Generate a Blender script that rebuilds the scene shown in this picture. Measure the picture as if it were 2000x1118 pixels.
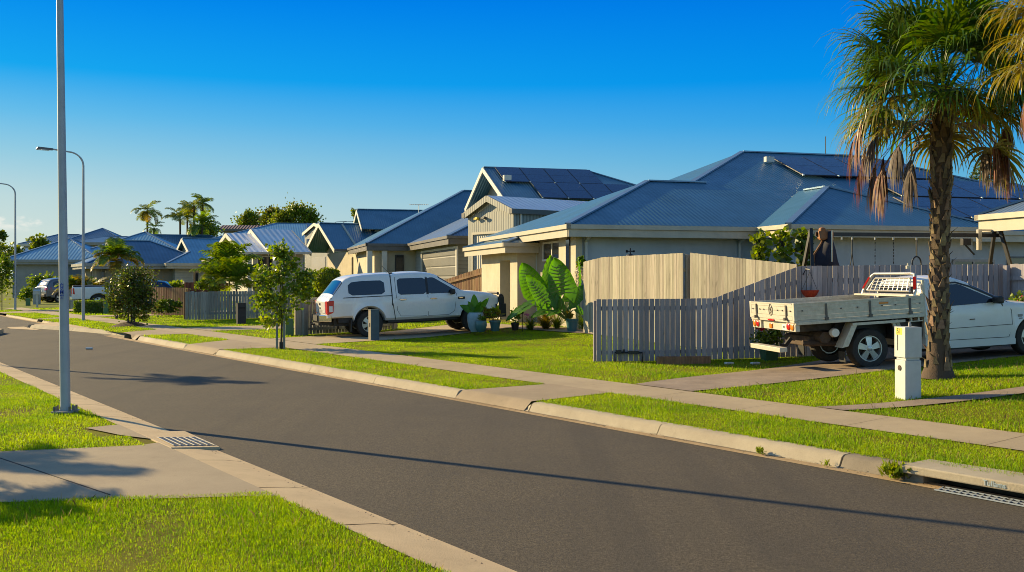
import bpy, math, random
import numpy as np
from mathutils import Vector, Matrix
R = math.radians
random.seed(11); rng = np.random.default_rng(11)
for o in list(bpy.data.objects): bpy.data.objects.remove(o)
SC = bpy.context.scene
COL = SC.collection

# ------------------------------------------------------------------ camera
FPX, EYE, HOR = 1944.0, 1.8, 545.0          # 35 mm lens on a 36 mm wide frame; eye height; horizon row of the photo
cam = bpy.data.cameras.new('camera'); cam.lens = 35; cam.sensor_width = 36; cam.sensor_fit = 'HORIZONTAL'
cam.shift_y = -14 / 2000.0; cam.clip_start = .1; cam.clip_end = 6000
camo = bpy.data.objects.new('camera', cam); COL.objects.link(camo)
camo.location = (0, 0, EYE); camo.rotation_euler = (R(90), 0, 0); SC.camera = camo

# ------------------------------------------------------------------ light
SUN_AZ, SUN_EL = R(-58.5), R(20.5)           # azimuth measured from the view direction (+Y) towards +X
sd = Vector((math.sin(SUN_AZ) * math.cos(SUN_EL), math.cos(SUN_AZ) * math.cos(SUN_EL), math.sin(SUN_EL)))
sun = bpy.data.lights.new('sun', 'SUN'); sun.energy = 5.0; sun.angle = R(.53); sun.color = (1, .77, .40)
suno = bpy.data.objects.new('sun', sun); COL.objects.link(suno)
suno.rotation_euler = sd.to_track_quat('Z', 'Y').to_euler(); suno.location = (-40, 25, 30)
SC.view_settings.view_transform = 'Standard'; SC.view_settings.look = 'None'
SC.view_settings.gamma = 1; SC.view_settings.use_curve_mapping = False
EXPO = .88; SC.view_settings.exposure = EXPO
SC.cycles.use_denoising = True; SC.cycles.filter_width = .95
SC.cycles.max_bounces = 6; SC.cycles.transparent_max_bounces = 6
SC.cycles.caustics_reflective = False; SC.cycles.caustics_refractive = False


def lin(r, g, b):
    f = lambda c: (c / 255 / 12.92) if c <= 10 else ((c / 255 + .055) / 1.055) ** 2.4
    return (f(r), f(g), f(b), 1)


class NT:                                     # tiny node helper
    def __init__(s, tree): s.t = tree; s.n = tree.nodes; s.l = tree.links
    def new(s, typ, **kw):
        nd = s.n.new(typ)
        for k, v in kw.items():
            if hasattr(nd, k): setattr(nd, k, v)
        return nd
    def put(s, sock, v):
        if isinstance(v, bpy.types.NodeSocket): s.l.new(v, sock)
        elif v is not None: sock.default_value = v
    def math(s, op, a, b=None, c=None, clamp=False):
        nd = s.n.new('ShaderNodeMath'); nd.operation = op; nd.use_clamp = clamp
        for i, v in enumerate((a, b, c)):
            if v is not None: s.put(nd.inputs[i], v)
        return nd.outputs[0]
    def mix(s, f, a, b, blend='MIX'):
        nd = s.n.new('ShaderNodeMix'); nd.data_type = 'RGBA'; nd.blend_type = blend
        s.put(nd.inputs[0], f); s.put(nd.inputs[6], a); s.put(nd.inputs[7], b)
        return nd.outputs[2]
    def noise(s, vec, scale, detail=4, rough=.6):
        nd = s.n.new('ShaderNodeTexNoise'); s.put(nd.inputs['Vector'], vec)
        nd.inputs['Scale'].default_value = scale; nd.inputs['Detail'].default_value = detail
        nd.inputs['Roughness'].default_value = rough
        return nd.outputs[0]
    def ramp(s, f, stops):
        nd = s.n.new('ShaderNodeValToRGB'); s.put(nd.inputs[0], f)
        e = nd.color_ramp.elements
        while len(e) < len(stops): e.new(.5)
        for el, (p, c) in zip(e, stops):
            el.position = p; el.color = c if len(c) == 4 else (*c, 1)
        return nd.outputs[0]
    def scale(s, vec, xyz):
        nd = s.n.new('ShaderNodeVectorMath'); nd.operation = 'MULTIPLY'
        s.put(nd.inputs[0], vec); nd.inputs[1].default_value = xyz
        return nd.outputs[0]
    def maprange(s, v, a, b, c=0, d=1, smooth=False):
        nd = s.n.new('ShaderNodeMapRange'); nd.clamp = True
        if smooth: nd.interpolation_type = 'SMOOTHSTEP'
        s.put(nd.inputs[0], v)
        for i, x in zip((1, 2, 3, 4), (a, b, c, d)): nd.inputs[i].default_value = x
        return nd.outputs[0]


# ------------------------------------------------------------------ sky
W = bpy.data.worlds.new('World'); SC.world = W; W.use_nodes = True
w = NT(W.node_tree); w.n.clear()
SKY_STR = .1
skt = w.new('ShaderNodeTexSky'); skt.sky_type = 'NISHITA'; skt.sun_disc = False
skt.sun_elevation = SUN_EL; skt.sun_rotation = SUN_AZ; skt.air_density = 1.0; skt.dust_density = .6; skt.ozone_density = 2.5
tc = w.new('ShaderNodeTexCoord'); d0 = tc.outputs['Generated']
sx = w.new('ShaderNodeSeparateXYZ'); w.put(sx.inputs[0], d0)
zz = sx.outputs[2]
xn = w.math('DIVIDE', sx.outputs[0], w.math('MAXIMUM', sx.outputs[1], .05))
k = 1 / (2 ** EXPO) 
dusty = w.ramp(zz, [(0, lin(218, 227, 214)), (.03, lin(214, 226, 216)), (.075, lin(192, 219, 221)), (.115, lin(150, 205, 226)), (.15, lin(104, 190, 234)), (.19, lin(24, 168, 240)), (.27, lin(0, 134, 238)), (.5, lin(0, 84, 190))])
clear = w.ramp(zz, [(0, lin(150, 200, 210)), (.03, lin(142, 196, 212)), (.075, lin(112, 184, 216)), (.115, lin(76, 171, 222)), (.15, lin(34, 156, 228)), (.19, lin(0, 142, 232)), (.27, lin(0, 118, 226)), (.5, lin(0, 80, 180))])
low = w.mix(w.maprange(xn, -.55, .48, 0, 1), dusty, clear)
gen = w.new('ShaderNodeCombineXYZ'); w.put(gen.inputs[0], w.math('MULTIPLY', xn, 1)); w.put(gen.inputs[1], w.math('MULTIPLY', zz, 2.6))
cl = w.noise(gen.outputs[0], 17, 5, .55)
band = w.math('MULTIPLY', w.maprange(zz, .040, .052, 0, 1, True), w.maprange(zz, .052, .070, 1, 0, True))
cm = w.math('MULTIPLY', w.maprange(cl, .53, .64, 0, 1, True), band)
cm = w.math('MULTIPLY', cm, w.maprange(xn, -.44, -.38, 1, 0, True))
low = w.mix(w.math('MULTIPLY', cm, .8), low, lin(250, 246, 236))
lowg = w.scale(low, (k / SKY_STR,) * 3)
nis = w.scale(skt.outputs[0], (.72, .91, 1.02))
skyc = w.mix(w.math('MAXIMUM', w.maprange(zz, .29, .50, 0, 1, True), w.maprange(sx.outputs[1], .35, -.1, 0, 1, True)), lowg, nis)
bg = w.new('ShaderNodeBackground'); w.put(bg.inputs[0], skyc); bg.inputs[1].default_value = SKY_STR
wo = w.new('ShaderNodeOutputWorld'); w.put(wo.inputs[0], bg.outputs[0])

# ------------------------------------------------------------------ places: road frame (n across, u along) and ground height
TH = R(35.8)
TX, TY = -math.sin(TH), math.cos(TH)
NX, NY = math.cos(TH), math.sin(TH)
def NU(n, u): return (n * NX + u * TX, n * NY + u * TY)
def to_nu(x, y): return (x * NX + y * NY, x * TX + y * TY)
def sst(x, a, b):
    t = min(1, max(0, (x - a) / (b - a))); return t * t * (3 - 2 * t)
def zn(n, u):
    if n < 3.15: return .06
    if n < 8.15: return 0
    z = .12 + .07 * min(1, (n - 8.15) / 2.15)
    if n > 10.3:
        e = n - 10.3
        near = .035 * min(e, 8.5) + .06 * (10 - min(max(u, 5), 11.5)) * sst(n, 10.4, 14)
        far = .16 * sst(n, 13.4, 18.5)
        t = sst(u, 12, 20)
        z += near * (1 - t) + far * t
    return z
def zg(x, y): return zn(*to_nu(x, y))
def P(px, py, d): return ((px - 1000) / FPX * d, d, EYE - (py - HOR) / FPX * d)
def at(px, py):                               # ground point seen at a photo pixel
    z = .2
    for _ in range(60):
        d = FPX * (EYE - z) / (py - HOR); x = (px - 1000) / FPX * d
        z = .5 * z + .5 * zg(x, d)
    return Vector((x, d, zg(x, d)))

# ------------------------------------------------------------------ materials
MT = {}
def mat(name, col, rough=.6, var=.12, vs=3.0, bump=0, bs=60, metal=0, spec=.5, coat=0, stretch=None, col2=None, island=0, trans=0, kind=None, kp=None, sheen=0):
    m = bpy.data.materials.new(name); m.use_nodes = True
    t = NT(m.node_tree); bs_ = t.n['Principled BSDF']
    tc = t.new('ShaderNodeTexCoord'); vec = tc.outputs['Object']
    if stretch: v1 = t.scale(vec, stretch)
    else: v1 = vec
    c = (*col, 1)
    n1 = t.noise(v1, vs, 5, .65)
    c2 = (*(col2 or [x * (1 - 2.2 * var) for x in col]), 1)
    out = t.mix(t.maprange(n1, .35, .7), c, c2) if var > 0 else None
    if island:
        gi = t.new('ShaderNodeNewGeometry')
        hsv = t.new('ShaderNodeHueSaturation'); t.put(hsv.inputs['Color'], out if out else c)
        t.put(hsv.inputs['Value'], t.maprange(gi.outputs['Random Per Island'], 0, 1, 1 - island, 1 + island))
        t.put(hsv.inputs['Hue'], t.maprange(t.math('FRACT', t.math('MULTIPLY', gi.outputs['Random Per Island'], 7.31)), 0, 1, .5 - island * .06, .5 + island * .06))
        out = hsv.outputs[0]
    hgt = None
    if kind in ('corr', 'board', 'lap', 'slat'):
        # corr: ribs run down each slope; board: vertical ribs; lap/slat: horizontal boards
        sp = t.new('ShaderNodeSeparateXYZ'); t.put(sp.inputs[0], vec)
        if kind in ('corr', 'board'):
            sn = t.new('ShaderNodeSeparateXYZ'); t.put(sn.inputs[0], tc.outputs['Normal'])
            g = t.math('GREATER_THAN', t.math('ABSOLUTE', sn.outputs[0]), t.math('ABSOLUTE', sn.outputs[1]))
            q = t.math('ADD', t.math('MULTIPLY', sp.outputs[1], g), t.math('MULTIPLY', sp.outputs[0], t.math('SUBTRACT', 1, g)))
        else: q = sp.outputs[2]
        ph = t.math('MULTIPLY', q, 1 / kp[0])
        if kind == 'corr': hgt = t.math('SINE', t.math('MULTIPLY', ph, 2 * math.pi))
        elif kind == 'lap': hgt = t.math('SUBTRACT', 1, t.math('FRACT', ph))
        else:
            fr = t.math('ABSOLUTE', t.math('SUBTRACT', t.math('FRACT', ph), .5))
            hgt = t.maprange(fr, .28, .36, 1, 0) if kind == 'board' else t.maprange(fr, .40, .47, 1, 0)
        if len(kp) > 2:                       # base colour darkens towards the grooves
            g_ = t.maprange(hgt, 0 if kind != 'corr' else -1, 1, kp[2], 0)
            out = t.mix(g_, out if out else c, (*[x * .35 for x in col], 1))
    if name.startswith('wood'):
        kn = t.noise(t.scale(vec, (11, 11, 3.2)), 1.0, 2, .5); out = t.mix(t.math('MULTIPLY', t.maprange(kn, .68, .74), .65), out, (*[x * .35 for x in col], 1))
        stn = t.noise(t.scale(vec, (14, 14, .35)), 1.0, 4, .7); out = t.mix(t.math('MULTIPLY', t.maprange(stn, .5, .72), .4), out, (*[x * .5 for x in col], 1))
    if name.startswith('render') or name.startswith('gutter') or name.startswith('letterbox'):
        stn = t.noise(t.scale(vec, (3.5, 3.5, .5)), 1.0, 5, .7); out = t.mix(t.math('MULTIPLY', t.maprange(stn, .5, .75), .22), out if out else c, (*[x * .55 for x in col], 1))
    t.put(bs_.inputs['Base Color'], out if out is not None else c)
    bs_.inputs['Roughness'].default_value = rough; bs_.inputs['Metallic'].default_value = metal
    if rough > .1 and var > 0:
        t.put(bs_.inputs['Roughness'], t.maprange(n1, .2, .8, max(.03, rough - .1), min(1, rough + .1)))
    bs_.inputs['Specular IOR Level'].default_value = spec
    bs_.inputs['Coat Weight'].default_value = coat; bs_.inputs['Coat Roughness'].default_value = .06
    nrm = None
    if bump:
        b = t.new('ShaderNodeBump'); b.inputs['Strength'].default_value = 1; b.inputs['Distance'].default_value = bump
        t.put(b.inputs['Height'], t.noise(v1, bs, 4, .7)); nrm = b.outputs[0]
    if hgt is not None:
        b = t.new('ShaderNodeBump'); b.inputs['Strength'].default_value = 1; b.inputs['Distance'].default_value = kp[1]
        t.put(b.inputs['Height'], hgt)
        if nrm: t.put(b.inputs['Normal'], nrm)
        nrm = b.outputs[0]
    if nrm: t.put(bs_.inputs['Normal'], nrm)
    if trans:
        tr = t.new('ShaderNodeBsdfTranslucent')
        hs = t.new('ShaderNodeHueSaturation'); t.put(hs.inputs['Color'], out if out is not None else c); hs.inputs['Value'].default_value = 1.5; hs.inputs['Saturation'].default_value = 1.1
        hs.inputs['Hue'].default_value = .49
        t.put(tr.inputs[0], hs.outputs[0])
        mx = t.new('ShaderNodeMixShader'); mx.inputs[0].default_value = trans
        t.put(mx.inputs[1], bs_.outputs[0]); t.put(mx.inputs[2], tr.outputs[0])
        t.put(t.n['Material Output'].inputs[0], mx.outputs[0])
    MT[name] = m
    return m

TH_ROAD = R(35.8)
def asphalt():
    m = mat('asphalt', (.078, .070, .062), .85, 0)
    t = NT(m.node_tree); b = t.n['Principled BSDF']; v = t.new('ShaderNodeTexCoord').outputs['Object']
    fine = t.noise(v, 120, 3, .8); grit = t.noise(v, 48, 4, .85); mid = t.noise(v, 16, 4, .7); big = t.noise(v, .5, 5, .65)
    rot = t.new('ShaderNodeMapping'); t.put(rot.inputs[0], v); rot.inputs['Rotation'].default_value = (0, 0, -TH_ROAD); rot.inputs['Scale'].default_value = (1.6, .06, 1)
    lane = t.noise(rot.outputs[0], 1.0, 3, .5)
    c = t.mix(t.maprange(t.math('ADD', t.math('MULTIPLY', fine, .5), t.math('MULTIPLY', grit, .5)), .36, .66), (.008, .007, .005, 1), (.205, .163, .108, 1))
    c = t.mix(t.math('MULTIPLY', t.maprange(mid, .5, .72), .4), c, (.045, .038, .030, 1))
    c = t.mix(t.math('MULTIPLY', t.maprange(big, .42, .66), .4), c, (.058, .050, .041, 1))
    c = t.mix(t.math('MULTIPLY', t.maprange(lane, .48, .64), .35), c, (.05, .043, .035, 1))
    pk = t.math('GREATER_THAN', t.noise(v, 150, 2, .5), .735)
    c = t.mix(t.math('MULTIPLY', pk, .8), c, (.42, .36, .26, 1))
    t.put(b.inputs['Base Color'], c)
    bp = t.new('ShaderNodeBump'); bp.inputs['Distance'].default_value = .008; bp.inputs['Strength'].default_value = .8
    t.put(bp.inputs['Height'], t.math('ADD', fine, grit)); t.put(b.inputs['Normal'], bp.outputs[0])
    b.inputs['Specular IOR Level'].default_value = .3
asphalt()
def concrete(name, col, dark, spots=.3):
    m = mat(name, col, .85, 0)
    t = NT(m.node_tree); b = t.n['Principled BSDF']; v = t.new('ShaderNodeTexCoord').outputs['Object']
    c = t.mix(t.maprange(t.noise(v, 1.1, 6, .7), .35, .7), (*col, 1), (*dark, 1))
    c = t.mix(t.math('MULTIPLY', t.maprange(t.noise(v, 90, 3, .8), .5, .75), spots), c, (*[x * .45 for x in dark], 1))
    c = t.mix(t.math('MULTIPLY', t.maprange(t.noise(v, 6, 5, .75), .58, .8), .4), c, (*[x * .55 for x in dark], 1))
    t.put(b.inputs['Base Color'], c)
    bp = t.new('ShaderNodeBump'); bp.inputs['Distance'].default_value = .004
    t.put(bp.inputs['Height'], t.noise(v, 70, 4, .7)); t.put(b.inputs['Normal'], bp.outputs[0])
    b.inputs['Specular IOR Level'].default_value = .25
concrete('footpath_concrete', (.44, .35, .225), (.35, .275, .18))
concrete('pit_concrete', (.12, .095, .06), (.02, .017, .013))
concrete('kerb_concrete', (.47, .40, .28), (.34, .285, .20))
concrete('gutter_concrete', (.50, .36, .20), (.32, .22, .115))
concrete('pan_concrete', (.60, .455, .27), (.46, .345, .205))
concrete('drive_concrete', (.38, .305, .205), (.30, .24, .165))
concrete('crossing_concrete', (.38, .295, .195), (.30, .235, .155))
concrete('aggregate', (.36, .28, .21), (.20, .155, .12), .75)
concrete('stained_concrete', (.30, .25, .18), (.16, .135, .10))
mat('lawn_soil', (.19, .195, .006), .95, .2, 1.6, .02, 60, col2=(.125, .10, .022), spec=.1)
mat('far_grass', (.19, .22, .015), .95, .2, .4, col2=(.07, .085, .015), spec=.1)
mat('grass_blades', (.29, .40, .003), .6, .3, .9, col2=(.12, .26, .003), island=.35, trans=.5, spec=.3)
mat('dry_grass', (.30, .24, .08), .7, .2, 3, island=.4, trans=.3, spec=.2)
RC = dict(rough=.40, var=.07, vs=.8, kind='corr', spec=.55, metal=.3)
mat('roof_blue_grey', (.065, .185, .275), kp=(.15, .0055, .12), **RC)
mat('roof_mid_grey', (.16, .23, .33), kp=(.16, .008, .25), **RC)
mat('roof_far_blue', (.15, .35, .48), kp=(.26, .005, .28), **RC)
mat('roof_dark_blue', (.04, .135, .235), kp=(.26, .005, .28), **RC)
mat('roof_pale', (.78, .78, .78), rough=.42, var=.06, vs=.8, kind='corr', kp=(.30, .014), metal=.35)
mat('roof_white', (.78, .78, .78), rough=.45, var=.06, vs=.8, kind='corr', kp=(.36, .022, .12), metal=.2)
mat('roof_brown', (.12, .05, .035), rough=.6, var=.1, vs=.8, kind='corr', kp=(.5, .05))
mat('ridge_cap', (.14, .23, .34), .38, .06, 2, metal=.4)
mat('render_cream', (.52, .46, .34), .85, .07, 1.2, .006, 90)
mat('render_grey', (.36, .36, .34), .85, .07, 1.2, .006, 90)
mat('render_pale', (.45, .50, .53), .85, .06, 1.2, .004, 90)
mat('render_blue_grey', (.15, .19, .22), .85, .06, 1.2, .004, 90)
mat('wall_tan', (.30, .26, .19), .85, .08, 1.2, .004, 90)
mat('lap_cream', (.50, .46, .36), .6, .06, 1.2, kind='lap', kp=(.19, .02, .25))
mat('lap_grey', (.34, .34, .31), .6, .06, 1.2, kind='lap', kp=(.19, .02, .25))
mat('clad_grey', (.32, .32, .28), .45, .06, 1.2, kind='board', kp=(.17, .03, .45), spec=.5)
mat('roller_white', (.50, .49, .45), .45, .06, 1.2, kind='corr', kp=(.155, .03, .35))
mat('garage_panel', (.095, .095, .088), .5, .06, 1.2, kind='slat', kp=(.48, .012, .5))
mat('garage_blue', (.42, .50, .54), .5, .06, 1.2, kind='slat', kp=(.55, .02, .5))
mat('gutter_cream', (.50, .44, .33), .45, .08, 2)
mat('gutter_grey', (.30, .29, .27), .45, .08, 2)
mat('gutter_dark', (.12, .11, .10), .45, .08, 2)
mat('trim_white', (.62, .58, .50), .5, .06, 2)
mat('soffit', (.50, .46, .36), .8, .05, 2)
mat('glass', (.012, .016, .02), .06, 0, spec=.8)
mat('car_glass', (.01, .014, .02), .04, 0, spec=.9)
mat('dark_void', (.01, .01, .01), .9, 0)
mat('solar_cell', (.003, .040, .13), .25, .1, 6, spec=.25)
mat('solar_frame', (.02, .02, .03), .4, 0)
mat('silver', (.55, .55, .53), .35, .08, 8, metal=.7)
mat('alu', (.60, .56, .47), .45, .06, 14, metal=.15, col2=(.47, .43, .34))
mat('chrome', (.75, .74, .70), .12, 0, metal=1)
mat('white_paint', (.80, .79, .76), .28, .035, 2, coat=.6)
mat('ute_paint', (.78, .77, .73), .32, .06, 1.5, coat=.5, col2=(.70, .68, .62))
mat('silver_paint', (.13, .135, .155), .3, .04, 2, coat=.6, metal=.3)
mat('black_plastic', (.018, .018, .019), .55, .1, 8)
mat('rubber', (.022, .021, .020), .85, .25, 9, .004, 60, col2=(.05, .043, .035))
mat('rusty_steel', (.10, .06, .035), .8, .3, 7, .004, 60, col2=(.03, .022, .018))
mat('grimy_steel', (.09, .075, .06), .7, .3, 9, col2=(.03, .027, .024))
mat('red_lens', (.55, .012, .012), .2, 0, coat=.5)
mat('amber_lens', (.70, .22, .02), .25, 0, coat=.5)
mat('clear_lens', (.75, .75, .72), .1, 0, coat=.5)
mat('orange_tape', (.75, .25, .02), .5, 0)
mat('plate', (.75, .75, .72), .5, 0)
mat('ink', (.03, .03, .04), .6, 0)
mat('sticker_blue', (.012, .05, .34), .5, 0)
mat('sticker_yellow', (.85, .62, .06), .5, 0)
mat('faded_blue', (.36, .44, .47), .8, 0)
mat('pole_galv', (.36, .40, .43), .5, .08, 3, metal=.15)
mat('cast_iron', (.03, .035, .045), .55, .1, 20)
WD = dict(rough=.85, spec=.2, stretch=(9, 9, .8), island=.24, bump=.003, bs=14)
mat('wood_mauve', (.36, .325, .335), var=.12, vs=2.5, **WD)
mat('wood_sunny', (.40, .355, .275), var=.14, vs=2.5, **WD)
mat('wood_grey', (.33, .33, .285), var=.2, vs=2.5, **WD)
mat('wood_brown', (.34, .20, .11), var=.2, vs=2.5, **WD)
mat('wood_red', (.20, .065, .03), var=.2, vs=2.5, **WD)
mat('letterbox_white', (.53, .54, .52), .6, .08, 4)
mat('letterbox_blue', (.075, .125, .16), .65, .1, 4)
mat('letterbox_black', (.032, .032, .034), .7, .15, 5)
mat('box_green', (.085, .18, .075), .6, .1, 4)
mat('bark', (.12, .085, .055), .9, .3, 9, .012, 30, stretch=(1, 1, .25), col2=(.05, .036, .026))
mat('palm_bark', (.075, .052, .032), .9, .3, 14, .012, 40, col2=(.085, .058, .038), island=.35)
mat('palm_boot', (.23, .16, .09), .85, .25, 10, .006, 50, col2=(.12, .075, .04), island=.4)
LF = dict(rough=.45, spec=.45)
mat('leaf_mid', (.17, .25, .018), var=.25, vs=1.2, island=.4, trans=.4, col2=(.075, .14, .012), **LF)
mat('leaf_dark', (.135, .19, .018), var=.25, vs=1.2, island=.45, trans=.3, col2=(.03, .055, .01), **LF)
mat('leaf_bronze', (.11, .085, .022), var=.25, vs=1.2, island=.45, trans=.3, col2=(.045, .06, .012), **LF)
mat('leaf_lime', (.25, .31, .015), var=.2, vs=1.2, island=.35, trans=.45, col2=(.09, .14, .012), **LF)
mat('leaf_gold', (.25, .20, .025), var=.2, vs=1.2, island=.35, trans=.45, **LF)
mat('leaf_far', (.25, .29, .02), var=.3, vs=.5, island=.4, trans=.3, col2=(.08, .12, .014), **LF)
mat('palm_green', (.12, .21, .012), var=.2, vs=1.5, island=.4, trans=.35, col2=(.035, .07, .010), rough=.38, spec=.5)
mat('palm_yellow', (.27, .23, .03), var=.2, vs=1.5, island=.35, trans=.4, rough=.4)
mat('palm_dead', (.235, .095, .032), var=.3, vs=2, island=.45, trans=.25, col2=(.16, .07, .03), rough=.6)
mat('palm_greydead', (.21, .15, .105), var=.3, vs=2, island=.4, trans=.2, rough=.6)
mat('ear_leaf', (.10, .27, .018), var=.2, vs=2.5, trans=.5, col2=(.06, .19, .012), rough=.4)
mat('ear_stem', (.20, .25, .05), .5, .15, 4)
mat('pot_teal', (.06, .16, .17), .35, .12, 5)
mat('pot_blue', (.30, .42, .48), .35, .12, 5)
mat('pot_black', (.02, .02, .022), .5, .1, 5)
mat('pot_green', (.03, .09, .05), .45, .1, 5)
mat('basket_red', (.42, .045, .015), .8, .2, 12, .01, 40)
mat('mulch', (.10, .06, .035), .95, .3, 20, .03, 30)
mat('pink_petal', (.65, .22, .38), .6, .1, 5, trans=.3)
mat('red_petal', (.55, .02, .02), .6, .1, 5, trans=.3)
mat('cream_petal', (.70, .62, .45), .6, .1, 5, trans=.3)
mat('black_steel', (.012, .012, .014), .45, .1, 6)
mat('navy_cloth', (.012, .012, .03), .75, .2, 4)
mat('tan_cloth', (.35, .15, .06), .8, .2, 4)
mat('hammer_rope', (.03, .03, .03), .8, 0)
mat('mesh_pipe', (.62, .58, .50), .3, .1, 5, metal=.6)
mat('water_shine', (.12, .10, .08), .08, 0, spec=.9)
mat('cloud_white', (.6, .6, .6), .4, .05, 3)

# ------------------------------------------------------------------ mesh builder
class MB:
    def __init__(s): s.v = []; s.f = []; s.m = []
    def poly(s, pts, mi=0):
        i = len(s.v); s.v += [tuple(p) for p in pts]; s.f.append(tuple(range(i, i + len(pts)))); s.m.append(mi)
    def grid(s, rows, mi=0, close=False, mf=None):          # rows of equal length
        i = len(s.v); n = len(rows[0])
        for r in rows: s.v += [tuple(p) for p in r]
        for a in range(len(rows) - 1):
            for b in range(n if close else n - 1):
                c = (b + 1) % n
                s.f.append((i + a * n + b, i + a * n + c, i + (a + 1) * n + c, i + (a + 1) * n + b)); s.m.append(mf(a, b) if mf else mi)
    def hexa(s, c8, mi=0):
        i = len(s.v); s.v += [tuple(p) for p in c8]
        for q in ((0, 3, 2, 1), (4, 5, 6, 7), (0, 1, 5, 4), (1, 2, 6, 5), (2, 3, 7, 6), (3, 0, 4, 7)):
            s.f.append(tuple(i + j for j in q)); s.m.append(mi)
    def box(s, c, d, rz=0, mi=0, taper=1):
        x, y, z = d[0] / 2, d[1] / 2, d[2] / 2; co, si = math.cos(rz), math.sin(rz); pts = []
        for zz_, tp in ((-z, 1), (z, taper)):
            for a, b in ((-x, -y), (x, -y), (x, y), (-x, y)):
                a *= tp; b *= tp
                pts.append((c[0] + a * co - b * si, c[1] + a * si + b * co, c[2] + zz_))
        s.hexa(pts, mi)
    def span(s, lo, hi, mi=0): s.box([(a + b) / 2 for a, b in zip(lo, hi)], [b - a for a, b in zip(lo, hi)], 0, mi)
    def bar(s, p, q, wd, hg, up=(0, 0, 1), mi=0):           # rectangular bar, centred on the segment
        p = Vector(p); q = Vector(q); d = (q - p).normalized(); u = Vector(up)
        if abs(d.dot(u)) > .98: u = Vector((1, 0, 0))
        a = d.cross(u).normalized() * wd / 2; b = a.cross(d).normalized() * hg / 2
        s.hexa([p - a - b, p + a - b, p + a + b, p - a + b, q - a - b, q + a - b, q + a + b, q - a + b], mi)
    def tube(s, pts, r, k=8, mi=0, cap=True):
        pts = [Vector(p) for p in pts]; n = len(pts); rows = []
        ref = None
        for i, p in enumerate(pts):
            d = (pts[min(i + 1, n - 1)] - pts[max(i - 1, 0)]).normalized()
            if ref is None: ref = Vector((0, 0, 1)) if abs(d.z) < .9 else Vector((1, 0, 0))
            a = d.cross(ref).normalized(); b = a.cross(d).normalized(); ref = b
            rr = r[i] if isinstance(r, (list, tuple)) else r
            rows.append([p + (a * math.cos(t) + b * math.sin(t)) * rr for t in [2 * math.pi * j / k for j in range(k)]])
        s.grid(rows, mi, True)
        if cap:
            s.poly(rows[0], mi); s.poly(rows[-1][::-1], mi)
    def lathe(s, prof, c=(0, 0, 0), k=20, mi=0, axis='z', mf=None):
        rows = []
        for r, z in prof:
            row = []
            for j in range(k):
                t = 2 * math.pi * j / k; x, y = r * math.cos(t), r * math.sin(t)
                row.append((c[0] + x, c[1] + y, c[2] + z) if axis == 'z' else (c[0] + x, c[1] + z, c[2] + y))
            rows.append(row)
        s.grid(rows, mi, True, mf)
    def prism(s, pts, vec, mi=0):
        a = [Vector(p) for p in pts]; b = [p + Vector(vec) for p in a]; n = len(a)
        s.poly(a[::-1], mi); s.poly(b, mi)
        for i in range(n): s.poly([a[i], a[(i + 1) % n], b[(i + 1) % n], b[i]], mi)
    def plate(s, pts, th, mi=0): s.prism([Vector(p) - Vector((0, 0, th)) for p in pts], (0, 0, th), mi)
    def build(s, name, mats, parent=None, smooth=0, bevel=0, loc=None, rz=0):
        me = bpy.data.meshes.new(name); me.from_pydata(s.v, [], s.f)
        mats = mats if isinstance(mats, (list, tuple)) else [mats]
        for m in mats: me.materials.append(MT[m] if isinstance(m, str) else m)
        if len(mats) > 1: me.polygons.foreach_set('material_index', s.m)
        if smooth:
            me.polygons.foreach_set('use_smooth', [True] * len(s.f)); me.set_sharp_from_angle(angle=R(smooth))
        me.update()
        o = bpy.data.objects.new(name, me); COL.objects.link(o)
        if parent is not None: o.parent = parent
        if loc is not None: o.location = loc
        if rz: o.rotation_euler = (0, 0, rz)
        if bevel:
            b = o.modifiers.new('bevel', 'BEVEL'); b.width = bevel; b.segments = 2; b.limit_method = 'ANGLE'; b.angle_limit = R(40)
        return o

def tag(o, label=None, cat=None, group=None, kind=None):
    if label: o['label'] = label
    if cat: o['category'] = cat
    if group: o['group'] = group
    if kind: o['kind'] = kind
    return o
def thing(name, label, cat, loc=(0, 0, 0), rz=0, group=None):
    o = bpy.data.objects.new(name, None); COL.objects.link(o); o.empty_display_size = .2
    o.location = loc; o.rotation_euler = (0, 0, rz)
    return tag(o, label, cat, group)
def copy_tree(o, parent=None):
    c = o.copy(); COL.objects.link(c)
    if parent is not None: c.parent = parent
    for ch in [x for x in bpy.data.objects if x.parent == o]: copy_tree(ch, c)
    return c
def text(name, body, size, m, parent, loc, rot, ext=.001, label=None):
    cu = bpy.data.curves.new(name, 'FONT'); cu.body = body; cu.size = size; cu.extrude = ext; cu.align_x = 'CENTER'; cu.align_y = 'CENTER'
    cu.offset = size * .012; cu.materials.append(MT[m]); o = bpy.data.objects.new(name, cu); COL.objects.link(o)
    if parent is not None: o.parent = parent
    me = bpy.data.meshes.new_from_object(o); bpy.data.objects.remove(o)
    o = bpy.data.objects.new(name, me); COL.objects.link(o)
    if parent is not None: o.parent = parent
    o.location = loc; o.rotation_euler = rot
    return o
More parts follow.
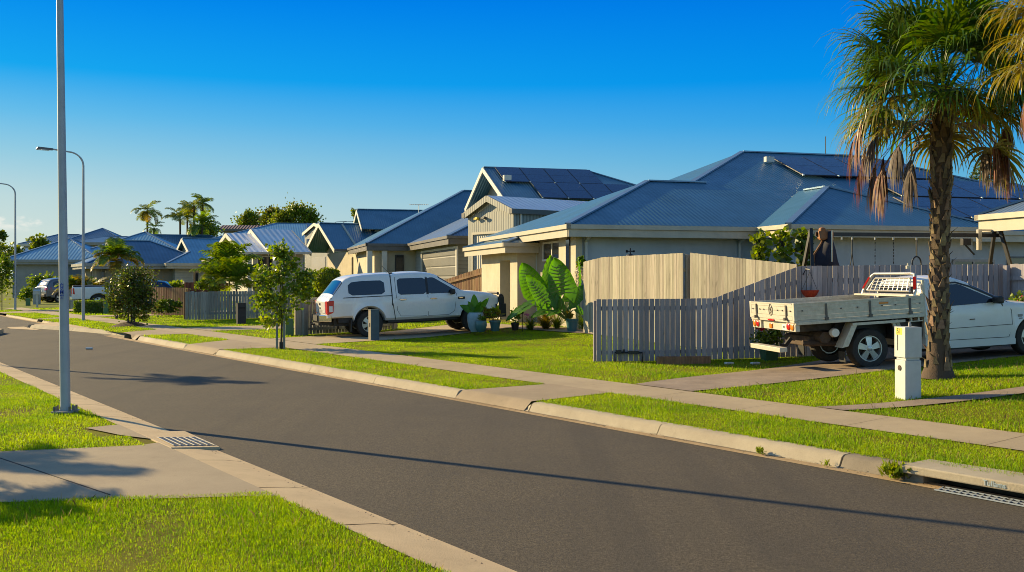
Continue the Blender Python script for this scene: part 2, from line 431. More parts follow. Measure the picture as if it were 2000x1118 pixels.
# ------------------------------------------------------------------ ground, road, kerbs, paths
def sheet(name, n0, n1, u0, u1, dz, m, dn=.5, du=1.0, zf=None, kind='structure'):
    mb = MB(); a = max(1, int(abs(n1 - n0) / dn)); b = max(1, int(abs(u1 - u0) / du)); rows = []
    for i in range(b + 1):
        u = u0 + (u1 - u0) * i / b; r = []
        for j in range(a + 1):
            n = n0 + (n1 - n0) * j / a; x, y = NU(n, u); r.append((x, y, (zf or zn)(n, u) + dz))
        rows.append(r)
    mb.grid(rows); return tag(mb.build(name, m, smooth=60), kind=kind)
def patch(name, c, dz, m, k=12):              # bilinear sheet over four (n, u) corners
    mb = MB(); rows = []
    for i in range(k + 1):
        s = i / k; r = []
        for j in range(k + 1):
            t = j / k
            n = (1 - s) * ((1 - t) * c[0][0] + t * c[1][0]) + s * ((1 - t) * c[3][0] + t * c[2][0])
            u = (1 - s) * ((1 - t) * c[0][1] + t * c[1][1]) + s * ((1 - t) * c[3][1] + t * c[2][1])
            r.append((*NU(n, u), zn(n, u) + dz))
        rows.append(r)
    mb.grid(rows); return tag(mb.build(name, m, smooth=60), kind='structure')
mb = MB(); mb.poly([(-3000, -200, -.25), (3000, -200, -.25), (3000, 5000, -.25), (-3000, 5000, -.25)])
tag(mb.build('ground', 'far_grass'), kind='structure')
sheet('road', 3.40, 8.08, -8, 150, .004, 'asphalt', 1, 2, lambda n, u: 0)
sheet('lawn', 8.26, 26, -6, 46, 0, 'lawn_soil', .35, .7)
sheet('lawn', 26, 140, -6, 46, 0, 'lawn_soil', 8, 4)
sheet('lawn', 8.26, 140, 46, 160, 0, 'far_grass', 4, 4)
sheet('lawn', 3.122, -60, -8, 150, 0, 'lawn_soil', .6, 2)

def profile(name, prof, path, m, joints=None, cap=True):   # cross-section prof [(dn, z)] run along path [(n, u)]
    mb = MB(); rows = []
    for n, u in path: rows.append([(*NU(n + dn, u), z) for dn, z in prof])
    mb.grid(rows)
    if cap: mb.poly(rows[0][::-1]); mb.poly(rows[-1])
    return tag(mb.build(name, m, smooth=35), kind='structure')
KP = [(-.02, -.05), (-.02, .012), (.0, .025), (.04, .10), (.075, .122), (.20, .128), (.20, -.05)]
def kerb(path, m='kerb_concrete'):
    # cast in lengths with a thin open joint between them
    for (n0, u0), (n1, u1) in zip(path[:-1], path[1:]):
        L = abs(u1 - u0); q = max(1, round(L / 2.35))
        for i in range(q):
            a = i / q; b = (i + 1) / q - .012 / L
            profile('kerb', KP, [(n0 + (n1 - n0) * a, u0 + (u1 - u0) * a), (n0 + (n1 - n0) * b, u0 + (u1 - u0) * b)], m)
def ramp_end(n, u, du):                        # tapered kerb end beside a crossing
    mb = MB()
    A = [(*NU(n + dn, u), z) for dn, z in KP]; B = [(*NU(n + dn, u + du), min(z, .02)) for dn, z in KP]
    mb.grid([A, B]); mb.poly(A[::-1]); mb.poly(B); tag(mb.build('kerb', 'kerb_concrete', smooth=35), kind='structure')
kerb([(8.06, 5.86), (8.06, 10.78)]); ramp_end(8.06, 10.79, .16)
kerb([(8.06, 5.17), (8.06, 5.85)], 'stained_concrete')
kerb([(8.06, 12.62), (8.06, 23.1)]); ramp_end(8.06, 23.12, .2); ramp_end(8.06, 12.60, -.06)
kerb([(8.06, 25.5), (8.15, 30.0)]); ramp_end(8.06, 25.48, -.2)
kerb([(8.36, 32.2), (8.3, 33.6), (7.75, 36.6), (6.95, 39.6)]); kerb([(6.95, 40.1), (8.3, 42.0)])
kerb([(8.25, 42.4), (8.25, 44.4)]); kerb([(8.25, 45.4), (8.25, 53)]); kerb([(8.25, 55), (8.25, 90)])
# concrete filling of the road narrowing behind its kerb
mb = MB(); mb.poly([(*NU(n, u), .123) for n, u in ((8.1, 36.0), (7.15, 39.6), (7.15, 40.1), (8.4, 42.0), (8.4, 36))]); tag(mb.build('pavement', 'pan_concrete'), kind='structure')
mb = MB(); mb.poly([(*NU(n, u), .012) for n, u in ((6.98, 37.6), (6.3, 39.6), (6.4, 40.9), (6.98, 40.9))]); tag(mb.build('pavement', 'pan_concrete'), kind='structure')
mb = MB(); mb.plate([(*NU(n, u), .15) for n, u in ((3.3, 30.5), (4.9, 34.5), (5.6, 36.4), (5.3, 38.0), (3.3, 40))], .2); tag(mb.build('pavement', 'pan_concrete'), kind='structure')
# gutter tray
profile('gutter', [(-.15, .0075), (-.03, .009), (.0, .004), (.06, .012)], [(8.05, u) for u in np.arange(-6, 34, 1.)], 'gutter_concrete', cap=False)
profile('gutter', [(-.15, .0075), (-.03, .009), (.0, .004), (.06, .012)], [(8.22, u) for u in np.arange(42, 100, 2.)], 'gutter_concrete', cap=False)
# thin bright film of water lying in the gutter
for u0, u1 in ((6.5, 8.2), (9.2, 11.0), (12.6, 15.4)):
    mb = MB(); rows = []
    for i in range(13):
        u = u0 + (u1 - u0) * i / 12; wv = .022 + .012 * math.sin(i * 2.1)
        rows.append([(*NU(8.028 - wv, u), .0132), (*NU(8.036, u), .0132)])
    mb.grid(rows); tag(mb.build('water', 'water_shine'), kind='structure')
# crossings through the verge, footpath, driveways
patch('driveway', [(8.03, 10.86), (9.5, 10.72), (9.5, 12.15), (8.03, 12.6)], .012, 'crossing_concrete')
patch('driveway', [(8.03, 23.2), (9.5, 22.3), (9.5, 26.0), (8.03, 25.4)], .012, 'crossing_concrete')
patch('driveway', [(8.1, 30.1), (9.5, 29.6), (9.5, 32.6), (8.3, 32.2)], .012, 'crossing_concrete')
patch('driveway', [(8.2, 44.5), (9.5, 44.2), (9.5, 45.8), (8.2, 45.3)], .012, 'crossing_concrete')
patch('driveway', [(8.2, 53.1), (9.5, 52.6), (9.5, 55.6), (8.2, 55)], .012, 'crossing_concrete')
for i, u in enumerate(np.arange(-6, 60, 1.6)):
    patch('footpath', [(9.45, u), (10.33, u), (10.33, u + 1.592), (9.45, u + 1.592)], .010, 'footpath_concrete', 4)
mb = MB(); rows = [[(*NU(9.46, u), zn(9.46, u) + .004), (*NU(10.32, u), zn(10.32, u) + .004)] for u in np.arange(-6, 60, 1.)]; mb.grid(rows); tag(mb.build('footpath', 'stained_concrete'), kind='structure')
patch('driveway', [(10.335, 9.98), (20, 7.7), (20, 12.0), (10.335, 11.15)], .016, 'aggregate', 24)
patch('path', [(10.335, 7.45), (14, 5.2), (14, 5.65), (10.335, 7.85)], .016, 'aggregate', 16)
patch('driveway', [(10.335, 22.55), (18.2, 24.3), (18.2, 27.3), (10.335, 25.4)], .016, 'footpath_concrete', 24)
patch('path', [(17.2, 17), (18.4, 17), (18.4, 24.2), (17.2, 24.0)], .018, 'aggregate', 16)
patch('driveway', [(10.335, 30.2), (26, 30.0), (26, 32.9), (10.335, 32.6)], .016, 'footpath_concrete', 16)
patch('driveway', [(10.335, 44.3), (20, 44.3), (20, 46.4), (10.335, 45.9)], .016, 'footpath_concrete', 12)
patch('driveway', [(10.335, 52.7), (24, 52.5), (24, 56.5), (10.335, 55.6)], .016, 'footpath_concrete', 12)
# left side: rolled kerb pan, concrete drive, storm water pit
PANL = [(-.43, .066), (-.38, .062), (-.16, .038), (-.02, .012), (.04, .008)]
us = list(np.arange(-6, 10.2, 1.55)) 
for a in us: profile('kerb', PANL, [(3.55, a), (3.55, min(a + 1.530, 10.27))], 'pan_concrete', cap=False)
for a in np.arange(11.66, 60, 1.55): profile('kerb', PANL, [(3.55, a), (3.55, a + 1.530)], 'pan_concrete', cap=False)
profile('kerb', [(dn, z - .007) for dn, z in PANL], [(3.55, a) for a in np.arange(-6, 61, 2.)], 'pit_concrete', cap=False)
def zl(n, u): return zn(min(n, 3.1), u)
mb = MB()
DRV = [(3.125, 7.55), (3.125, 10.72), (2.9, 10.66), (-9, 14.9), (-9, 11.2), (1.2, 8.62)]
mb.poly([(*NU(n, u), .071) for n, u in DRV]); tag(mb.build('driveway', 'drive_concrete'), kind='structure')
mb = MB(); mb.poly([(*NU(n, u), .074) for n, u in ((3.125, 11.0), (3.125, 12.3), (2.74, 12.25), (2.93, 11.45))]); tag(mb.build('pavement', 'drive_concrete'), kind='structure')
mb = MB(); mb.bar((*NU(2.05, 8.35), .0722), (*NU(1.55, 11.0), .0722), .012, .004); tag(mb.build('driveway', 'dark_void'), kind='structure')

def in_left_drive(n, u):
    e0 = np.where(n > 1.2, 7.72 + (3.13 - n) * .47, 8.05 + (3.13 - n) * .30)
    e1 = 10.62 + (2.9 - n) * .36
    return (e0 < u) & (u < e1)

# ------------------------------------------------------------------ grass
zn_v = np.vectorize(zn)
def blades(name, n, u, L, wd, m, tilt=.75):
    x = n * NX + u * TX; y = n * NY + u * TY; z = zn_v(n, u); N = len(n)
    az = rng.uniform(0, 2 * np.pi, N); tl = np.abs(rng.normal(0, tilt, N)).clip(0, 1.35)
    dx, dy, dzz = np.cos(az) * np.sin(tl) * L, np.sin(az) * np.sin(tl) * L, np.cos(tl) * L
    pa = az + np.pi / 2 + rng.normal(0, .5, N)
    wx, wy = np.cos(pa) * wd / 2, np.sin(pa) * wd / 2
    V = np.empty((N, 4, 3)); 
    V[:, 0] = np.stack([x - wx, y - wy, z - .006], 1); V[:, 1] = np.stack([x + wx, y + wy, z - .006], 1)
    V[:, 2] = np.stack([x + wx * .7 + dx * .55, y + wy * .7 + dy * .55, z + dzz * .7], 1)
    V[:, 3] = np.stack([x + dx, y + dy, z + dzz], 1)
    tri_mesh(name, V.reshape(-1, 3), np.arange(N * 4).reshape(-1, 4), m)
def tri_mesh(name, V, Fq, m, parent=None, kind='stuff', smooth=False):
    me = bpy.data.meshes.new(name); k = Fq.shape[1]
    me.vertices.add(len(V)); me.vertices.foreach_set('co', np.ascontiguousarray(V, dtype=np.float32).ravel())
    me.loops.add(Fq.size); me.loops.foreach_set('vertex_index', Fq.ravel().astype(np.int32))
    me.polygons.add(len(Fq)); me.polygons.foreach_set('loop_start', np.arange(0, Fq.size, k, dtype=np.int32))
    me.polygons.foreach_set('loop_total', np.full(len(Fq), k, dtype=np.int32))
    me.update(calc_edges=True); me.validate()
    if smooth: me.polygons.foreach_set('use_smooth', [True] * len(Fq))
    ms = m if isinstance(m, list) else [m]
    for q in ms: me.materials.append(MT[q])
    o = bpy.data.objects.new(name, me); COL.objects.link(o)
    if parent is not None: o.parent = parent
    if kind: o['kind'] = kind
    return o
def vis(n, u, pad=.15):
    x = n * NX + u * TX; y = n * NY + u * TY
    return (y > 4.2) & (np.abs(x) < y * (.5145 + pad) + .4)
def lawn_mask(n, u):
    m = np.ones(len(n), bool)
    j = .02 * np.sin(u * 23) + .02 * np.sin(u * 61 + 1)
    r = n > 8
    m &= ~(r & (n < 8.22 + j)); m &= ~(r & (n > 9.44 + 1.5 * j) & (n < 10.34 + 1.5 * j))
    v = (n > 8) & (n < 9.5); t = (n - 8.03) / 1.47
    for a0, a1, b0, b1 in ((10.86, 10.72, 12.6, 12.15), (23.2, 22.3, 25.4, 26.0), (30.1, 29.6, 32.2, 32.6), (44.5, 44.2, 45.3, 45.8), (53.1, 52.6, 55, 55.6)):
        m &= ~(v & (u > a0 + (a1 - a0) * t - .03 + j) & (u < b0 + (b1 - b0) * t + .03 + j))
    g = n > 10.3
    for a0, a1, b0, b1, n1 in ((9.98, 7.7, 11.15, 12.0, 20), (7.45, 5.2, 7.85, 5.65, 14), (22.55, 24.3, 25.4, 27.3, 18.2), (30.2, 30, 32.6, 32.9, 26), (44.3, 44.3, 45.9, 46.4, 20), (52.7, 52.5, 55.6, 56.5, 24)):
        t2 = (n - 10.335) / (n1 - 10.335)
        m &= ~(g & (n < n1) & (u > a0 + (a1 - a0) * t2 - .02 + j) & (u < b0 + (b1 - b0) * t2 + .02 + j))
    m &= ~((n > 17.1) & (n < 18.5) & (u > 17) & (u < 24.3))
    l = n < 4
    m &= ~(l & in_left_drive(n, u)); m &= ~(l & (n > 3.12 + j))
    m &= ~(l & (n > 2.7) & (u > 10.2) & (u < 12.27) & ((n > 2.98) | (u > 11.5)))
    return m
def sow(n0, n1, u0, u1, dens, L0, L1, wd, name='grass', m='grass_blades', tilt=.75):
    c = int(abs((n1 - n0) * (u1 - u0)) * dens)
    n = rng.uniform(n0, n1, c); u = rng.uniform(u0, u1, c)
    k = vis(n, u) & lawn_mask(n, u); n, u = n[k], u[k]
    pt = .75 + .35 * np.sin(n * 2.3 + 1.7 * np.sin(u * 1.1)) * np.sin(u * 1.9 + 2 * np.sin(n * .9))
    bare = np.sin(n * 1.7 + 2 * np.sin(u * .63)) * np.sin(u * 1.3 + 1.4 * np.sin(n * 2.1)) + rng.normal(0, .22, len(n)); kk = bare < .80; n, u, pt = n[kk], u[kk], pt[kk]
    L = rng.uniform(L0, L1, len(n)) * pt
    blades(name, n, u, L, wd * rng.uniform(.6, 1.3, len(n)), m, tilt)
    return len(n)
tot = 0
tot += sow(-4.5, 3.13, 3.2, 9.6, 13500, .020, .046, .0040)
tot += sow(-5, 3.13, 3.2, 9.6, 160, .04, .10, .004, m='dry_grass', tilt=.5)
tot += sow(-3.5, 3.13, 10.2, 18, 3800, .02, .05, .0065)
tot += sow(-3, 3.13, 18, 34, 1100, .022, .05, .011)
tot += sow(8.2, 9.5, 2, 14, 6800, .022, .055, .0055)
tot += sow(8.2, 9.5, 2, 24, 120, .04, .10, .005, m='dry_grass', tilt=.5)
tot += sow(8.2, 9.5, 14, 26, 2900, .022, .05, .009)
tot += sow(8.2, 9.5, 26, 58, 700, .03, .07, .018)
tot += sow(10.3, 18, 3, 14.5, 3200, .022, .055, .0070)
tot += sow(10.3, 18, 3, 14.5, 60, .07, .12, .006, m='dry_grass', tilt=.5)
tot += sow(10.3, 18.2, 14.5, 23, 1700, .02, .048, .010)
tot += sow(10.3, 19, 23, 42, 420, .03, .07, .02)
tot += sow(18, 21, 3, 11, 1000, .03, .07, .012)
tot += sow(10.3, 22, 42, 60, 160, .03, .07, .032)
print('grass blades', tot)

# fallen leaves and grit along the gutters and path edges
c = 900; n = np.concatenate([rng.normal(8.0, .05, c), rng.normal(3.5, .08, c // 2), rng.normal(9.5, .12, c // 3), rng.uniform(3.6, 8, c // 4)]); u = rng.uniform(3, 26, len(n))
k = vis(n, u) & (n > 3.2); n, u = n[k], u[k]; x = n * NX + u * TX; y = n * NY + u * TY; zz0 = np.where(n > 9.4, zn_v(n, u) + .015, np.where(n > 3.56, .016, .02)); N = len(n)
az = rng.uniform(0, 6.28, N); s1 = rng.uniform(.004, .014, N); s2 = s1 * rng.uniform(.4, .8, N)
V = np.stack([np.stack([x + np.cos(az + q) * (s1 if q in (0, np.pi) else s2), y + np.sin(az + q) * (s1 if q in (0, np.pi) else s2), zz0 + rng.uniform(0, .006, N)], 1) for q in (0, np.pi / 2, np.pi, 3 * np.pi / 2)], 1)
tri_mesh('leaf_litter', V.reshape(-1, 3), np.arange(N * 4).reshape(-1, 4), 'bark')
# ------------------------------------------------------------------ houses
def hip(a0, a1, w0, w1, ze, pitch, left='hip', right='hip', axis='a', t=.55):
    """equal-pitch roof over a rectangle; returns slopes, ridge lines, eave lines, gables (triangles) in local a, w, z"""
    if axis == 'w':
        S = hip(w0, w1, a0, a1, ze, pitch, left, right, 'a', t); sw = lambda q: [(y, x, z) for x, y, z in q]
        return [sw(q)[::-1] for q in S[0]], [sw(q) for q in S[1]], [sw(q) for q in S[2]], [(sw(q), s) for q, s in S[3]]
    h = (w1 - w0) / 2; rise = h * math.tan(R(pitch)); zr = ze + rise; wm = (w0 + w1) / 2
    run = min(h, (a1 - a0) / 2)
    def end(x0, sg, kind):
        if kind == 'hip': return [x0 + sg * run], None
        if kind == 'gable': return [x0], None
        return [x0 + sg * run * t], t
    sl, ln, ea, ga = [], [], [], []
    e0 = end(a0, 1, left)[0][0]; e1 = end(a1, -1, right)[0][0]
    F = [(a0, w0, ze)]; B = [(a0, w1, ze)]
    def half(x0, sg, kind, e):
        zt = ze + rise * t
        if kind == 'dutch': return [(x0 + sg * run * t, w0 + h * t, zt)], [(x0 + sg * run * t, w1 - h * t, zt)]
        return [], []
    lf, lb = half(a0, 1, left, e0); rf, rb = half(a1, -1, right, e1)
    sl.append([(a0, w0, ze), (a1, w0, ze)] + rf + [(e1, wm, zr), (e0, wm, zr)] + lf)
    sl.append([(a1, w1, ze), (a0, w1, ze)] + lb + [(e0, wm, zr), (e1, wm, zr)] + rb)
    for x0, e, kind, f, b, s in ((a0, e0, left, lf, lb, 0), (a1, e1, right, rf, rb, 1)):
        if kind == 'hip':
            sl.append([(x0, w1, ze), (x0, w0, ze), (e, wm, zr)] if s == 0 else [(x0, w0, ze), (x0, w1, ze), (e, wm, zr)])
            ln += [[(x0, w0, ze), (e, wm, zr)], [(x0, w1, ze), (e, wm, zr)]]; ea.append([(x0, w0, ze), (x0, w1, ze)])
        elif kind == 'dutch':
            q = [(x0, w1, ze), (x0, w0, ze), f[0], b[0]]
            sl.append(q if s == 0 else q[::-1]); ln += [[(x0, w0, ze), f[0]], [(x0, w1, ze), b[0]]]; ea.append([(x0, w0, ze), (x0, w1, ze)])
            ga.append(([f[0], b[0], (e, wm, zr)], -1 if s == 0 else 1))
        else: ga.append(([(x0, w0, ze), (x0, w1, ze), (x0, wm, zr)], -1 if s == 0 else 1))
    ln.append([(e0, wm, zr), (e1, wm, zr)]); ea += [[(a0, w0, ze), (a1, w0, ze)], [(a0, w1, ze), (a1, w1, ze)]]
    return sl, ln, ea, ga
def put_roof(root, S, rm, gm='gutter_cream', bm='trim_white', wm='soffit', axis='a', inset=.45, over=0, cap='ridge_cap', gut=.13, cap_w=.2):
    sl, ln, ea, ga = S
    mb = MB()
    for q in sl: mb.plate(q, .05)
    ro = mb.build('roof', rm, root)
    if cap:
        mb = MB()
        for p, q in ln: mb.bar(Vector(p) + Vector((0, 0, .015)), Vector(q) + Vector((0, 0, .015)), cap_w, .05)
        mb.build('ridge_cap', cap, ro)
    if gm:
        for i, (p, q) in enumerate(ea):
            e = .002 * i; p = Vector(p) - Vector((0, 0, gut * .55)); q = Vector(q) - Vector((0, 0, gut * .55)); d = (q - p).normalized() * gut * .5
            mb = MB(); mb.bar(p - d, q + d, gut - e, gut - e); mb.build('gutter', gm, ro)
    ax = Vector((1, 0, 0)) if axis == 'a' else Vector((0, 1, 0))
    for tri, s in ga:
        tri = [Vector(p) for p in tri]; mb = MB(); o = ax * s * (.06 + over)
        for p in tri[:2]:
            d = tri[2] - p
            mb.bar(p + o - Vector((0, 0, .13)), tri[2] + o - Vector((0, 0, .13)) , .05, .26)
        mb.build('barge_board', bm, ro)
        mb = MB(); mb.prism([p - ax * s * inset - Vector((0, 0, .06)) for p in tri], ax * s * -.1); mb.build('gable_wall', wm, root)
    return ro
def walls(root, rects, m, name='wall'):
    mb = MB()
    for lo, hi in rects: mb.span(lo, hi)
    return mb.build(name, m, root)
def soffit(root, a0, a1, w0, w1, z, m='soffit'):
    mb = MB(); mb.span((a0 + .07, w0 + .07, z - .02), (a1 - .07, w1 - .07, z)); return mb.build('soffit', m, root)
def window(root, face, c, wd, ht, panes=2, fm='trim_white', gm='glass', name='window', fw=.06):
    """face: 'L' faces -a, 'C' faces -w (towards the camera). c = point on the wall surface, centre of the opening"""
    f = MB(); g = MB(); x, y, z = c
    def bx(mb, s0, s1, z0, z1, d0, d1):
        if face == 'L': mb.span((x - d1, y + s0, z + z0), (x - d0, y + s1, z + z1))
        else: mb.span((x + s0, y - d1, z + z0), (x + s1, y - d0, z + z1))
    h = wd / 2; k = ht / 2
    bx(f, -h, h, k - fw, k, 0, .05); bx(f, -h, h, -k, -k + fw, 0, .07)
    for i in range(panes + 1):
        s = -h + (wd - fw) * i / panes; bx(f, s, s + fw, -k + fw, k - fw, 0, .05)
    o = f.build(name, fm, root)
    for i in range(panes):
        s = -h + (wd - fw) * i / panes; bx(g, s + fw, s + (wd - fw) / panes, -k + fw, k - fw, 0, .02)
    g.build('pane', gm, o); return o
def panel(root, name, face, c, wd, ht, m, proud=.03, parent=None):
    mb = MB(); x, y, z = c
    if face == 'L': mb.span((x - proud, y - wd / 2, z - ht / 2), (x + .02, y + wd / 2, z + ht / 2))
    else: mb.span((x - wd / 2, y - proud, z - ht / 2), (x + wd / 2, y + .02, z + ht / 2))
    return mb.build(name, m, parent or root)
def house(name, label, px, py, d, yaw, cat='house', group=None):
    x, y, z = P(px, py, d)
    r = thing(name, label, cat, (x, y, 0), R(yaw), group); r['_z'] = z
    return r
def loc(r, px, a=None, w=None):               # local a or w of the pixel column px on the plane w=const / a=const
    c, s = math.cos(r.rotation_euler.z), math.sin(r.rotation_euler.z); k = (px - 1000) / FPX; x0, y0 = r.location[0], r.location[1]
    if w is not None:                          # x = x0 + a c - w s ; y = y0 + a s + w c ; x = k y
        return (k * (y0 + w * c) - x0 + w * s) / (c - k * s)
    return (k * (y0 + a * s) - x0 - a * c) / (-s - k * c)
def solar(root, name_root, cells, origin, du_, dv_, nu, nv, pw, ph, gap=.02, label=None, nrm=.1):
    """panels on a slope: origin local point, unit vectors along eave and up slope"""
    o = Vector(origin); a = Vector(du_); b = Vector(dv_); n = a.cross(b).normalized()
    if n.z < 0: n = -n
    for (i, j) in cells:
        p = o + a * i * (pw + gap) + b * j * (ph + gap) + n * nrm
        q = [p, p + a * pw, p + a * pw + b * ph, p + b * ph]
        mb = MB(); mb.prism(q, n * .035); fr = mb.build('solar_panel', 'solar_frame', root)
        g = MB(); e = .025; m0 = p + n * .039
        for r0, r1 in ((e, ph / 2 - .008), (ph / 2 + .008, ph - e)):
            g.poly([m0 + a * e + b * r0, m0 + a * (pw - e) + b * r0, m0 + a * (pw - e) + b * r1, m0 + a * e + b * r1])
        g.build('cell_sheet', 'solar_cell', fr)
        mb = MB(); mb.box(p + n * .03, (.06, .06, .05)); mb.build('clamp', 'silver', fr)

# ---- large house with the long blue grey roof, solar panels
h1 = house('brick_house', 'large pale house with wide blue grey hip roof and dark solar panels', 1109, 438, 28.5, 15.6)
ZE = 3.37; PT = 22.0; TP = math.tan(R(PT))
B = ([[(0, 0, ZE), (4.0, 0, ZE), (11, 0, ZE), (11, 4.35, ZE + 4.35 * TP), (4.35, 4.35, ZE + 4.35 * TP)],
      [(11, 10.4, ZE), (0, 10.4, ZE), (4.35, 4.35, ZE + 4.35 * TP), (11, 4.35, ZE + 4.35 * TP)],
      [(0, 10.4, ZE), (0, 0, ZE), (4.35, 4.35, ZE + 4.35 * TP)]],
     [[(0, 0, ZE), (4.35, 4.35, ZE + 4.35 * TP)], [(4.35, 4.35, ZE + 4.35 * TP), (6.5, 4.35, ZE + 4.35 * TP)]],
     [[(0, 0, ZE), (6.0, 0, ZE)], [(0, 0, ZE), (0, 10.4, ZE)]], [])
put_roof(h1, B, 'roof_blue_grey')
zr = ZE + 8.6 * TP + .004
A = ([[(1.65, .0, ZE + .004), (24.3, 0, ZE + .004), (15.7, 8.6, zr), (10.25, 8.6, zr)],
      [(24.3, 12, ZE), (1.65, 12, ZE), (10.25, 8.6, zr), (15.7, 8.6, zr)],
      [(1.65, 12, ZE), (1.65, 0, ZE + .004), (10.25, 8.6, zr)], [(24.3, 0, ZE + .004), (24.3, 12, ZE), (15.7, 8.6, zr)]],
     [[(6.0, 4.35, ZE + 4.35 * TP), (10.25, 8.6, zr)], [(10.25, 8.6, zr), (15.7, 8.6, zr)], [(15.7, 8.6, zr), (24.3, 0, ZE)]],
     [[(13.4, 0, ZE), (24.3, 0, ZE)]], [])
put_roof(h1, A, 'roof_blue_grey')
C0, C1, CW = 6.05, 13.35, -1.75
h = (C1 - C0) / 2; zc = ZE + h * TP; cm_ = (C0 + C1) / 2
Cs = ([[(C0, CW, ZE), (C1, CW, ZE), (cm_, CW + h, zc)], [(C0, 5, ZE), (C0, CW, ZE), (cm_, CW + h, zc), (cm_, 5, zc)], [(C1, CW, ZE), (C1, 5, ZE), (cm_, 5, zc), (cm_, CW + h, zc)]],
      [[(C0, CW, ZE), (cm_, CW + h, zc)], [(C1, CW, ZE), (cm_, CW + h, zc)], [(cm_, CW + h, zc), (cm_, CW + h + 1.3, zc)]],
      [[(C0, CW, ZE), (C1, CW, ZE)], [(C0, CW, ZE), (C0, 0, ZE)], [(C1, CW, ZE), (C1, 0, ZE)]], [])
put_roof(h1, Cs, 'roof_blue_grey')
walls(h1, [((.6, .6, .0), (6.8, 11.4, ZE - .2)), ((6.8, .6, 0), (23.6, 11.4, ZE - .2))], 'render_pale')
walls(h1, [((C0 + .55, CW + .55, 0), (C1 - .55, .58, ZE - .2))], 'render_pale')
soffit(h1, 0, 10.4 - 4.3, 0, 10.4, ZE - .16); soffit(h1, C0, C1, CW, .1, ZE - .163); soffit(h1, 13.4, 24.3, 0, 4, ZE - .166)
mb = MB(); mb.span((.02, .0, ZE - .36), (6.1, .04, ZE - .14)); mb.span((.0, .05, ZE - .36), (.04, 10.4, ZE - .14)); mb.span((C0, CW, ZE - .36), (C1, CW + .04, ZE - .14)); mb.span((C0, CW + .05, ZE - .36), (C0 + .04, 0, ZE - .14)); mb.span((13.4, 0, ZE - .36), (24.3, .04, ZE - .14)); mb.build('fascia', 'gutter_cream', h1)
# street side: piers, clad recess with the high window, narrow sidelight
walls(h1, [((.42, .52, 0), (.62, 1.0, ZE - .19)), ((.42, 1.32, 0), (.62, 2.1, ZE - .19))], 'render_cream', 'pier')
panel(h1, 'cladding', 'L', (.58, 3.5, 1.6), 2.7, 3.1, 'wall_tan', .02)
window(h1, 'L', (.558, 3.1, 2.68), 1.9, .62, 2)
panel(h1, 'sidelight', 'L', (.40, 1.16, 1.75), .30, 2.5, 'glass', .02)
# porch and garage block with its own lower roof
PZ = 3.0
S = hip(-.62, 7, 4.6, 10.6, PZ, 17, 'hip', 'gable'); S = (S[0], S[1], S[2], [])
put_roof(h1, S, 'roof_blue_grey'); 
walls(h1, [((-.05, 5.1, 0), (.62, 6.0, PZ - .18)), ((-.05, 7.35, 0), (.62, 10.1, PZ - .18)), ((-.05, 6.0, 2.45), (.62, 7.35, PZ - .18))], 'render_cream', 'porch_wall')
soffit(h1, -.62, .7, 4.6, 10.6, PZ - .16)
mb = MB(); mb.span((-.61, 4.6, PZ - .34), (-.57, 10.6, PZ - .14)); mb.span((-.57, 4.61, PZ - .34), (1.0, 4.65, PZ - .14)); mb.build('fascia', 'gutter_cream', h1)
panel(h1, 'door', 'L', (.55, 6.68, 1.3), 1.3, 2.3, 'letterbox_blue', .03)
# downpipes
mb = MB()
mb.tube([(.75, .1, ZE - .15), (.75, .2, ZE - .32), (.75, .53, ZE - .48), (.75, .53, .2)], .05)
mb.build('downpipe', 'letterbox_white', h1)
mb = MB(); mb.tube([(5.75, .1, ZE - .15), (5.75, .2, ZE - .32), (5.75, .53, ZE - .48), (5.75, .53, .2)], .05); mb.build('downpipe', 'letterbox_white', h1)
# rear sliding door and window
cw = CW + .55
a0, a1 = loc(h1, 1859, w=cw), loc(h1, 1941, w=cw)
window(h1, 'C', ((a0 + a1) / 2, cw, 1.35), a1 - a0, 2.1, 2, 'gutter_grey', 'glass', 'sliding_door', .07)
a0 = loc(h1, 1966, w=.6); window(h1, 'C', (a0 + 1.2, .6, 1.9), 2.4, 1.3, 2, 'gutter_dark')
# solar panels: three rows on the long slope
ca, sa = math.cos(R(PT)), math.sin(R(PT))
def slope_aw(px, py):                          # point of the long slope seen at a pixel
    c, s = math.cos(R(15.6)), math.sin(R(15.6)); K = h1.location; kx = (px - 1000) / FPX; kz = -(py - HOR) / FPX
    # unknown a, w: x = Kx + a c - w s = kx y ; y = Ky + a s + w c ; z = ZE + w TP = EYE + kz y
    M = np.array([[c - kx * s, -s - kx * c], [-kz * s, TP - kz * c]]); v = np.array([kx * K[1] - K[0], EYE + kz * K[1] - ZE])
    return np.linalg.solve(M, v)
def row(bl, tl, br, n):
    (a, wv), (a2, w2), (a3, _) = slope_aw(*bl), slope_aw(*tl), slope_aw(*br)
    ph = (w2 - wv) / ca; pw = (a3 - a) / n - .02
    print('row', round(a, 2), round(a2, 2), 'ph %.2f pw %.2f' % (ph, pw))
    solar(h1, 'x', [(i, 0) for i in range(n)], ((a + a2) / 2, wv, ZE + wv * TP), (1, 0, 0), (0, ca, sa), n, 1, pw, ph)
row((1553, 348), (1515, 312), (1806, 350), 4)
row((1741, 389), (1712, 356), (2032, 391), 4)
row((1800, 431), (1760, 392), (2090, 432), 4)
a, wv = slope_aw(1502, 320)
mb = MB(); mb.box((a, wv, ZE + wv * TP + .16), (.34, .2, .2)); mb.build('isolator_box', 'letterbox_white', h1)
mb = MB(); mb.tube([(14.0, 8.6, zr), (14.0, 8.6, zr + .75)], .018, 5); mb.build('antenna_mast', 'black_steel', h1)

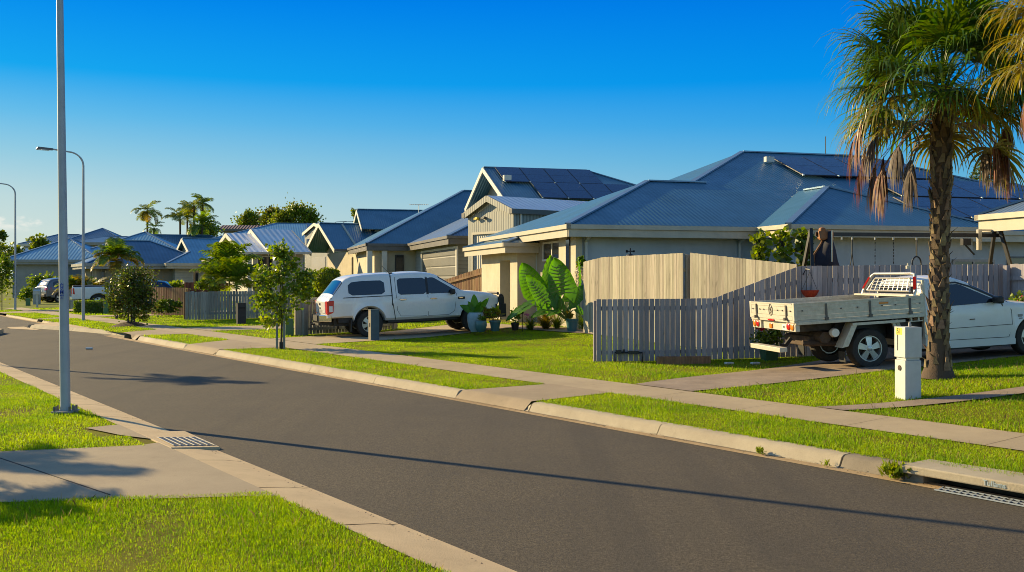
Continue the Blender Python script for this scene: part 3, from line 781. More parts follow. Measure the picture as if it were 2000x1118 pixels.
# ---- neighbour house at the right edge of the picture
x, y, z = P(1911, 420, 24)
h0 = thing('villa', 'cream eaved house corner with grey roof at the right edge above the fence', 'house', (x, y, 0), R(15.6)); Z0 = z
S = hip(0, 9, -9, 0, Z0, 24); put_roof(h0, S, 'roof_mid_grey'); soffit(h0, 0, 9, -9, 0, Z0 - .16)
mb = MB(); mb.span((0, -9, Z0 - .42), (.05, 0, Z0 - .13)); mb.build('fascia', 'gutter_cream', h0)
walls(h0, [((.9, -8.4, 0), (8.4, -.6, Z0 - .2))], 'render_cream')
mb = MB(); mb.tube([(.1, -1.5, Z0 - .3), (.4, -1.5, Z0 - .40), (.82, -1.5, Z0 - .52), (.82, -1.5, .3)], .06); mb.build('downpipe', 'gutter_cream', h0)

# ---- tall grey shed with corrugated gable front
x, y, z = P(1003, 408, 41)
h2 = thing('metal_shed', 'tall grey ribbed metal shed with gable front and pale roof between the two big houses', 'shed', (x, y, 0), R(35.8)); Z2 = z
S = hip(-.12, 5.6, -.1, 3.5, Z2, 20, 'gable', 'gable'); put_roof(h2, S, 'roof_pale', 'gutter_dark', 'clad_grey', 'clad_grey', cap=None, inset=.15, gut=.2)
walls(h2, [((0, 0, 0), (5.4, .06, Z2 - .05)), ((0, 3.34, 0), (5.4, 3.4, Z2 - .05)), ((.0, .06, 0), (.06, .5, Z2 - .05)), ((0, 3.0, 0), (.06, 3.34, Z2 - .05)), ((0, .5, 3.75), (.06, 3.0, Z2 - .05))], 'clad_grey')
panel(h2, 'roller_door', 'L', (.05, 1.75, 1.9), 2.5, 3.7, 'roller_white', .01)
mb = MB(); mb.span((-.03, .42, 0), (.0, .5, 3.82)); mb.span((-.03, 3.0, 0), (.0, 3.08, 3.82)); mb.span((-.03, .5, 3.72), (0, 3.0, 3.82)); mb.build('door_frame', 'gutter_cream', h2)
mb = MB(); mb.tube([(.35, -.05, Z2 - .2), (.35, -.05, .2)], .05); mb.build('downpipe', 'trim_white', h2)
for wv, c in ((2.6, 'sticker_yellow'), (2.05, 'gutter_dark')):
    mb = MB(); mb.box((-.08, wv, Z2 - .28), (.14, .12, .1)); mb.box((-.13, wv - .09, Z2 - .26), (.06, .07, .07)); mb.box((-.13, wv + .09, Z2 - .30), (.06, .07, .07)); mb.build('flood_light', c, h2)

# ---- house behind the white pickup: long blue hip roof, upper gable with solar panels, street gable
x, y, z = P(716, 475.5, 55)
h3 = thing('bungalow', 'cream house with steep blue grey roof and solar panelled upper gable behind the white pickup', 'house', (x, y, 0), R(15.6)); Z3 = z
TQ = .52
# main slope with left hip; wing projecting towards the camera
LW = 10.9; AW = 2.3                               # wing starts at a = AW and projects LW
wA = 7.1; zA = Z3 + wA * TQ
main = ([[(0, 0, Z3), (12, 0, Z3), (12, wA, zA), (wA, wA, zA)], [(0, 9.2, Z3), (0, 0, Z3), (wA, wA, zA)], [(12, 14, Z3), (0, 14, Z3), (wA, wA, zA), (12, wA, zA)], [(0, 14, Z3), (0, 9.2, Z3), (wA, wA, zA)]],
        [[(0, 0, Z3), (wA, wA, zA)], [(wA, wA, zA), (12, wA, zA)]], [[(0, 0, Z3), (AW, 0, Z3)], [(0, 0, Z3), (0, 9.2, Z3)]], [])
put_roof(h3, main, 'roof_blue_grey', 'gutter_dark')
hw_ = 5.2; TW = .44; zW = Z3 + hw_ * TW
wing = ([[(AW, -LW, Z3), (AW + 2 * hw_, -LW, Z3), (AW + hw_, -LW + hw_, zW)], [(AW, 4, Z3), (AW, -LW, Z3), (AW + hw_, -LW + hw_, zW), (AW + hw_, 4, zW)], [(AW + 2 * hw_, -LW, Z3), (AW + 2 * hw_, 4, Z3), (AW + hw_, 4, zW), (AW + hw_, -LW + hw_, zW)]],
        [[(AW, -LW, Z3), (AW + hw_, -LW + hw_, zW)]], [[(AW, -LW, Z3), (AW, 0, Z3)], [(AW, -LW, Z3), (AW + 2 * hw_, -LW, Z3)]], [])
put_roof(h3, wing, 'roof_mid_grey', 'gutter_dark')
walls(h3, [((.5, .5, 0), (11, 13, Z3 - .2))], 'render_cream')
walls(h3, [((AW + .5, -LW + .5, 0), (AW + 2 * hw_ - .5, .4, Z3 - .2))], 'lap_grey')
soffit(h3, 0, 3, 0, 9, Z3 - .16); soffit(h3, AW, AW + 2 * hw_, -LW, .1, Z3 - .165)
mb = MB(); mb.span((0, 0, Z3 - .4), (AW, .05, Z3 - .14)); mb.span((0, .06, Z3 - .4), (.05, 9.2, Z3 - .14)); mb.span((AW, -LW, Z3 - .4), (AW + .05, 0, Z3 - .14)); mb.span((AW + .06, -LW, Z3 - .4), (AW + 8, -LW + .05, Z3 - .14)); mb.build('fascia', 'gutter_dark', h3)
w0, w1 = loc(h3, 893, a=AW + .5), loc(h3, 826, a=AW + .5)
gd = panel(h3, 'garage_door', 'L', (AW + .5, (w0 + w1) / 2, 1.75), w1 - w0, 2.9, 'garage_panel', .02)
mb = MB(); mb.span((AW + .42, w0 - .2, .2), (AW + .5, w0, 3.3)); mb.span((AW + .42, w1, .2), (AW + .5, w1 + .2, 3.3)); mb.span((AW + .42, w0, 3.2), (AW + .5, w1, 3.3)); mb.build('door_frame', 'trim_white', gd)
for px in (722, 751):
    a_ = loc(h3, px, w=.15); mb = MB(); mb.span((a_ - .14, .06, 0), (a_ + .14, .34, Z3 - .18)); mb.build('porch_post', 'trim_white', h3)
a_ = loc(h3, 783, w=-.1)
mb = MB(); a_ = 1.6; 
S = Vector(P(783, 517, 54.2)); lp = Vector((0, 0, 0))
def world_to(r, p):
    m = Matrix.Rotation(-r.rotation_euler.z, 3, 'Z'); q = m @ (Vector(p) - Vector(r.location)); return q
q = world_to(h3, P(783, 517, 55.4)); mb = MB()
for dx in (-.24, .2): mb.span((q.x + dx, .38, q.z - .55), (q.x + dx + .04, .5, q.z + .55))
for dz in (-.55, .5): mb.span((q.x - .2, .38, q.z + dz), (q.x + .2, .5, q.z + dz + .05))
lt = mb.build('wall_lamp', 'black_steel', h3); mb = MB(); mb.span((q.x - .19, .40, q.z - .49), (q.x + .19, .49, q.z + .49)); mb.build('lamp_glass', 'glass', lt)
# upper gable with panels
q0 = world_to(h3, P(985, 385, 50.8)); ap = world_to(h3, P(945, 327, 55)); 
ga0 = q0.x; wm_ = ap.y; hh = wm_ - q0.y; zf = q0.z; za = ap.z
rl = 6.0
# slopes of the upper gable, hipped at the far end
pr = (za - zf) / hh
G = ([[(ga0, wm_ - hh, zf), (ga0 + rl + hh, wm_ - hh, zf), (ga0 + rl, wm_, za), (ga0, wm_, za)], [(ga0 + rl + hh, wm_ + hh, zf), (ga0, wm_ + hh, zf), (ga0, wm_, za), (ga0 + rl, wm_, za)], [(ga0 + rl + hh, wm_ - hh, zf), (ga0 + rl + hh, wm_ + hh, zf), (ga0 + rl, wm_, za)]],
     [[(ga0, wm_, za), (ga0 + rl, wm_, za)], [(ga0 + rl, wm_, za), (ga0 + rl + hh, wm_ - hh, zf)]], [], [([(ga0, wm_ - hh, zf), (ga0, wm_ + hh, zf), (ga0, wm_, za)], -1)])
put_roof(h3, G, 'roof_blue_grey', None, 'trim_white', 'lap_cream', inset=.9)
walls(h3, [((ga0 + 1.0, wm_ - hh + .8, 3), (ga0 + rl, wm_ + hh - .6, zf - .08))], 'lap_cream')
cs = math.cos(math.atan(pr)); sn = math.sin(math.atan(pr))
def gable_hit(px, py):                         # point of the gable's near slope seen at a pixel
    o = world_to(h3, (0, 0, EYE)); e = world_to(h3, P(px, py, 100)); dv = e - o
    t = (zf + (o.y - wm_ + hh) * pr - o.z) / (dv.z - dv.y * pr); return o + dv * t
tl, bl, tr = gable_hit(968, 331), gable_hit(984, 359), gable_hit(1152, 335)
ph = (tl - bl).length; pw = (tr.x - tl.x) / 4 - .02
ph = abs(tl.y - bl.y) / cs
print('gable panels', tl, bl, ph, pw)
solar(h3, '', [(i, 1) for i in range(4)] + [(i, 0) for i in range(1, 5)], Vector(((tl.x + bl.x) / 2, tl.y, zf + (tl.y - wm_ + hh) * pr)) - Vector((0, cs, sn)) * (2 * ph + .02), (1, 0, 0), (0, cs, sn), 5, 2, pw, ph)
q = world_to(h3, P(976, 356, 53)); mb = MB(); mb.box((ga0 + .75, q.y, zf + (q.y - wm_ + hh) * pr + .2), (.4, .3, .3)); mb.build('isolator_box', 'trim_white', h3)
# street gable wing on the left and the smaller gable behind it
x4, y4, z4 = P(655, 487, 64)
g4 = world_to(h3, (x4, y4, z4)); a4, w4 = g4.x, g4.y; hh4 = 3.75; zr4 = z4 + hh4 * .5
RT = Matrix.Rotation(R(11), 3, 'Z')
def r4(a, w, z): q = RT @ Vector((a, w, 0)); return (a4 + q.x, w4 + q.y, z)
G = ([[r4(0, 0, z4), r4(9, 0, z4), r4(9, hh4, zr4), r4(0, hh4, zr4)], [r4(9, 2 * hh4, z4), r4(0, 2 * hh4, z4), r4(0, hh4, zr4), r4(9, hh4, zr4)]],
     [[r4(0, hh4, zr4), r4(9, hh4, zr4)]], [[r4(0, 0, z4), r4(5, 0, z4)]], [([r4(0, 0, z4), r4(0, 2 * hh4, z4), r4(0, hh4, zr4)], -1)])
put_roof(h3, G, 'roof_blue_grey', 'gutter_dark', 'trim_white', 'soffit', inset=1.5)
mb = MB(); mb.prism([r4(1.5, .5, 0), r4(9, .5, 0), r4(9, 2 * hh4 - .5, 0), r4(1.5, 2 * hh4 - .5, 0)], (0, 0, z4 - .1)); mb.build('wall', 'render_cream', h3)
q = r4(1.5, 1.4, 2.5); window(h3, 'L', (q[0] + .02, q[1], q[2]), 1.0, 1.5, 1, 'trim_white')
q = world_to(h3, P(698, 409, 70)); a5, w5, z5 = q.x, q.y, q.z
G = ([[(a5, w5 - 3, z5 - 1.5), (a5 + 7, w5 - 3, z5 - 1.5), (a5 + 7, w5, z5), (a5, w5, z5)], [(a5 + 7, w5 + 3, z5 - 1.5), (a5, w5 + 3, z5 - 1.5), (a5, w5, z5), (a5 + 7, w5, z5)]], [[(a5, w5, z5), (a5 + 7, w5, z5)]], [],
     [([(a5, w5 - 3, z5 - 1.5), (a5, w5 + 3, z5 - 1.5), (a5, w5, z5)], -1)])
put_roof(h3, G, 'roof_blue_grey', None, 'trim_white', 'soffit', inset=.7)
walls(h3, [((a5 + .9, w5 - 2.4, 1), (a5 + 6.8, w5 + 2.4, z5 - 1.5))], 'render_cream')
q = world_to(h3, P(818, 400, 64)); mb = MB()
mb.tube([(q.x, q.y, zA - 1.4), (q.x, q.y, q.z)], .025, 5); mb.bar((q.x - .6, q.y, q.z), (q.x + .6, q.y, q.z), .03, .03)
for i in range(-4, 5): mb.bar((q.x + i * .14, q.y - .3, q.z), (q.x + i * .14, q.y + .3, q.z), .02, .02)
mb.build('roof_antenna', 'silver', h3)

# ---- small grey shed left of it
x, y, z = P(640, 447, 80)
h5 = thing('garden_shed', 'small grey ribbed shed with white roller door left of the cream street gable', 'shed', (x, y, 0), R(25))
S = hip(0, 6, 0, 8.6, z, 9, 'gable', 'gable'); put_roof(h5, S, 'roof_mid_grey', 'gutter_dark', 'trim_white', 'clad_grey', inset=.12, cap=None)
walls(h5, [((.15, .1, 0), (5.9, 8.5, z - .02))], 'clad_grey')
panel(h5, 'roller_door', 'L', (.15, 3.6, 2.0), 4.6, 3.2, 'roller_white', .04)
panel(h5, 'window', 'L', (.15, 6.9, 4.6), 1.6, 1.3, 'glass', .04)

# ---- pale roofed house
x, y, z = P(475, 492, 60)
h6 = thing('cottage', 'house with bright pale corrugated gable roof behind the grey paling fence and street tree', 'house', (x, y, 0), R(31))
S = hip(0, 3.2, 0, 7.4, z, 19, 'gable', 'gable'); put_roof(h6, S, 'roof_white', 'gutter_cream', 'trim_white', 'render_cream', inset=.7, cap=None)
S = hip(1.6, 4.2, -.05, 7.45, z + .03, 22.5, 'gable', 'gable'); put_roof(h6, S, 'roof_white', 'gutter_cream', 'trim_white', 'render_cream', inset=.3, cap=None)
walls(h6, [((.8, .7, 0), (4.0, 6.8, z - .1))], 'lap_cream')
mb = MB(); mb.span((.35, .25, 0), (.6, .5, z - .15)); mb.span((1.9, .25, 0), (2.1, .45, z - .15)); mb.build('porch_post', 'trim_white', h6)
window(h6, 'C', (1.6, .7, 2.0), 1.1, 2.4, 1, 'trim_white')

# ---- row of houses further along the street
def far_house(name, label, px, py, d, yaw, L, Wd, pitch, rm, gm, wm, left='hip', right='hip', over=.6, t=.55, wins=(), extra=None, bm='trim_white', axis='a'):
    x, y, z = P(px, py, d)
    r = thing(name, label, 'house', (x, y, 0), R(yaw))
    S = hip(0, L, 0, Wd, z, pitch, left, right, axis, t); put_roof(r, S, rm, gm, bm, 'soffit', inset=.3, cap='ridge_cap' if rm != 'roof_brown' else None, gut=.2, axis=axis)
    walls(r, [((over, over, 0), (L - over, Wd - over, z - .1))], wm)
    soffit(r, 0, L, 0, Wd, z - .2)
    mb = MB(); mb.span((0, 0, z - .4), (L, .06, z - .12)); mb.span((0, .07, z - .4), (.06, Wd, z - .12)); mb.build('fascia', gm, r)
    for (f, c, wd, ht, n) in wins: window(r, f, c, wd, ht, n, 'trim_white')
    r['_z'] = z
    return r, z
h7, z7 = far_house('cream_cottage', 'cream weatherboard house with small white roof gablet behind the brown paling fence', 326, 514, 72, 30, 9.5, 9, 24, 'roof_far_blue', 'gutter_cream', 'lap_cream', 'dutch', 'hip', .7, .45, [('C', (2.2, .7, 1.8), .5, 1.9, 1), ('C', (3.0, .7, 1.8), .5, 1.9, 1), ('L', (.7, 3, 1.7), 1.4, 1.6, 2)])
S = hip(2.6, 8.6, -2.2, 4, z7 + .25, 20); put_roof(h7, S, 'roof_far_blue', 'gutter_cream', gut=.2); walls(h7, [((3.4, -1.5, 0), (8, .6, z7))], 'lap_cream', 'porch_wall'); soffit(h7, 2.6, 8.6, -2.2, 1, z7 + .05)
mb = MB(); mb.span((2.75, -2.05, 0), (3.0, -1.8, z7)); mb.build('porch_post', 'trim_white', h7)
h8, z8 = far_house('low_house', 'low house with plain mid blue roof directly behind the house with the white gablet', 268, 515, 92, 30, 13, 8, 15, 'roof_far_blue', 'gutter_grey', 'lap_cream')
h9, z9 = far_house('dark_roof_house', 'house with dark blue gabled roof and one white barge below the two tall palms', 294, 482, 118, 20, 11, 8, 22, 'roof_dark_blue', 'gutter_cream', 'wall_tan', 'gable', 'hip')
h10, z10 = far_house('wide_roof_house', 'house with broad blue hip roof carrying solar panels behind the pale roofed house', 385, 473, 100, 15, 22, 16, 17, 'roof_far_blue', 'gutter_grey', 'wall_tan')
zq = math.tan(R(17)); solar(h10, '', [(i, 0) for i in range(6)], (11.2, 5.3, z10 + 5.3 * zq), (1, 0, 0), (0, math.cos(R(17)), math.sin(R(17))), 6, 1, 1.9, 2.2)
h11, z11 = far_house('tan_cottage', 'tan walled house with dark blue roof and white gablet behind the yellow shrubs', 168, 514, 70, 30, 9, 8, 24, 'roof_dark_blue', 'gutter_grey', 'wall_tan', 'dutch', 'hip', .8, .5, [('C', (4.2, .8, 1.6), 1.0, 1.9, 2), ('L', (.8, 3, 1.7), .9, 2, 1)])
mb = MB(); mb.tube([(1.2, .2, z11 - .3), (1.2, .6, z11 - .6), (1.2, .7, .2)], .1, 6); mb.build('downpipe', 'gutter_dark', h11)
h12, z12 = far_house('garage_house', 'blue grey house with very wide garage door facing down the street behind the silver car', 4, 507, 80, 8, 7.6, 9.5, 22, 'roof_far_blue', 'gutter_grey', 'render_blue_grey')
z = z12
gd = panel(h12, 'garage_door', 'C', (2.75, .6, 1.55), 3.6, 2.9, 'garage_blue', .03)
mb = MB(); mb.span((.95, .56, 0), (4.55, .6, 3.05)); mb.build('door_frame', 'gutter_grey', gd)
S = hip(4.4, 14, 3, 14, z + .45, 22); put_roof(h12, S, 'roof_far_blue', 'gutter_grey', gut=.2); walls(h12, [((7.0, 3.7, 0), (13.2, 13, z + .3))], 'render_blue_grey'); soffit(h12, 4.4, 14, 3, 14, z + .25)
panel(h12, 'door', 'C', (7.6, 3.7, 1.5), .9, 2.6, 'gutter_dark', .03)
h13, z13 = far_house('hillside_house', 'distant two level house with dark hip roofs and white upper walls on the left skyline', 36, 476, 150, 10, 12, 9, 20, 'roof_dark_blue', 'trim_white', 'render_pale')
S = hip(6, 16, -1, 10, z13 + .2, 24); put_roof(h13, S, 'roof_dark_blue', 'trim_white', gut=.25); walls(h13, [((6.8, 0, 0), (15, 9, z13))], 'render_pale')
h13b, zb = far_house('ridge_house', 'distant long blue roofed house on the skyline behind the second street light', 128, 473, 140, 12, 17, 9, 13, 'roof_dark_blue', 'gutter_grey', 'wall_tan')
h14, z14 = far_house('brown_roof_house', 'distant house with brown tiled roof beneath the round bushy trees', 428, 447, 170, 5, 9, 6, 14, 'roof_brown', 'gutter_dark', 'wall_tan', 'gable', 'gable')
h15, z15 = far_house('corner_house', 'distant white boxy house partly hidden by shrubs left of the blue grey garage', 33, 490, 120, 12, 5, 6, 8, 'roof_dark_blue', 'trim_white', 'render_pale', 'gable', 'gable', .2)
# ------------------------------------------------------------------ fences
def fence(name, label, p0, p1, top, m, bw=.09, gap=.012, side=-1, posts=(0, 1), rails=(.25, .85), post_m=None, zb=None, jit=.008, pw=.09, group=None, post_top=0, extra_posts=()):
    p0 = Vector(p0[:2]); p1 = Vector(p1[:2]); L = (p1 - p0).length; d = (p1 - p0) / L; ang = math.atan2(d.y, d.x)
    r = thing(name, label, 'fence', (p0.x, p0.y, 0), ang, group)
    gz = lambda s: zg(p0.x + d.x * s, p0.y + d.y * s) if zb is None else zb
    mb = MB(); s = 0; rnd = random.Random(len(label))
    while s + bw <= L + .01:
        j = rnd.uniform(-jit, jit); y = rnd.uniform(-.003, .003); t0, t1 = top(s) + j, top(s + bw) + j; g = gz(s) + .02
        q = rnd.uniform(-.002, .002)
        mb.hexa([(s, y - .011, g), (s + bw, y - .011, g), (s + bw, y + .011, g), (s, y + .011, g), (s + q, y - .011, t0), (s + bw + q, y - .011, t1), (s + bw + q, y + .011, t1), (s + q, y + .011, t0)])
        s += bw + gap * rnd.uniform(.5, 1.4)
    mb.build('board_panel', m, r)
    b = -side                                  # rails and posts stand on the side away from `side`
    for f in rails:
        mb = MB(); k = 8
        for i in range(k):
            s0, s1 = L * i / k, L * (i + 1) / k
            z0 = gz(s0) + (top(s0) - gz(s0)) * f; z1 = gz(s1) + (top(s1) - gz(s1)) * f
            mb.hexa([(s0, b * .013, z0), (s1, b * .013, z1), (s1, b * .06, z1), (s0, b * .06, z0), (s0, b * .013, z0 + .08), (s1, b * .013, z1 + .08), (s1, b * .06, z1 + .08), (s0, b * .06, z0 + .08)])
        mb.build('rail', post_m or m, r)
    n = max(1, round(L / 2.4))
    for i in range(n + 1):
        s = L * i / n; mb = MB(); mb.span((s - pw / 2, min(b * .062, b * (.062 + pw)), gz(s) - .1), (s + pw / 2, max(b * .062, b * (.062 + pw)), top(min(s, L)) + post_top - .03)); mb.build('post', post_m or m, r, bevel=.004)
    return r, L, d
def pxs(p0, d, px):                            # distance along a fence where it crosses the pixel column
    k = (px - 1000) / FPX; return (k * p0[1] - p0[0]) / (d[0] - k * d[1])
p0 = at(1165, 708); xe, ye, _ = P(1962, 517, 19.3); p1 = Vector((xe, ye, 0))
dd = (p1.xy - p0.xy).normalized()
sA, sB = pxs(p0, dd, 1393), pxs(p0, dd, 1560)
def ztop(py, s): return EYE - (py - HOR) / FPX * (p0.y + dd.y * s)
zt0, ztA, ztB, ztE = ztop(585, 0), ztop(583, sA), ztop(520, sB), ztop(516, (p1.xy - p0.xy).length)
def top1(s):
    if s < sA: return zt0 + (ztA - zt0) * s / sA
    if s < sB: return ztA + (ztB - ztA) * (s - sA) / (sB - sA)
    return ztB + (ztE - ztB) * (s - sB) / ((p1.xy - p0.xy).length - sB)
fence('paling_fence', 'long mauve grey paling fence behind the tray ute, low at its left end', p0, p1, top1, 'wood_mauve', rails=(.12, .82), jit=.004)
F1d = dd
p1b = p1 + Vector((.75, -1.6, 0))
fence('paling_fence', 'short return of grey paling fence behind the ute bonnet at the right edge', p1 + Vector((.06, -.1, 0)), p1b, lambda s: ztE, 'wood_mauve', gap=.002, rails=(.3, .8), side=1)
q0 = Vector(P(1140, 0, 27.0)); q1 = Vector(P(1334, 0, 22.1)); q2 = Vector(P(1560, 0, 19.15))
fence('gate_fence', 'sunlit cream board fence beside the elephant ear plant, level top with plant shadow on it', q0, q1, lambda s: 2.36 + .012 * s / 5 - .10 * max(0, 1 - s / 1.2), 'wood_sunny', gap=.004, rails=(.2, .8), side=-1, jit=.004)
dd2 = (q2.xy - q1.xy).normalized(); L2 = (q2.xy - q1.xy).length
q1b = q1 + Vector((.14, -.12, 0))
fence('gate_fence', 'sunlit cream board fence sloping down to meet the mauve paling fence', q1b, q2, lambda s: 2.375 - .04 * s / L2 - .275 * (s / L2), 'wood_sunny', gap=.004, rails=(.2, .8), side=-1, jit=.004)
r0 = Vector(P(866, 0, 40.5)); r1 = Vector(P(969, 0, 37.9))
fence('paling_fence', 'brown paling fence with raked top rising to the cream garage pier behind the white pickup', r0, r1, lambda s: 1.74 + .66 * s / (r1.xy - r0.xy).length, 'wood_brown', bw=.085, gap=.02, rails=(.35, .86), side=1)
a0 = at(362, 626); a1 = at(592, 617)
fence('paling_fence', 'weathered grey paling fence behind the black letterbox and the young street tree', a0, a1, lambda s: 1.31, 'wood_grey', bw=.1, gap=.012, rails=(.2, .82), jit=.02, post_m='wood_brown')
b0 = Vector(P(296, 0, 44.5)); b1 = Vector(P(364, 0, 43))
fence('paling_fence', 'brown paling fence behind the dark leaved street tree', b0, b1, lambda s: 1.42, 'wood_brown', bw=.1, gap=.03, rails=(.25, .8), side=-1)
b0 = Vector(P(345, 0, 52)); b1 = Vector(P(440, 0, 50))
fence('paling_fence', 'reddish brown paling fence in front of the cream weatherboard house', b0, b1, lambda s: 1.62, 'wood_red', bw=.1, gap=.01, rails=(.25, .8))
c0 = at(590, 655); c1 = at(765, 644)
fence('picket_fence', 'low sunlit paling fence with square end post beside the tail of the white pickup', c0, c1, lambda s: 1.27, 'wood_grey', bw=.1, gap=.018, rails=(.12, .86), side=1, jit=.003, pw=.14, post_top=.0)
mb = MB(); mb.span((-.09, -.09, 0), (.09, .09, 1.15)); tag(mb.build('gate_post', 'wood_sunny', loc=(c0.x - .1, c0.y - .06, c0.z), rz=R(20), bevel=.01), 'thick square timber post ending the low fence by the white pickup tail', 'post')
d0_ = Vector(P(133, 0, 53)); d1_ = Vector(P(186, 0, 52))
fence('paling_fence', 'small grey paling fence between the yellow shrubs and the clipped box hedge', d0_, d1_, lambda s: 1.2, 'wood_grey', bw=.1, gap=.01)
s0 = at(1293, 712); mb = MB(); mb.box((0, 0, .05), (1.0, .12, .2)); tag(mb.build('timber_sleeper', 'wood_brown', loc=s0 + Vector((.4, 0, 0)), rz=R(4), bevel=.01), 'brown timber sleeper lying at the foot of the mauve paling fence', 'sleeper')
s0 = at(1228, 708); mb = MB()
mb.tube([(-.27, -.05, 0), (-.27, -.05, .19), (.25, -.05, .19), (.25, -.05, 0)], .018, 6); mb.tube([(-.1, -.05, .19), (-.1, -.05, .25)], .02, 6); mb.box((.08, -.05, .19), (.2, .07, .06)); mb.box((-.2, -.05, .2), (.1, .08, .07))
tag(mb.build('water_meter_pipe', 'black_steel', loc=s0), 'black water meter pipe with taps in front of the low mauve fence', 'pipe')
for px, lb in ((1424, 'flat white pebble tile lying in shade below the mauve fence, nearer the sleeper'), (1475, 'flat white pebble tile lying in shade below the mauve fence, nearer the green pot')):
    mb = MB(); mb.box((0, 0, .02), (.16, .1, .04), .3); tag(mb.build('paver', 'letterbox_white', loc=at(px, 712), bevel=.012), lb, 'paver')

# ------------------------------------------------------------------ lamp posts
def lamp_post(label, base, arm_dir, hgt=6.7, lean=0, group='street light poles', r0=.062, r1=.04, arm=1.15, name='street_lamp', gs=1, head=True, plate=False):
    r = thing(name, label, 'street light', base, arm_dir, group)
    r.rotation_euler = Matrix.Rotation(lean, 3, 'Y').to_euler() if lean else (0, 0, arm_dir)
    mb = MB(); k = 8
    pts = [(0, 0, -.05)] + [(0, 0, hgt * i / 8 * .93) for i in range(1, 9)]
    mb.tube(pts, [r0 - (r0 - r1) * i / 8 for i in range(9)], 10)
    mb.build('pole', 'pole_galv', r, smooth=50)
    ca = Matrix.Rotation(arm_dir, 3, 'Z') if lean else Matrix.Identity(3)
    mb = MB(); h0 = hgt * .93; ap = [(0, 0, h0 - .02)]
    for i in range(1, 9):
        t = R(90) * i / 8; rr = .55 * gs; ap.append((rr * (1 - math.cos(t)), 0, h0 + rr * math.sin(t) * .9))
    ap.append((arm * gs, 0, ap[-1][2] + .06 * gs))
    mb.tube([ca @ Vector(p) for p in ap], [r1 * .95] * 4 + [r1 * .75] * 6, 8); mb.build('arm', 'pole_galv', r, smooth=50)
    e = Vector(ap[-1]); mb = MB()
    mb.hexa([ca @ (e + Vector(v) * gs) for v in ((-.05, -.06, -.05), (.55, -.12, -.05), (.55, .12, -.05), (-.05, .06, -.05), (-.05, -.05, .03), (.5, -.1, .05), (.5, .1, .05), (-.05, .05, .03))])
    hd = mb.build('lamp_head', 'gutter_dark', r, bevel=.015)
    mb = MB(); mb.hexa([ca @ (e + Vector(v) * gs) for v in ((.08, -.08, -.065), (.5, -.1, -.065), (.5, .1, -.065), (.08, .08, -.065), (.08, -.08, -.051), (.5, -.1, -.051), (.5, .1, -.051), (.08, .08, -.051))]); mb.build('lamp_lens', 'clear_lens', hd)
    if plate:
        mb = MB(); mb.box((0, 0, .03), (.26, .26, .025)); mb.build('base_plate', 'gutter_grey', r, bevel=.004)
        for i, (sx_, sy_) in enumerate(((1, 1), (1, -1), (-1, 1), (-1, -1))):
            mb = MB(); mb.tube([(.1 * sx_, .1 * sy_, .04), (.1 * sx_, .1 * sy_, .10)], .014, 6); mb.build('bolt', 'gutter_dark', r)
        for s_ in (1, -1):
            mb = MB(); mb.hexa([(.09 * s_, -.03, .0), (.17 * s_, -.05, -.02), (.17 * s_, .05, -.02), (.09 * s_, .03, 0), (.09 * s_, -.02, .11), (.12 * s_, -.02, .09), (.12 * s_, .02, .09), (.09 * s_, .02, .11)]); mb.build('rag_bolt_cover', 'stained_concrete', r)
    return r
b1_ = at(128, 808)
pl = lamp_post('tall grey lamp pole in the left foreground with a blue letter sticker', b1_, R(35.8), 6.9, R(-.78), r0=.064, r1=.038, plate=True)
# blue sticker with letters
zs = lambda py: EYE - (py - HOR) / FPX * b1_.y - b1_.z
yy = -.0600
for ch, py, sz in (('G', 559, .070), ('V', 565.5, .05), ('M', 571, .072), ('MER', 577.5, .030), ('0413', 581, .012), ('SERVICE', 583.0, .010)):
    text('sticker_lettering', ch, sz, 'sticker_blue', pl, (0, yy - .0015, zs(py)), (R(90), 0, 0))
mb = MB(); z0, z1 = zs(585), zs(552); mb.span((-.022, yy, z0), (.022, yy + .012, z1)); mb.build('sticker', 'pole_galv', pl)
mb = MB(); zt_ = zs(553.5)
for s_ in (1, -1): mb.bar((s_ * .021, yy - .001, zs(558)), (0, yy - .001, zt_), .004, .004)
mb.build('sticker_outline', 'sticker_blue', pl)
lamp_post('slim grey street lamp with curved arm on the verge beside the dark leaved tree', at(163, 627), R(180 + 35.8), 6.55)
lamp_post('slim grey street lamp at the left edge of the picture, furthest along the kerb', at(30, 606), R(180 + 35.8), 6.55)
for px, py, d, a, lb in ((262, 449, 135, 0, 'tiny distant street lamp on the skyline left of the single palm'), (652, 424, 165, 0, 'tiny distant street lamp above the cream gable roof, left of a pair'), (668, 424, 160, 0, 'tiny distant street lamp above the cream gable roof, right of a pair')):
    x, y, z = P(px, py, d); lamp_post(lb, (x, y, 0), a, z - .5, 0, r0=.1, r1=.06, arm=1.6)

# ------------------------------------------------------------------ letterboxes, pillars
def pier(name, label, base, w_, d_, h_, rz, m, cat, bevel=.01):
    return thing(name, label, cat, base, rz)
lb = thing('letterbox_pier', 'white rendered letterbox pier numbered 51 in front of the palm trunk', 'letterbox', at(1768, 782), R(11))
mb = MB(); wx, wy, hL = .225, .235, .925
mb.span((0, 0, -.1), (wx, wy, .50)); mb.hexa([(.018, .018, .50), (wx - .01, .018, .50), (wx - .01, wy - .01, .50), (.018, wy - .01, .50), (.018, .018, .535), (wx - .01, .018, .535), (wx - .01, wy - .01, .535), (.018, wy - .01, .535)])
mb.span((-.005, -.005, .535), (wx + .005, wy + .005, hL)); mb.build('pier', 'letterbox_white', lb, bevel=.006)
mb = MB(); mb.span((-.0075, .155, .62), (-.004, .168, .86)); mb.build('mail_slot', 'dark_void', lb)
mb = MB(); mb.span((-.0080, .065, hL - .10), (-.004, .20, hL - .012)); mb.build('number_sticker', 'sticker_yellow', lb)
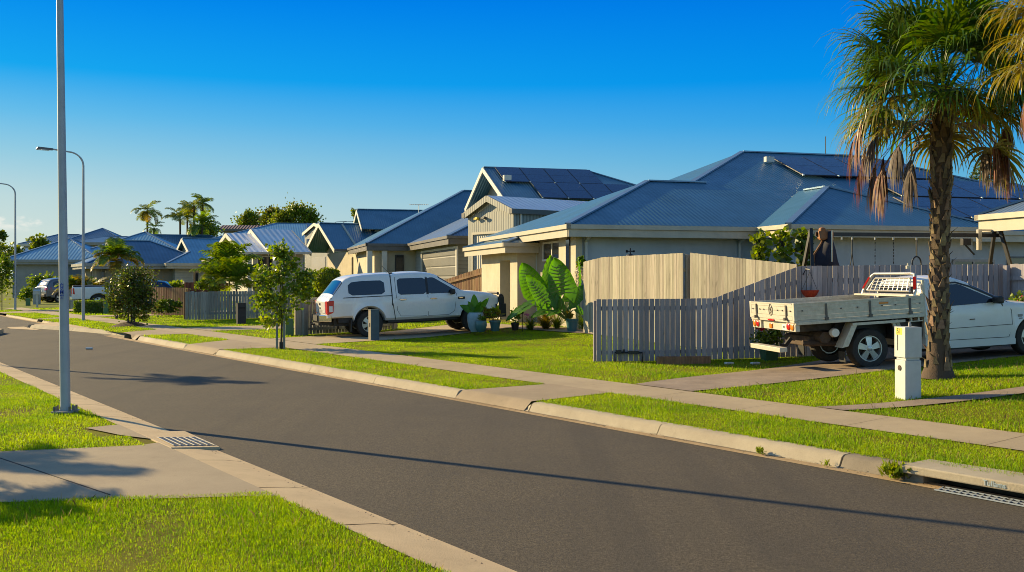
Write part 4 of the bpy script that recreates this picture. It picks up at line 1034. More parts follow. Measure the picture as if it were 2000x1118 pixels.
text('number_lettering', '51', .095, 'ink', lb, (-.0090, .132, hL - .056), (R(90), 0, R(-90)))
mb = MB(); mb.lathe([(.001, -.006), (.034, -.006), (.034, .01)], (0, 0, 0), 16, axis='y'); o = mb.build('newspaper_hole', 'rusty_steel', lb, smooth=40); o.rotation_euler = (0, 0, R(-90)); o.location = (-.004, .12, .40)
mb = MB(); mb.lathe([(.0, .0), (.02, .0), (.02, .03), (.012, .06), (0, .06)], (.14, .12, hL), 10); mb.build('top_knob', 'gutter_grey', lb, smooth=40)
lb = thing('letterbox_pier', 'dark blue grey slab letterbox on the lawn in front of the white pickup wheel', 'letterbox', at(725, 666), R(35.8))
mb = MB(); mb.span((0, 0, -.1), (.24, .16, .80)); mb.build('pier', 'letterbox_blue', lb, bevel=.008)
mb = MB(); mb.span((-.004, .012, .0), (-.0, .148, .79)); mb.build('front_panel', 'wall_tan', lb); mb = MB(); mb.span((-.007, .05, .36), (-.0045, .11, .46)); mb.build('paper_slot', 'dark_void', lb)
mb = MB(); mb.span((-.01, -.01, .80), (.25, .17, .815)); mb.build('cap', 'letterbox_blue', lb)
lb = thing('letterbox_pier', 'black slab letterbox on the lawn in front of the weathered grey fence', 'letterbox', at(464, 634), R(30))
mb = MB(); mb.span((0, 0, -.1), (.30, .14, .74)); mb.build('pier', 'letterbox_black', lb, bevel=.008); mb = MB(); mb.span((.03, -.004, .56), (.27, .0, .60)); mb.build('mail_slot', 'dark_void', lb)
mb = MB(); mb.span((-.008, -.008, .74), (.308, .148, .755)); mb.build('cap', 'letterbox_black', lb)
for px, py, h_, w_, lbx in ((565, 656, .47, .24, 'green utility pillar on the verge just right of the young staked tree'), (207, 613, .55, .22, 'green utility pillar in front of the box hedge near the white tailgate'), (55, 597, .42, .26, 'green utility pillar furthest left, in front of the grey letterbox')):
    r = thing('utility_pillar', lbx, 'utility box', at(px, py), R(20), 'green utility pillars')
    mb = MB(); mb.box((0, 0, h_ / 2 - .02), (w_, w_ * .7, h_), 0, 0, .94); mb.build('cabinet', 'box_green', r, bevel=.012); mb = MB(); mb.box((0, 0, h_ - .01), (w_ * 1.0, w_ * .74, .04), 0, 0, .8); mb.build('lid', 'box_green', r, bevel=.008)
lb = thing('letterbox_pier', 'grey letterbox pier behind the left green utility pillar', 'letterbox', at(57, 595.5) + Vector((.1, .8, 0)), R(20))
mb = MB(); mb.box((0, 0, .5), (.42, .34, 1.1)); mb.build('pier', 'render_grey', lb, bevel=.01); mb = MB(); mb.box((0, -.174, .85), (.28, .01, .06)); mb.build('mail_slot', 'dark_void', lb)
lb = thing('letterbox', 'white letterbox on a thin post in front of the silver car', 'letterbox', at(73, 600), R(10))
mb = MB(); mb.box((0, 0, .35), (.09, .09, .75)); mb.build('post', 'letterbox_white', lb)
mb = MB(); mb.box((0, 0, .82), (.36, .26, .2)); mb.prism([(-.18, -.14, .92), (-.18, .14, .92), (-.18, 0, 1.0)], (.36, 0, 0)); mb.build('box', 'letterbox_white', lb)
lb = thing('letterbox', 'small white letterbox above the clipped box hedge', 'letterbox', P(155, 0, 50)[:2] + (.3,), R(10))
mb = MB(); mb.box((0, 0, .2), (.1, .1, .4)); mb.build('post', 'letterbox_white', lb); mb = MB(); mb.box((0, 0, .50), (.24, .2, .22)); mb.build('box', 'letterbox_white', lb)

# ------------------------------------------------------------------ stormwater pits
dr = thing('storm_drain', 'concrete stormwater inlet with dark mouth, lintel and grate in the right kerb', 'drain', (*NU(8.0, 3.0), 0), 0)
NB = lambda n, u, z: Vector((*NU(n, u), z)) - Vector(dr.location)
mb = MB(); c = [(7.97, 5.15), (7.97, 1.0), (8.62, 1.0), (8.42, 5.15)]
mb.hexa([NB(n, u, .080) for n, u in c] + [NB(n, u, .155) for n, u in c]); mb.build('lintel', 'kerb_concrete', dr, bevel=.012)
mb = MB(); mb.hexa([NB(n, u, z) for z in (-.2, .079) for n, u in ((8.03, 5.15), (8.03, 4.97), (8.35, 4.97), (8.35, 5.15))]); mb.build('end_block', 'stained_concrete', dr); mb = MB(); mb.hexa([NB(n, u, z) for z in (-.2, .079) for n, u in ((8.03, 1.2), (8.03, 1.0), (8.35, 1.0), (8.35, 1.2))]); mb.build('end_block', 'stained_concrete', dr)
mb = MB(); mb.hexa([NB(n, u, z) for z in (-.3, .079) for n, u in ((8.3, 1.2), (8.3, 4.97), (8.36, 4.97), (8.36, 1.2))]); mb.build('back_wall', 'pit_concrete', dr)
mb = MB(); mb.poly([NB(n, u, -.02) for n, u in ((8.03, 1.0), (8.3, 1.0), (8.3, 4.97), (8.03, 4.97))]); mb.build('pit_floor', 'dark_void', dr)
mb = MB()
for u in np.arange(2.2, 4.75, .06): mb.bar(NB(7.84, u, .013), NB(8.01, u + .05, .013), .012, .008)
for n in (7.84, 7.925, 8.01): mb.bar(NB(n, 2.18, .014), NB(n, 4.75, .014), .010, .010)
mb.build('grate', 'pole_galv', dr)
mb = MB(); mb.poly([NB(n, u, .0092) for n, u in ((7.83, 2.2), (8.02, 2.2), (8.02, 4.75), (7.83, 4.75))]); mb.build('grate_bed', 'dark_void', dr)
o = text('lettering', 'Tullams', .062, 'faded_blue', dr, NB(7.966, 4.30, .118), (0, 0, 0)); 
o.rotation_euler = Matrix((( -TX, 0, -NX), (-TY, 0, -NY), (0, 1, 0))).to_euler()
dg = thing('gully_grate', 'dark slotted iron gully grate set in the left kerb where the driveway meets it', 'drain', (*NU(3.2, 10.3), .0), R(35.8))
gz_ = lambda x: .074 - .050 * (x + .075) / .6
mb = MB(); mb.hexa([(-.075, 0, -.02), (.43, 0, -.02), (.56, .34, -.02), (.50, 1.35, -.02)][:0] or [(-.075, 0, -.02), (.44, 0, -.02), (.50, 1.35, -.02), (-.075, 1.35, -.02), (-.075, 0, gz_(-.075)), (.44, 0, gz_(.44)), (.50, 1.35, gz_(.5)), (-.075, 1.35, gz_(-.075))]); mb.build('surround', 'pan_concrete', dg, bevel=.006)
mb = MB(); mb.poly([(x, y, gz_(x) + .003) for x, y in ((-.01, .10), (.41, .10), (.44, .80), (.02, .80))]); mb.build('pit', 'cast_iron', dg)
mb = MB()
for i in range(7):
    x = -.01 + .42 * i / 6; mb.bar((x, .10, gz_(x) + .010), (x + .03, .80, gz_(x + .03) + .005), .009, .005)
mb.bar((.27, .45, gz_(.27) + .005), (.43, .45, gz_(.43) + .005), .012, .006)
mb.build('grate', 'alu', dg)
for u, z in ((6.55, .08), (15.05, .08), (12.75, .08)):
    mb = MB(); mb.lathe([(.001, .0), (.036, .0), (.036, .03)], (0, 0, 0), 14, axis='y'); o = mb.build('kerb_outlet', 'dark_void', loc=(*NU(8.092, u), z - .012)); o.rotation_euler = (R(-18), 0, R(35.8 - 90))
    tag(o, {6.55: 'round pipe outlet in the kerb face near the stormwater inlet', 15.05: 'round pipe outlet in the kerb face left of the driveway crossing, further one', 12.75: 'round pipe outlet at the kerb end beside the driveway crossing'}[u], 'pipe outlet', 'kerb pipe outlets')
mb = MB(); mb.tube([(0, 0, .03), (.16, .02, .03)], .03, 8); tag(mb.build('drink_bottle', 'letterbox_white', loc=(*at(168, 684).xy, .01)), 'small pale bottle lying on the asphalt in mid road', 'litter')

# ------------------------------------------------------------------ back yard behind the mauve fence
sw = thing('swing_frame', 'black steel swing frame with hanging straps rising behind the mauve fence', 'swing set', (*P(1600, 0, 23.0)[:2], .3), R(8))
c8, s8 = math.cos(R(8)), math.sin(R(8))
def swp(px, py, off=0):                        # point on the frame's plane seen at a pixel
    k = (px - 1000) / FPX; x0, y0 = sw.location[0], sw.location[1]; s = (k * y0 - x0) / (c8 - k * s8); y = y0 + s * s8
    return Vector((s, off, EYE - (py - HOR) / FPX * y - .3))
bA, bB = swp(1592, 459), swp(1952, 459); bz = (bA.z + bB.z) / 2
mb = MB(); mb.bar((bA.x, 0, bz), (bB.x, 0, bz), .07, .09); mb.build('beam', 'black_steel', sw)
for px0, px1, y_ in ((1580, 1558, -.9), (1588, 1572, .9), (1948, 1972, -.9), (1948, 1956, .9)):
    a = swp(px0, 455); b = swp(px1, 560); mb = MB(); mb.bar((a.x, y_ * .12, bz + .12), (b.x, y_, -.1), .07, .07); mb.build('leg', 'black_steel', sw)
a = swp(1912, 450); mb = MB(); mb.bar((a.x, 0, bz + .14), (a.x, 0, bz - .35), .09, .09); mb.bar((a.x, 0, bz + .12), (bB.x, 0, bz + .12), .05, .04); mb.build('bracket', 'mesh_pipe', sw)
for px in (1626, 1644, 1664, 1709, 1745, 1790):
    a = swp(px, 462); mb = MB(); mb.tube([(a.x, 0, bz - .04), (a.x, 0, bz - .12)], .02, 6); mb.build('hook', 'silver', sw)
a = swp(1664, 0).x; mb = MB(); mb.bar((a, 0, bz - .1), (a, 0, bz - .42), .025, .02); mb.bar((a, 0, bz - .42), (a - .1, 0, bz - 1.15), .016, .016); mb.bar((a, 0, bz - .42), (a + .08, 0, bz - 1.15), .016, .016); mb.build('strap', 'hammer_rope', sw)
for px in (1709, 1745):
    a = swp(px, 0).x; mb = MB()
    for i in range(16): mb.tube([(a, 0, bz - .1 - i * .075), (a, .004, bz - .155 - i * .075)], .012 if i % 2 else .007, 5)
    mb.build('chain', 'black_steel', sw)
a = swp(1790, 0).x; mb = MB(); mb.bar((a, 0, bz - .1), (a, 0, bz - .52), .03, .02); mb.tube([(a + .11 * math.cos(t), 0, bz - .66 + .15 * math.sin(t)) for t in np.linspace(0, 2 * math.pi, 21)], .018, 6); mb.build('ring', 'black_steel', sw)
a = swp(1886, 0).x; mb = MB(); mb.box((a, 0, bz - .16), (.2, .12, .16)); mb.bar((a, 0, bz - .24), (a + .22, 0, bz - .46), .03, .03); mb.build('camera_mount', 'black_steel', sw)
hc = thing('hammock_chair', 'dark navy cloth with tan edge hanging from the left end of the black swing frame', 'hammock', sw.location, R(8))
def hp(px, py, off=-.1): return swp(px, py, off)
mb = MB(); fr = [hp(1608, 452), hp(1622, 466), hp(1632, 490), hp(1642, 545), hp(1590, 545), hp(1585, 505), hp(1592, 488)]
rows = []
L_ = [hp(1604, 455), hp(1600, 475), hp(1586, 497), hp(1584, 512), hp(1590, 545)]; R_ = [hp(1616, 452), hp(1622, 468), hp(1628, 490), hp(1632, 510), hp(1644, 545)]
for l, r_ in zip(L_, R_):
    rows.append([l.lerp(r_, t) + Vector((0, -.16 * math.sin(math.pi * t) + .05 * math.sin(9 * t), 0)) for t in np.linspace(0, 1, 9)])
mb.grid(rows); o = mb.build('cloth', 'navy_cloth', hc, smooth=60); so = o.modifiers.new('t', 'SOLIDIFY'); so.thickness = .02
mb = MB(); mb.tube([l + Vector((0, -.02, 0)) for l in L_[:4]], .022, 6); mb.build('edging', 'tan_cloth', hc)
mb = MB(); mb.box(hp(1608, 460, -.1), (.3, .3, .22)); mb.box(hp(1598, 458, -.2), (.14, .16, .3)); mb.build('frame_clamp', 'tan_cloth', hc, bevel=.05)
mb = MB(); mb.tube([hp(1612, 452, -.32), hp(1612, 512, -.32)], .02, 6); mb.build('spreader_bar', 'mesh_pipe', hc)
x, y, z = P(1231, 495, 25.5); wv = thing('weather_vane', 'small black weather vane above the sunlit cream fence', 'weather vane', (x, y, 0), 0)
mb = MB(); mb.tube([(0, 0, .2), (0, 0, z + .13)], .018, 6); mb.lathe([(.12, z - .10), (.09, z - .04), (.02, z - .01), (0, z)], (0, 0, 0), 12); mb.build('post', 'black_steel', wv)
mb = MB(); mb.bar((-.11, 0, z + .05), (.11, 0, z + .05), .02, .03); mb.box((-.09, 0, z + .05), (.05, .02, .07)); mb.box((.09, 0, z + .05), (.05, .02, .05)); mb.build('arrow', 'black_steel', wv)
# hanging basket on the fence
s_ = pxs(p0, F1d, 1575); hb_ = Vector((p0.x + F1d.x * s_, p0.y + F1d.y * s_ - .22, 0))
zb_ = EYE - (580 - HOR) / FPX * hb_.y
hb = thing('hanging_basket', 'red coir hanging basket on a bracket of the mauve fence above the tray', 'hanging basket', (hb_.x, hb_.y, zb_), 0)
mb = MB(); mb.lathe([(.001, -.02), (.07, -.015), (.13, .04), (.165, .11), (.17, .125), (.15, .125), (.1, .08), (0, .075)], (0, 0, 0), 20); mb.build('bowl', 'basket_red', hb, smooth=50)
for k in range(3):
    t = 2 * math.pi * k / 3 + .3; mb = MB(); mb.tube([(.165 * math.cos(t), .165 * math.sin(t), .12), (0, 0, .48)], .004, 4); mb.build('chain', 'black_steel', hb)
mb = MB(); mb.tube([(0, 0, .48), (0, .0, .52), (-.04, .12, .53), (-.07, .2, .42)], .009, 5); mb.build('bracket', 'black_steel', hb)
# ------------------------------------------------------------------ vehicles
def ip(pts, x):
    if x <= pts[0][0]: return pts[0][1]
    for (a, b), (c, d) in zip(pts[:-1], pts[1:]):
        if x <= c: return b + (d - b) * (x - a) / (c - a)
    return pts[-1][1]
FZ = [0, .05, .12, .22, .33, .45, .56, .66, .75, .83, .90, .95, .98, 1.0]
def shell(root, name, xs, prof, zb, hw, mats, mf=None, r=.09, crown=.035):
    mb = MB(); rows = []
    for x in xs:
        zt = ip(prof, x); z0 = zb(x); rr = min(r, (zt - z0) / 3); ring = []
        for f in FZ:
            z = z0 + (zt - z0) * f; y = hw(x, z); e = z - (zt - rr)
            if e > 0: y -= rr - math.sqrt(max(0, rr * rr - e * e))
            if f == 0: ring.append((x, y * .93, z))
            else: ring.append((x, y, z))
        yt = ring[-1][1]
        half = [(x, 0, z0), (x, yt * .5, z0)] + ring + [(x, yt * .75, zt + crown * .55), (x, yt * .4, zt + crown * .9)]
        full = half + [(x, 0, zt + crown)] + [(a, -b, c) for a, b, c in half[:0:-1]]
        rows.append(full)
    mb.grid(rows, 0, True, (lambda a, b: mf((xs[a] + xs[a + 1]) / 2, b, len(rows[0]))) if mf else None)
    mb.poly(rows[0][::-1]); mb.poly(rows[-1])
    return mb.build(name, mats, root, smooth=38)
def spatch(root, name, x0, x1, lo, hi, hw, m, off=.006, sides=(-1, 1), nx=10, nz=5, skew=lambda t: 0, rnd=.0):
    o = None
    for s in sides:
        mb = MB(); rows = []
        for i in range(nx + 1):
            r = []
            for j in range(nz + 1):
                t = j / nz; x = x0 + (x1 - x0) * i / nx
                za, zb_ = lo(x), hi(x)
                if rnd:                        # rounded corners
                    e = min(i, nx - i) / nx * abs(x1 - x0)
                    if e < rnd: q = rnd - math.sqrt(max(0, rnd * rnd - (rnd - e) ** 2)); za += q; zb_ -= q
                z = za + (zb_ - za) * t; x += skew(t)
                r.append((x, s * (hw(x, z) + off), z))
            rows.append(r)
        mb.grid(rows); o = mb.build(name, m, root, smooth=60)
    return o
def sstrip(root, name, path, wd, hw, m, off=.005, sides=(-1, 1)):
    for s in sides:
        mb = MB(); rows = []
        for i, (x, z) in enumerate(path):
            a = Vector(path[max(0, i - 1)]); b = Vector(path[min(len(path) - 1, i + 1)]); d = (b - a).normalized(); n = Vector((-d.y, d.x)) * wd / 2
            rows.append([(x + n.x, s * (hw(x + n.x, z + n.y) + off), z + n.y), (x - n.x, s * (hw(x - n.x, z - n.y) + off), z - n.y)])
        mb.grid(rows); mb.build(name, m, root)
def wheel(root, x, y, rad, wd, rim_m='silver', spokes=6, side=-1, rr=.62, z=None):
    w = thing('wheel', None, None, (x, y, rad if z is None else z)); w.parent = root
    mb = MB(); h = wd / 2; k = 36
    mb.lathe([(rad * rr, -h * .9), (rad * .80, -h), (rad * .93, -h * .97), (rad * .985, -h * .78), (rad, -h * .5), (rad, h * .5), (rad * .985, h * .78), (rad * .93, h * .97), (rad * .80, h), (rad * rr, h * .9), (rad * rr, -h * .9)], (0, 0, 0), k, axis='y')
    mb.build('tyre', 'rubber', w, smooth=40)
    mb = MB(); R1 = rad * rr; yo = side * h * .72
    mb.lathe([(R1 * 1.01, side * h * .92), (R1 * .95, side * h * .92), (R1 * .90, yo * .9), (R1 * .88, -side * h * .5), (R1 * .80, -side * h * .5)], (0, 0, 0), k, axis='y')
    for i in range(spokes):
        t = 2 * math.pi * (i + .25) / spokes; c, s_ = math.cos(t), math.sin(t)
        def q(rd, lat, yv): return (rd * c - lat * s_, yv, rd * s_ + lat * c)
        w0, w1 = R1 * .17, R1 * .27
        y1, y0 = yo, yo - side * .045
        mb.hexa([q(R1 * .2, -w0, y1 + side * .012), q(R1 * .93, -w1, y1), q(R1 * .93, w1, y1), q(R1 * .2, w0, y1 + side * .012), q(R1 * .2, -w0, y0), q(R1 * .93, -w1, y0), q(R1 * .93, w1, y0), q(R1 * .2, w0, y0)])
    mb.lathe([(0, yo + side * .02), (R1 * .14, yo + side * .02), (R1 * .26, yo + side * .008), (R1 * .28, yo - side * .03)], (0, 0, 0), 18, axis='y')
    mb.build('rim', rim_m, w, smooth=35)
    mb = MB(); mb.lathe([(0, yo - side * .09), (R1 * .89, yo - side * .09)], (0, 0, 0), 24, axis='y')
    for i in range(5):
        t = 2 * math.pi * i / 5 + .3; mb.lathe([(0, yo + side * .0135), (R1 * .04, yo + side * .0135), (R1 * .04, yo)], (R1 * .19 * math.cos(t), 0, R1 * .19 * math.sin(t)), 6, axis='y')
    mb.build('brake_disc', 'grimy_steel', w)
    return w
def arch(z0, wheels, zc):
    def zb(x):
        z = z0(x)
        for xw, Ra in wheels:
            if abs(x - xw) < Ra: z = max(z, zc + math.sqrt(Ra * Ra - (x - xw) ** 2))
        return z
    return zb
def stations(xs, wheels):
    out = list(xs)
    for xw, Ra in wheels:
        out += [xw - Ra - .001, xw + Ra + .001] + [xw + Ra * math.cos(t) * .999 for t in np.linspace(0, math.pi, 19)]
    return sorted(set(round(v, 4) for v in out))

# ---- white dual cab pickup with canopy
rp = at(722, 659); hd = R(22); sc = .95
fwd = Vector((math.cos(hd), math.sin(hd), 0)); lft = Vector((-math.sin(hd), math.cos(hd), 0))
rg = thing('pickup_truck', 'white dual cab pickup with white canopy parked nose in towards the cream garage', 'pickup', rp + lft * .78 * sc, hd)
rg.scale = (sc, sc, sc); zf_ = (zg(*(rp + fwd * 3.0).xy) - rp.z); rg.rotation_euler = (0, -math.atan2(zf_ + .03, 3.0), hd)
prof = [(-1.23, .98), (-1.21, 1.10), (-1.15, 1.17), (-1.10, 1.21), (-.74, 1.66), (-.66, 1.72), (-.5, 1.775), (-.2, 1.81), (.2, 1.83), (.655, 1.835), (.66, 1.76), (.69, 1.76), (.695, 1.80), (.8, 1.825), (1.2, 1.845), (1.6, 1.84), (1.9, 1.80), (2.1, 1.74), (2.85, 1.265), (2.95, 1.235), (3.3, 1.205), (3.8, 1.13), (4.0, 1.06), (4.10, .92), (4.13, .75)]
WR = [(0, .47), (3.22, .47)]
def hwR(x, z):
    y = .925 - .05 * max(0, (.75 - z)) ** 1 - .015 * max(0, z - .95)
    y += .028 * math.exp(-((z - 1.02) / .10) ** 2) * .4
    if z > 1.16: y -= (z - 1.16) * .27
    if x > 3.4: y -= .16 * ((x - 3.4) / .73) ** 2
    if x < -1.0: y -= .05 * ((-1.0 - x) / .23) ** 2
    for xw in (0, 3.22):                       # flared arches
        dq = math.hypot(x - xw, z - .40)
        if dq < .64: y += .035 * max(0, 1 - abs(dq - .50) / .13)
    return y
zbR = arch(lambda x: .60 if x < -.5 else (.47 if x < 3.7 else .5), WR, .40)
xs = stations(list(np.arange(-1.23, 4.131, .06)) + [-1.21, -1.15, -1.10, -.74, .655, .66, .69, .695, 4.13], WR)
def mfR(x, b, n):
    c = n // 2; top = abs(b - c + .5) < 5
    if .66 < x < .69 and abs(b - c + .5) < 12: return 1
    if 2.13 < x < 2.82 and top: return 2
    if -1.06 < x < -.76 and top: return 2
    return 0
shell(rg, 'body', xs, prof, zbR, hwR, ['white_paint', 'black_plastic', 'car_glass'], mfR)
mb = MB(); mb.span((-1.0, -.62, .36), (3.9, .62, .75)); mb.span((-.9, -.80, .45), (-.5, .80, .62)); mb.span((.55, -.84, .40), (2.65, .84, .52)); mb.build('underbody', 'black_plastic', rg)
spatch(rg, 'canopy_window', -.60, .47, lambda x: 1.235, lambda x: 1.64 - .10 * max(0, -.2 - x), hwR, 'car_glass', .006, rnd=.07, skew=lambda t: 0 + .10 * t * 0)
spatch(rg, 'window', .86, 1.72, lambda x: 1.20, lambda x: 1.675, hwR, 'car_glass', .006, rnd=.05)
spatch(rg, 'window', 1.79, 2.62, lambda x: 1.20, lambda x: min(1.675, 1.675 - .62 * (x - 1.98)), hwR, 'car_glass', .006, rnd=.02)
spatch(rg, 'window_frame', 1.72, 1.79, lambda x: 1.19, lambda x: 1.68, hwR, 'black_plastic', .007)
sstrip(rg, 'canopy_seam', [(-1.15, 1.165), (-.6, 1.175), (.0, 1.18), (.66, 1.185)], .022, hwR, 'black_plastic')
sstrip(rg, 'bed_gap', [(.675, 1.80), (.68, 1.2), (.70, .9), (.74, .62), (.76, .48)], .022, hwR, 'black_plastic')
for pth in ([(.80, 1.72), (.80, 1.15), (.82, .75), (.92, .58), (1.4, .555), (1.72, .55)], [(1.755, 1.70), (1.76, 1.1), (1.76, .55)], [(1.76, .55), (2.4, .555), (2.58, .66), (2.62, .9), (2.66, 1.16), (2.62, 1.22)]):
    sstrip(rg, 'door_gap', pth, .011, hwR, 'black_plastic', .003)
for x in (.90, 1.84):
    for s_ in (-1, 1):
        mb = MB(); mb.box((x + .09, s_ * (hwR(x, 1.06) + .022), 1.06), (.21, .022, .032)); mb.box((x + .09, s_ * (hwR(x, 1.06) + .01), 1.06), (.13, .02, .055)); mb.build('door_handle', 'chrome', rg, bevel=.008)
for s_ in (-1, 1):
    mb = MB(); mb.box((2.50, s_ * 1.01, 1.235), (.13, .22, .16)); m_ = mb.build('side_mirror', 'black_plastic', rg, bevel=.04)
    mb = MB(); mb.hexa([(-1.235, s_ * .915, .70), (-1.06, s_ * .945, .76), (-1.06, s_ * .60, .76), (-1.245, s_ * .70, .70), (-1.235, s_ * .91, 1.10), (-1.03, s_ * .945, 1.11), (-1.03, s_ * .6, 1.11), (-1.245, s_ * .70, 1.10)])
    tl = mb.build('tail_light', 'red_lens', rg, bevel=.02)
    mb = MB(); mb.box((-1.13, s_ * .935, .87), (.10, .02, .17)); mb.build('reverse_lens', 'clear_lens', tl, bevel=.008)
    mb = MB(); mb.box((2.80, s_ * (hwR(2.8, 1.0) + .004), 1.035), (.22, .012, .075)); mb.build('fender_vent', 'black_plastic', rg, bevel=.006)
    mb = MB(); mb.box((2.78, s_ * (hwR(2.8, 1.0) + .011), 1.04), (.13, .012, .022)); mb.build('fender_badge', 'chrome', rg)
    mb = MB(); mb.hexa([(3.72, s_ * .84, .93), (4.06, s_ * .62, .93), (4.0, s_ * .5, .93), (3.7, s_ * .6, .93), (3.66, s_ * .86, 1.06), (4.0, s_ * .68, 1.03), (3.94, s_ * .5, 1.04), (3.66, s_ * .6, 1.09)]); mb.build('headlight', 'black_plastic', rg, bevel=.02)
    mb = MB(); mb.box((-.56, s_ * .86, .36), (.03, .2, .34)); mb.build('mud_flap', 'black_plastic', rg)
# tailgate, badge, lettering, rear bumper with step and tow hitch
mb = MB(); mb.span((-1.255, -.68, .74), (-1.225, .68, 1.09)); tg = mb.build('tailgate', 'white_paint', rg, bevel=.015)
mb = MB(); mb.box((-1.262, 0, 1.0), (.02, .16, .07)); mb.build('tailgate_handle', 'chrome', tg, bevel=.01)
mb = MB(); mb.lathe([(0, -.012), (.07, -.010), (.085, .0)], (0, 0, 0), 20, axis='y'); o = mb.build('oval_badge', 'black_plastic', tg, smooth=40); o.rotation_euler = (0, 0, R(-90)); o.location = (-1.256, 0, .895); o.scale = (1.1, 1, .55)
text('lettering', 'R A N G E R', .115, 'gutter_grey', tg, (-1.2575, 0, .80), (R(90), 0, R(-90)))
mb = MB(); mb.hexa([(-1.40, -.55, .50), (-1.40, .55, .50), (-1.12, .93, .50), (-1.12, -.93, .50), (-1.40, -.55, .70), (-1.40, .55, .70), (-1.12, .93, .70), (-1.12, -.93, .70)]); bp_ = mb.build('rear_bumper', 'chrome', rg, bevel=.02)
mb = MB(); mb.span((-1.415, -.3, .52), (-1.395, .3, .68)); mb.build('plate_recess', 'black_plastic', bp_)
mb = MB(); mb.span((-1.42, -.5, .40), (-1.0, .5, .47)); mb.tube([(-1.40, 0, .42), (-1.55, 0, .42), (-1.55, 0, .50)], .025, 8); mb.build('tow_bar', 'black_plastic', rg)
mb = MB(); mb.tube([(4.02, -.45, .62), (4.20, -.45, .9), (4.16, -.45, 1.12), (4.16, .45, 1.12), (4.20, .45, .9), (4.02, .45, .62)], .035, 8); mb.span((3.92, -.90, .40), (4.24, .90, .80)); mb.span((4.02, -.86, .80), (4.20, -.5, 1.0)); mb.span((4.02, .5, .80), (4.20, .86, 1.0)); mb.build('bull_bar', 'black_plastic', rg, bevel=.01)
mb = MB(); mb.lathe([(.0, -.05), (.085, -.05), (.1, .03), (0, .05)], (4.18, 0, 1.0), 14, axis='y'); o = mb.build('driving_light', 'black_plastic', rg, smooth=40); o.location = (0, -.62, 0)
mb = MB(); mb.box((4.15, -.62, 1.04), (.05, .10, .06)); mb.build('indicator_lens', 'red_lens', rg, bevel=.01)
mb = MB(); mb.tube([(.72, -.55, 1.82), (.48, -.6, 2.05)], .008, 5); mb.box((.74, -.55, 1.83), (.1, .08, .06)); mb.build('aerial', 'black_plastic', rg)
for x in (0, 3.22):
    for s_ in (-1, 1): wheel(rg, x, s_ * .78, .385, .265, 'silver', 6, s_, .60)

# ---- white ute with aluminium tray and mesh headboard
ra = at(1695, 718); fa = at(1998, 694); hv = (fa - ra); 
us_ = hv.xy.length / 3.10; hd = math.atan2(hv.y, hv.x)
print('ute scale', us_, math.degrees(hd))
us_ = min(max(us_, .95), 1.05); hd -= R(1.2)
fwd = Vector((math.cos(hd), math.sin(hd), 0)); lft = Vector((-math.sin(hd), math.cos(hd), 0))
ut = thing('tray_ute', 'white single cab ute with dull aluminium tray parked behind the palm trunk', 'ute', ra + lft * .72 * us_ + Vector((0, 0, -.01)), hd)
ut.scale = (us_,) * 3; ut.rotation_euler = Matrix.Rotation(hd, 3, 'Z').to_4x4().to_3x3().to_euler()
ut.rotation_euler = (0, -math.atan2(fa.z - ra.z, hv.xy.length), hd)
profU = [(1.02, 1.20), (1.05, 1.38), (1.10, 1.45), (1.25, 1.49), (1.5, 1.50), (1.72, 1.475), (1.95, 1.39), (2.62, 1.02), (2.74, .985), (3.1, .945), (3.5, .885), (3.8, .80), (3.95, .70), (4.02, .52)]
WU = [(3.10, .40)]
def hwU(x, z):
    y = .90 - .10 * max(0, .55 - z) - .02 * max(0, z - .7)
    if z > .95: y -= (z - .95) * .36
    if x > 3.3: y -= .22 * ((x - 3.3) / .72) ** 2
    dq = math.hypot(x - 3.1, z - .33)
    if dq < .52: y += .022 * max(0, 1 - abs(dq - .42) / .10)
    return y
zbU = arch(lambda x: .27 if x < 2.6 else .24, WU, .33)
xs = stations(list(np.arange(1.02, 4.021, .05)) + [1.05, 1.10, 4.02], WU)
def mfU(x, b, n):
    return 1 if 1.97 < x < 2.60 and abs(b - n // 2 + .5) < 5 else 0
shell(ut, 'cab', xs, profU, zbU, hwU, ['ute_paint', 'car_glass'], mfU, r=.08)
spatch(ut, 'window', 1.27, 2.50, lambda x: .985 + .02 * (x - 1.27), lambda x: min(1.36, 1.36 - .50 * (x - 1.76)), hwU, 'car_glass', .006, nx=16, rnd=.07)
sstrip(ut, 'window_frame', [(1.25, .98), (1.25, 1.3), (1.31, 1.385), (1.72, 1.39), (1.95, 1.31), (2.54, 1.01)], .03, hwU, 'black_plastic', .007)
for pth in ([(1.22, 1.40), (1.20, 1.1), (1.24, .8), (1.22, .42)], [(2.52, 1.0), (2.66, .85), (2.66, .6), (2.60, .40)], [(1.22, .40), (2.6, .38)], [(1.05, .60), (2.66, .60)]):
    sstrip(ut, 'door_gap', pth, .010, hwU, 'black_plastic', .003)
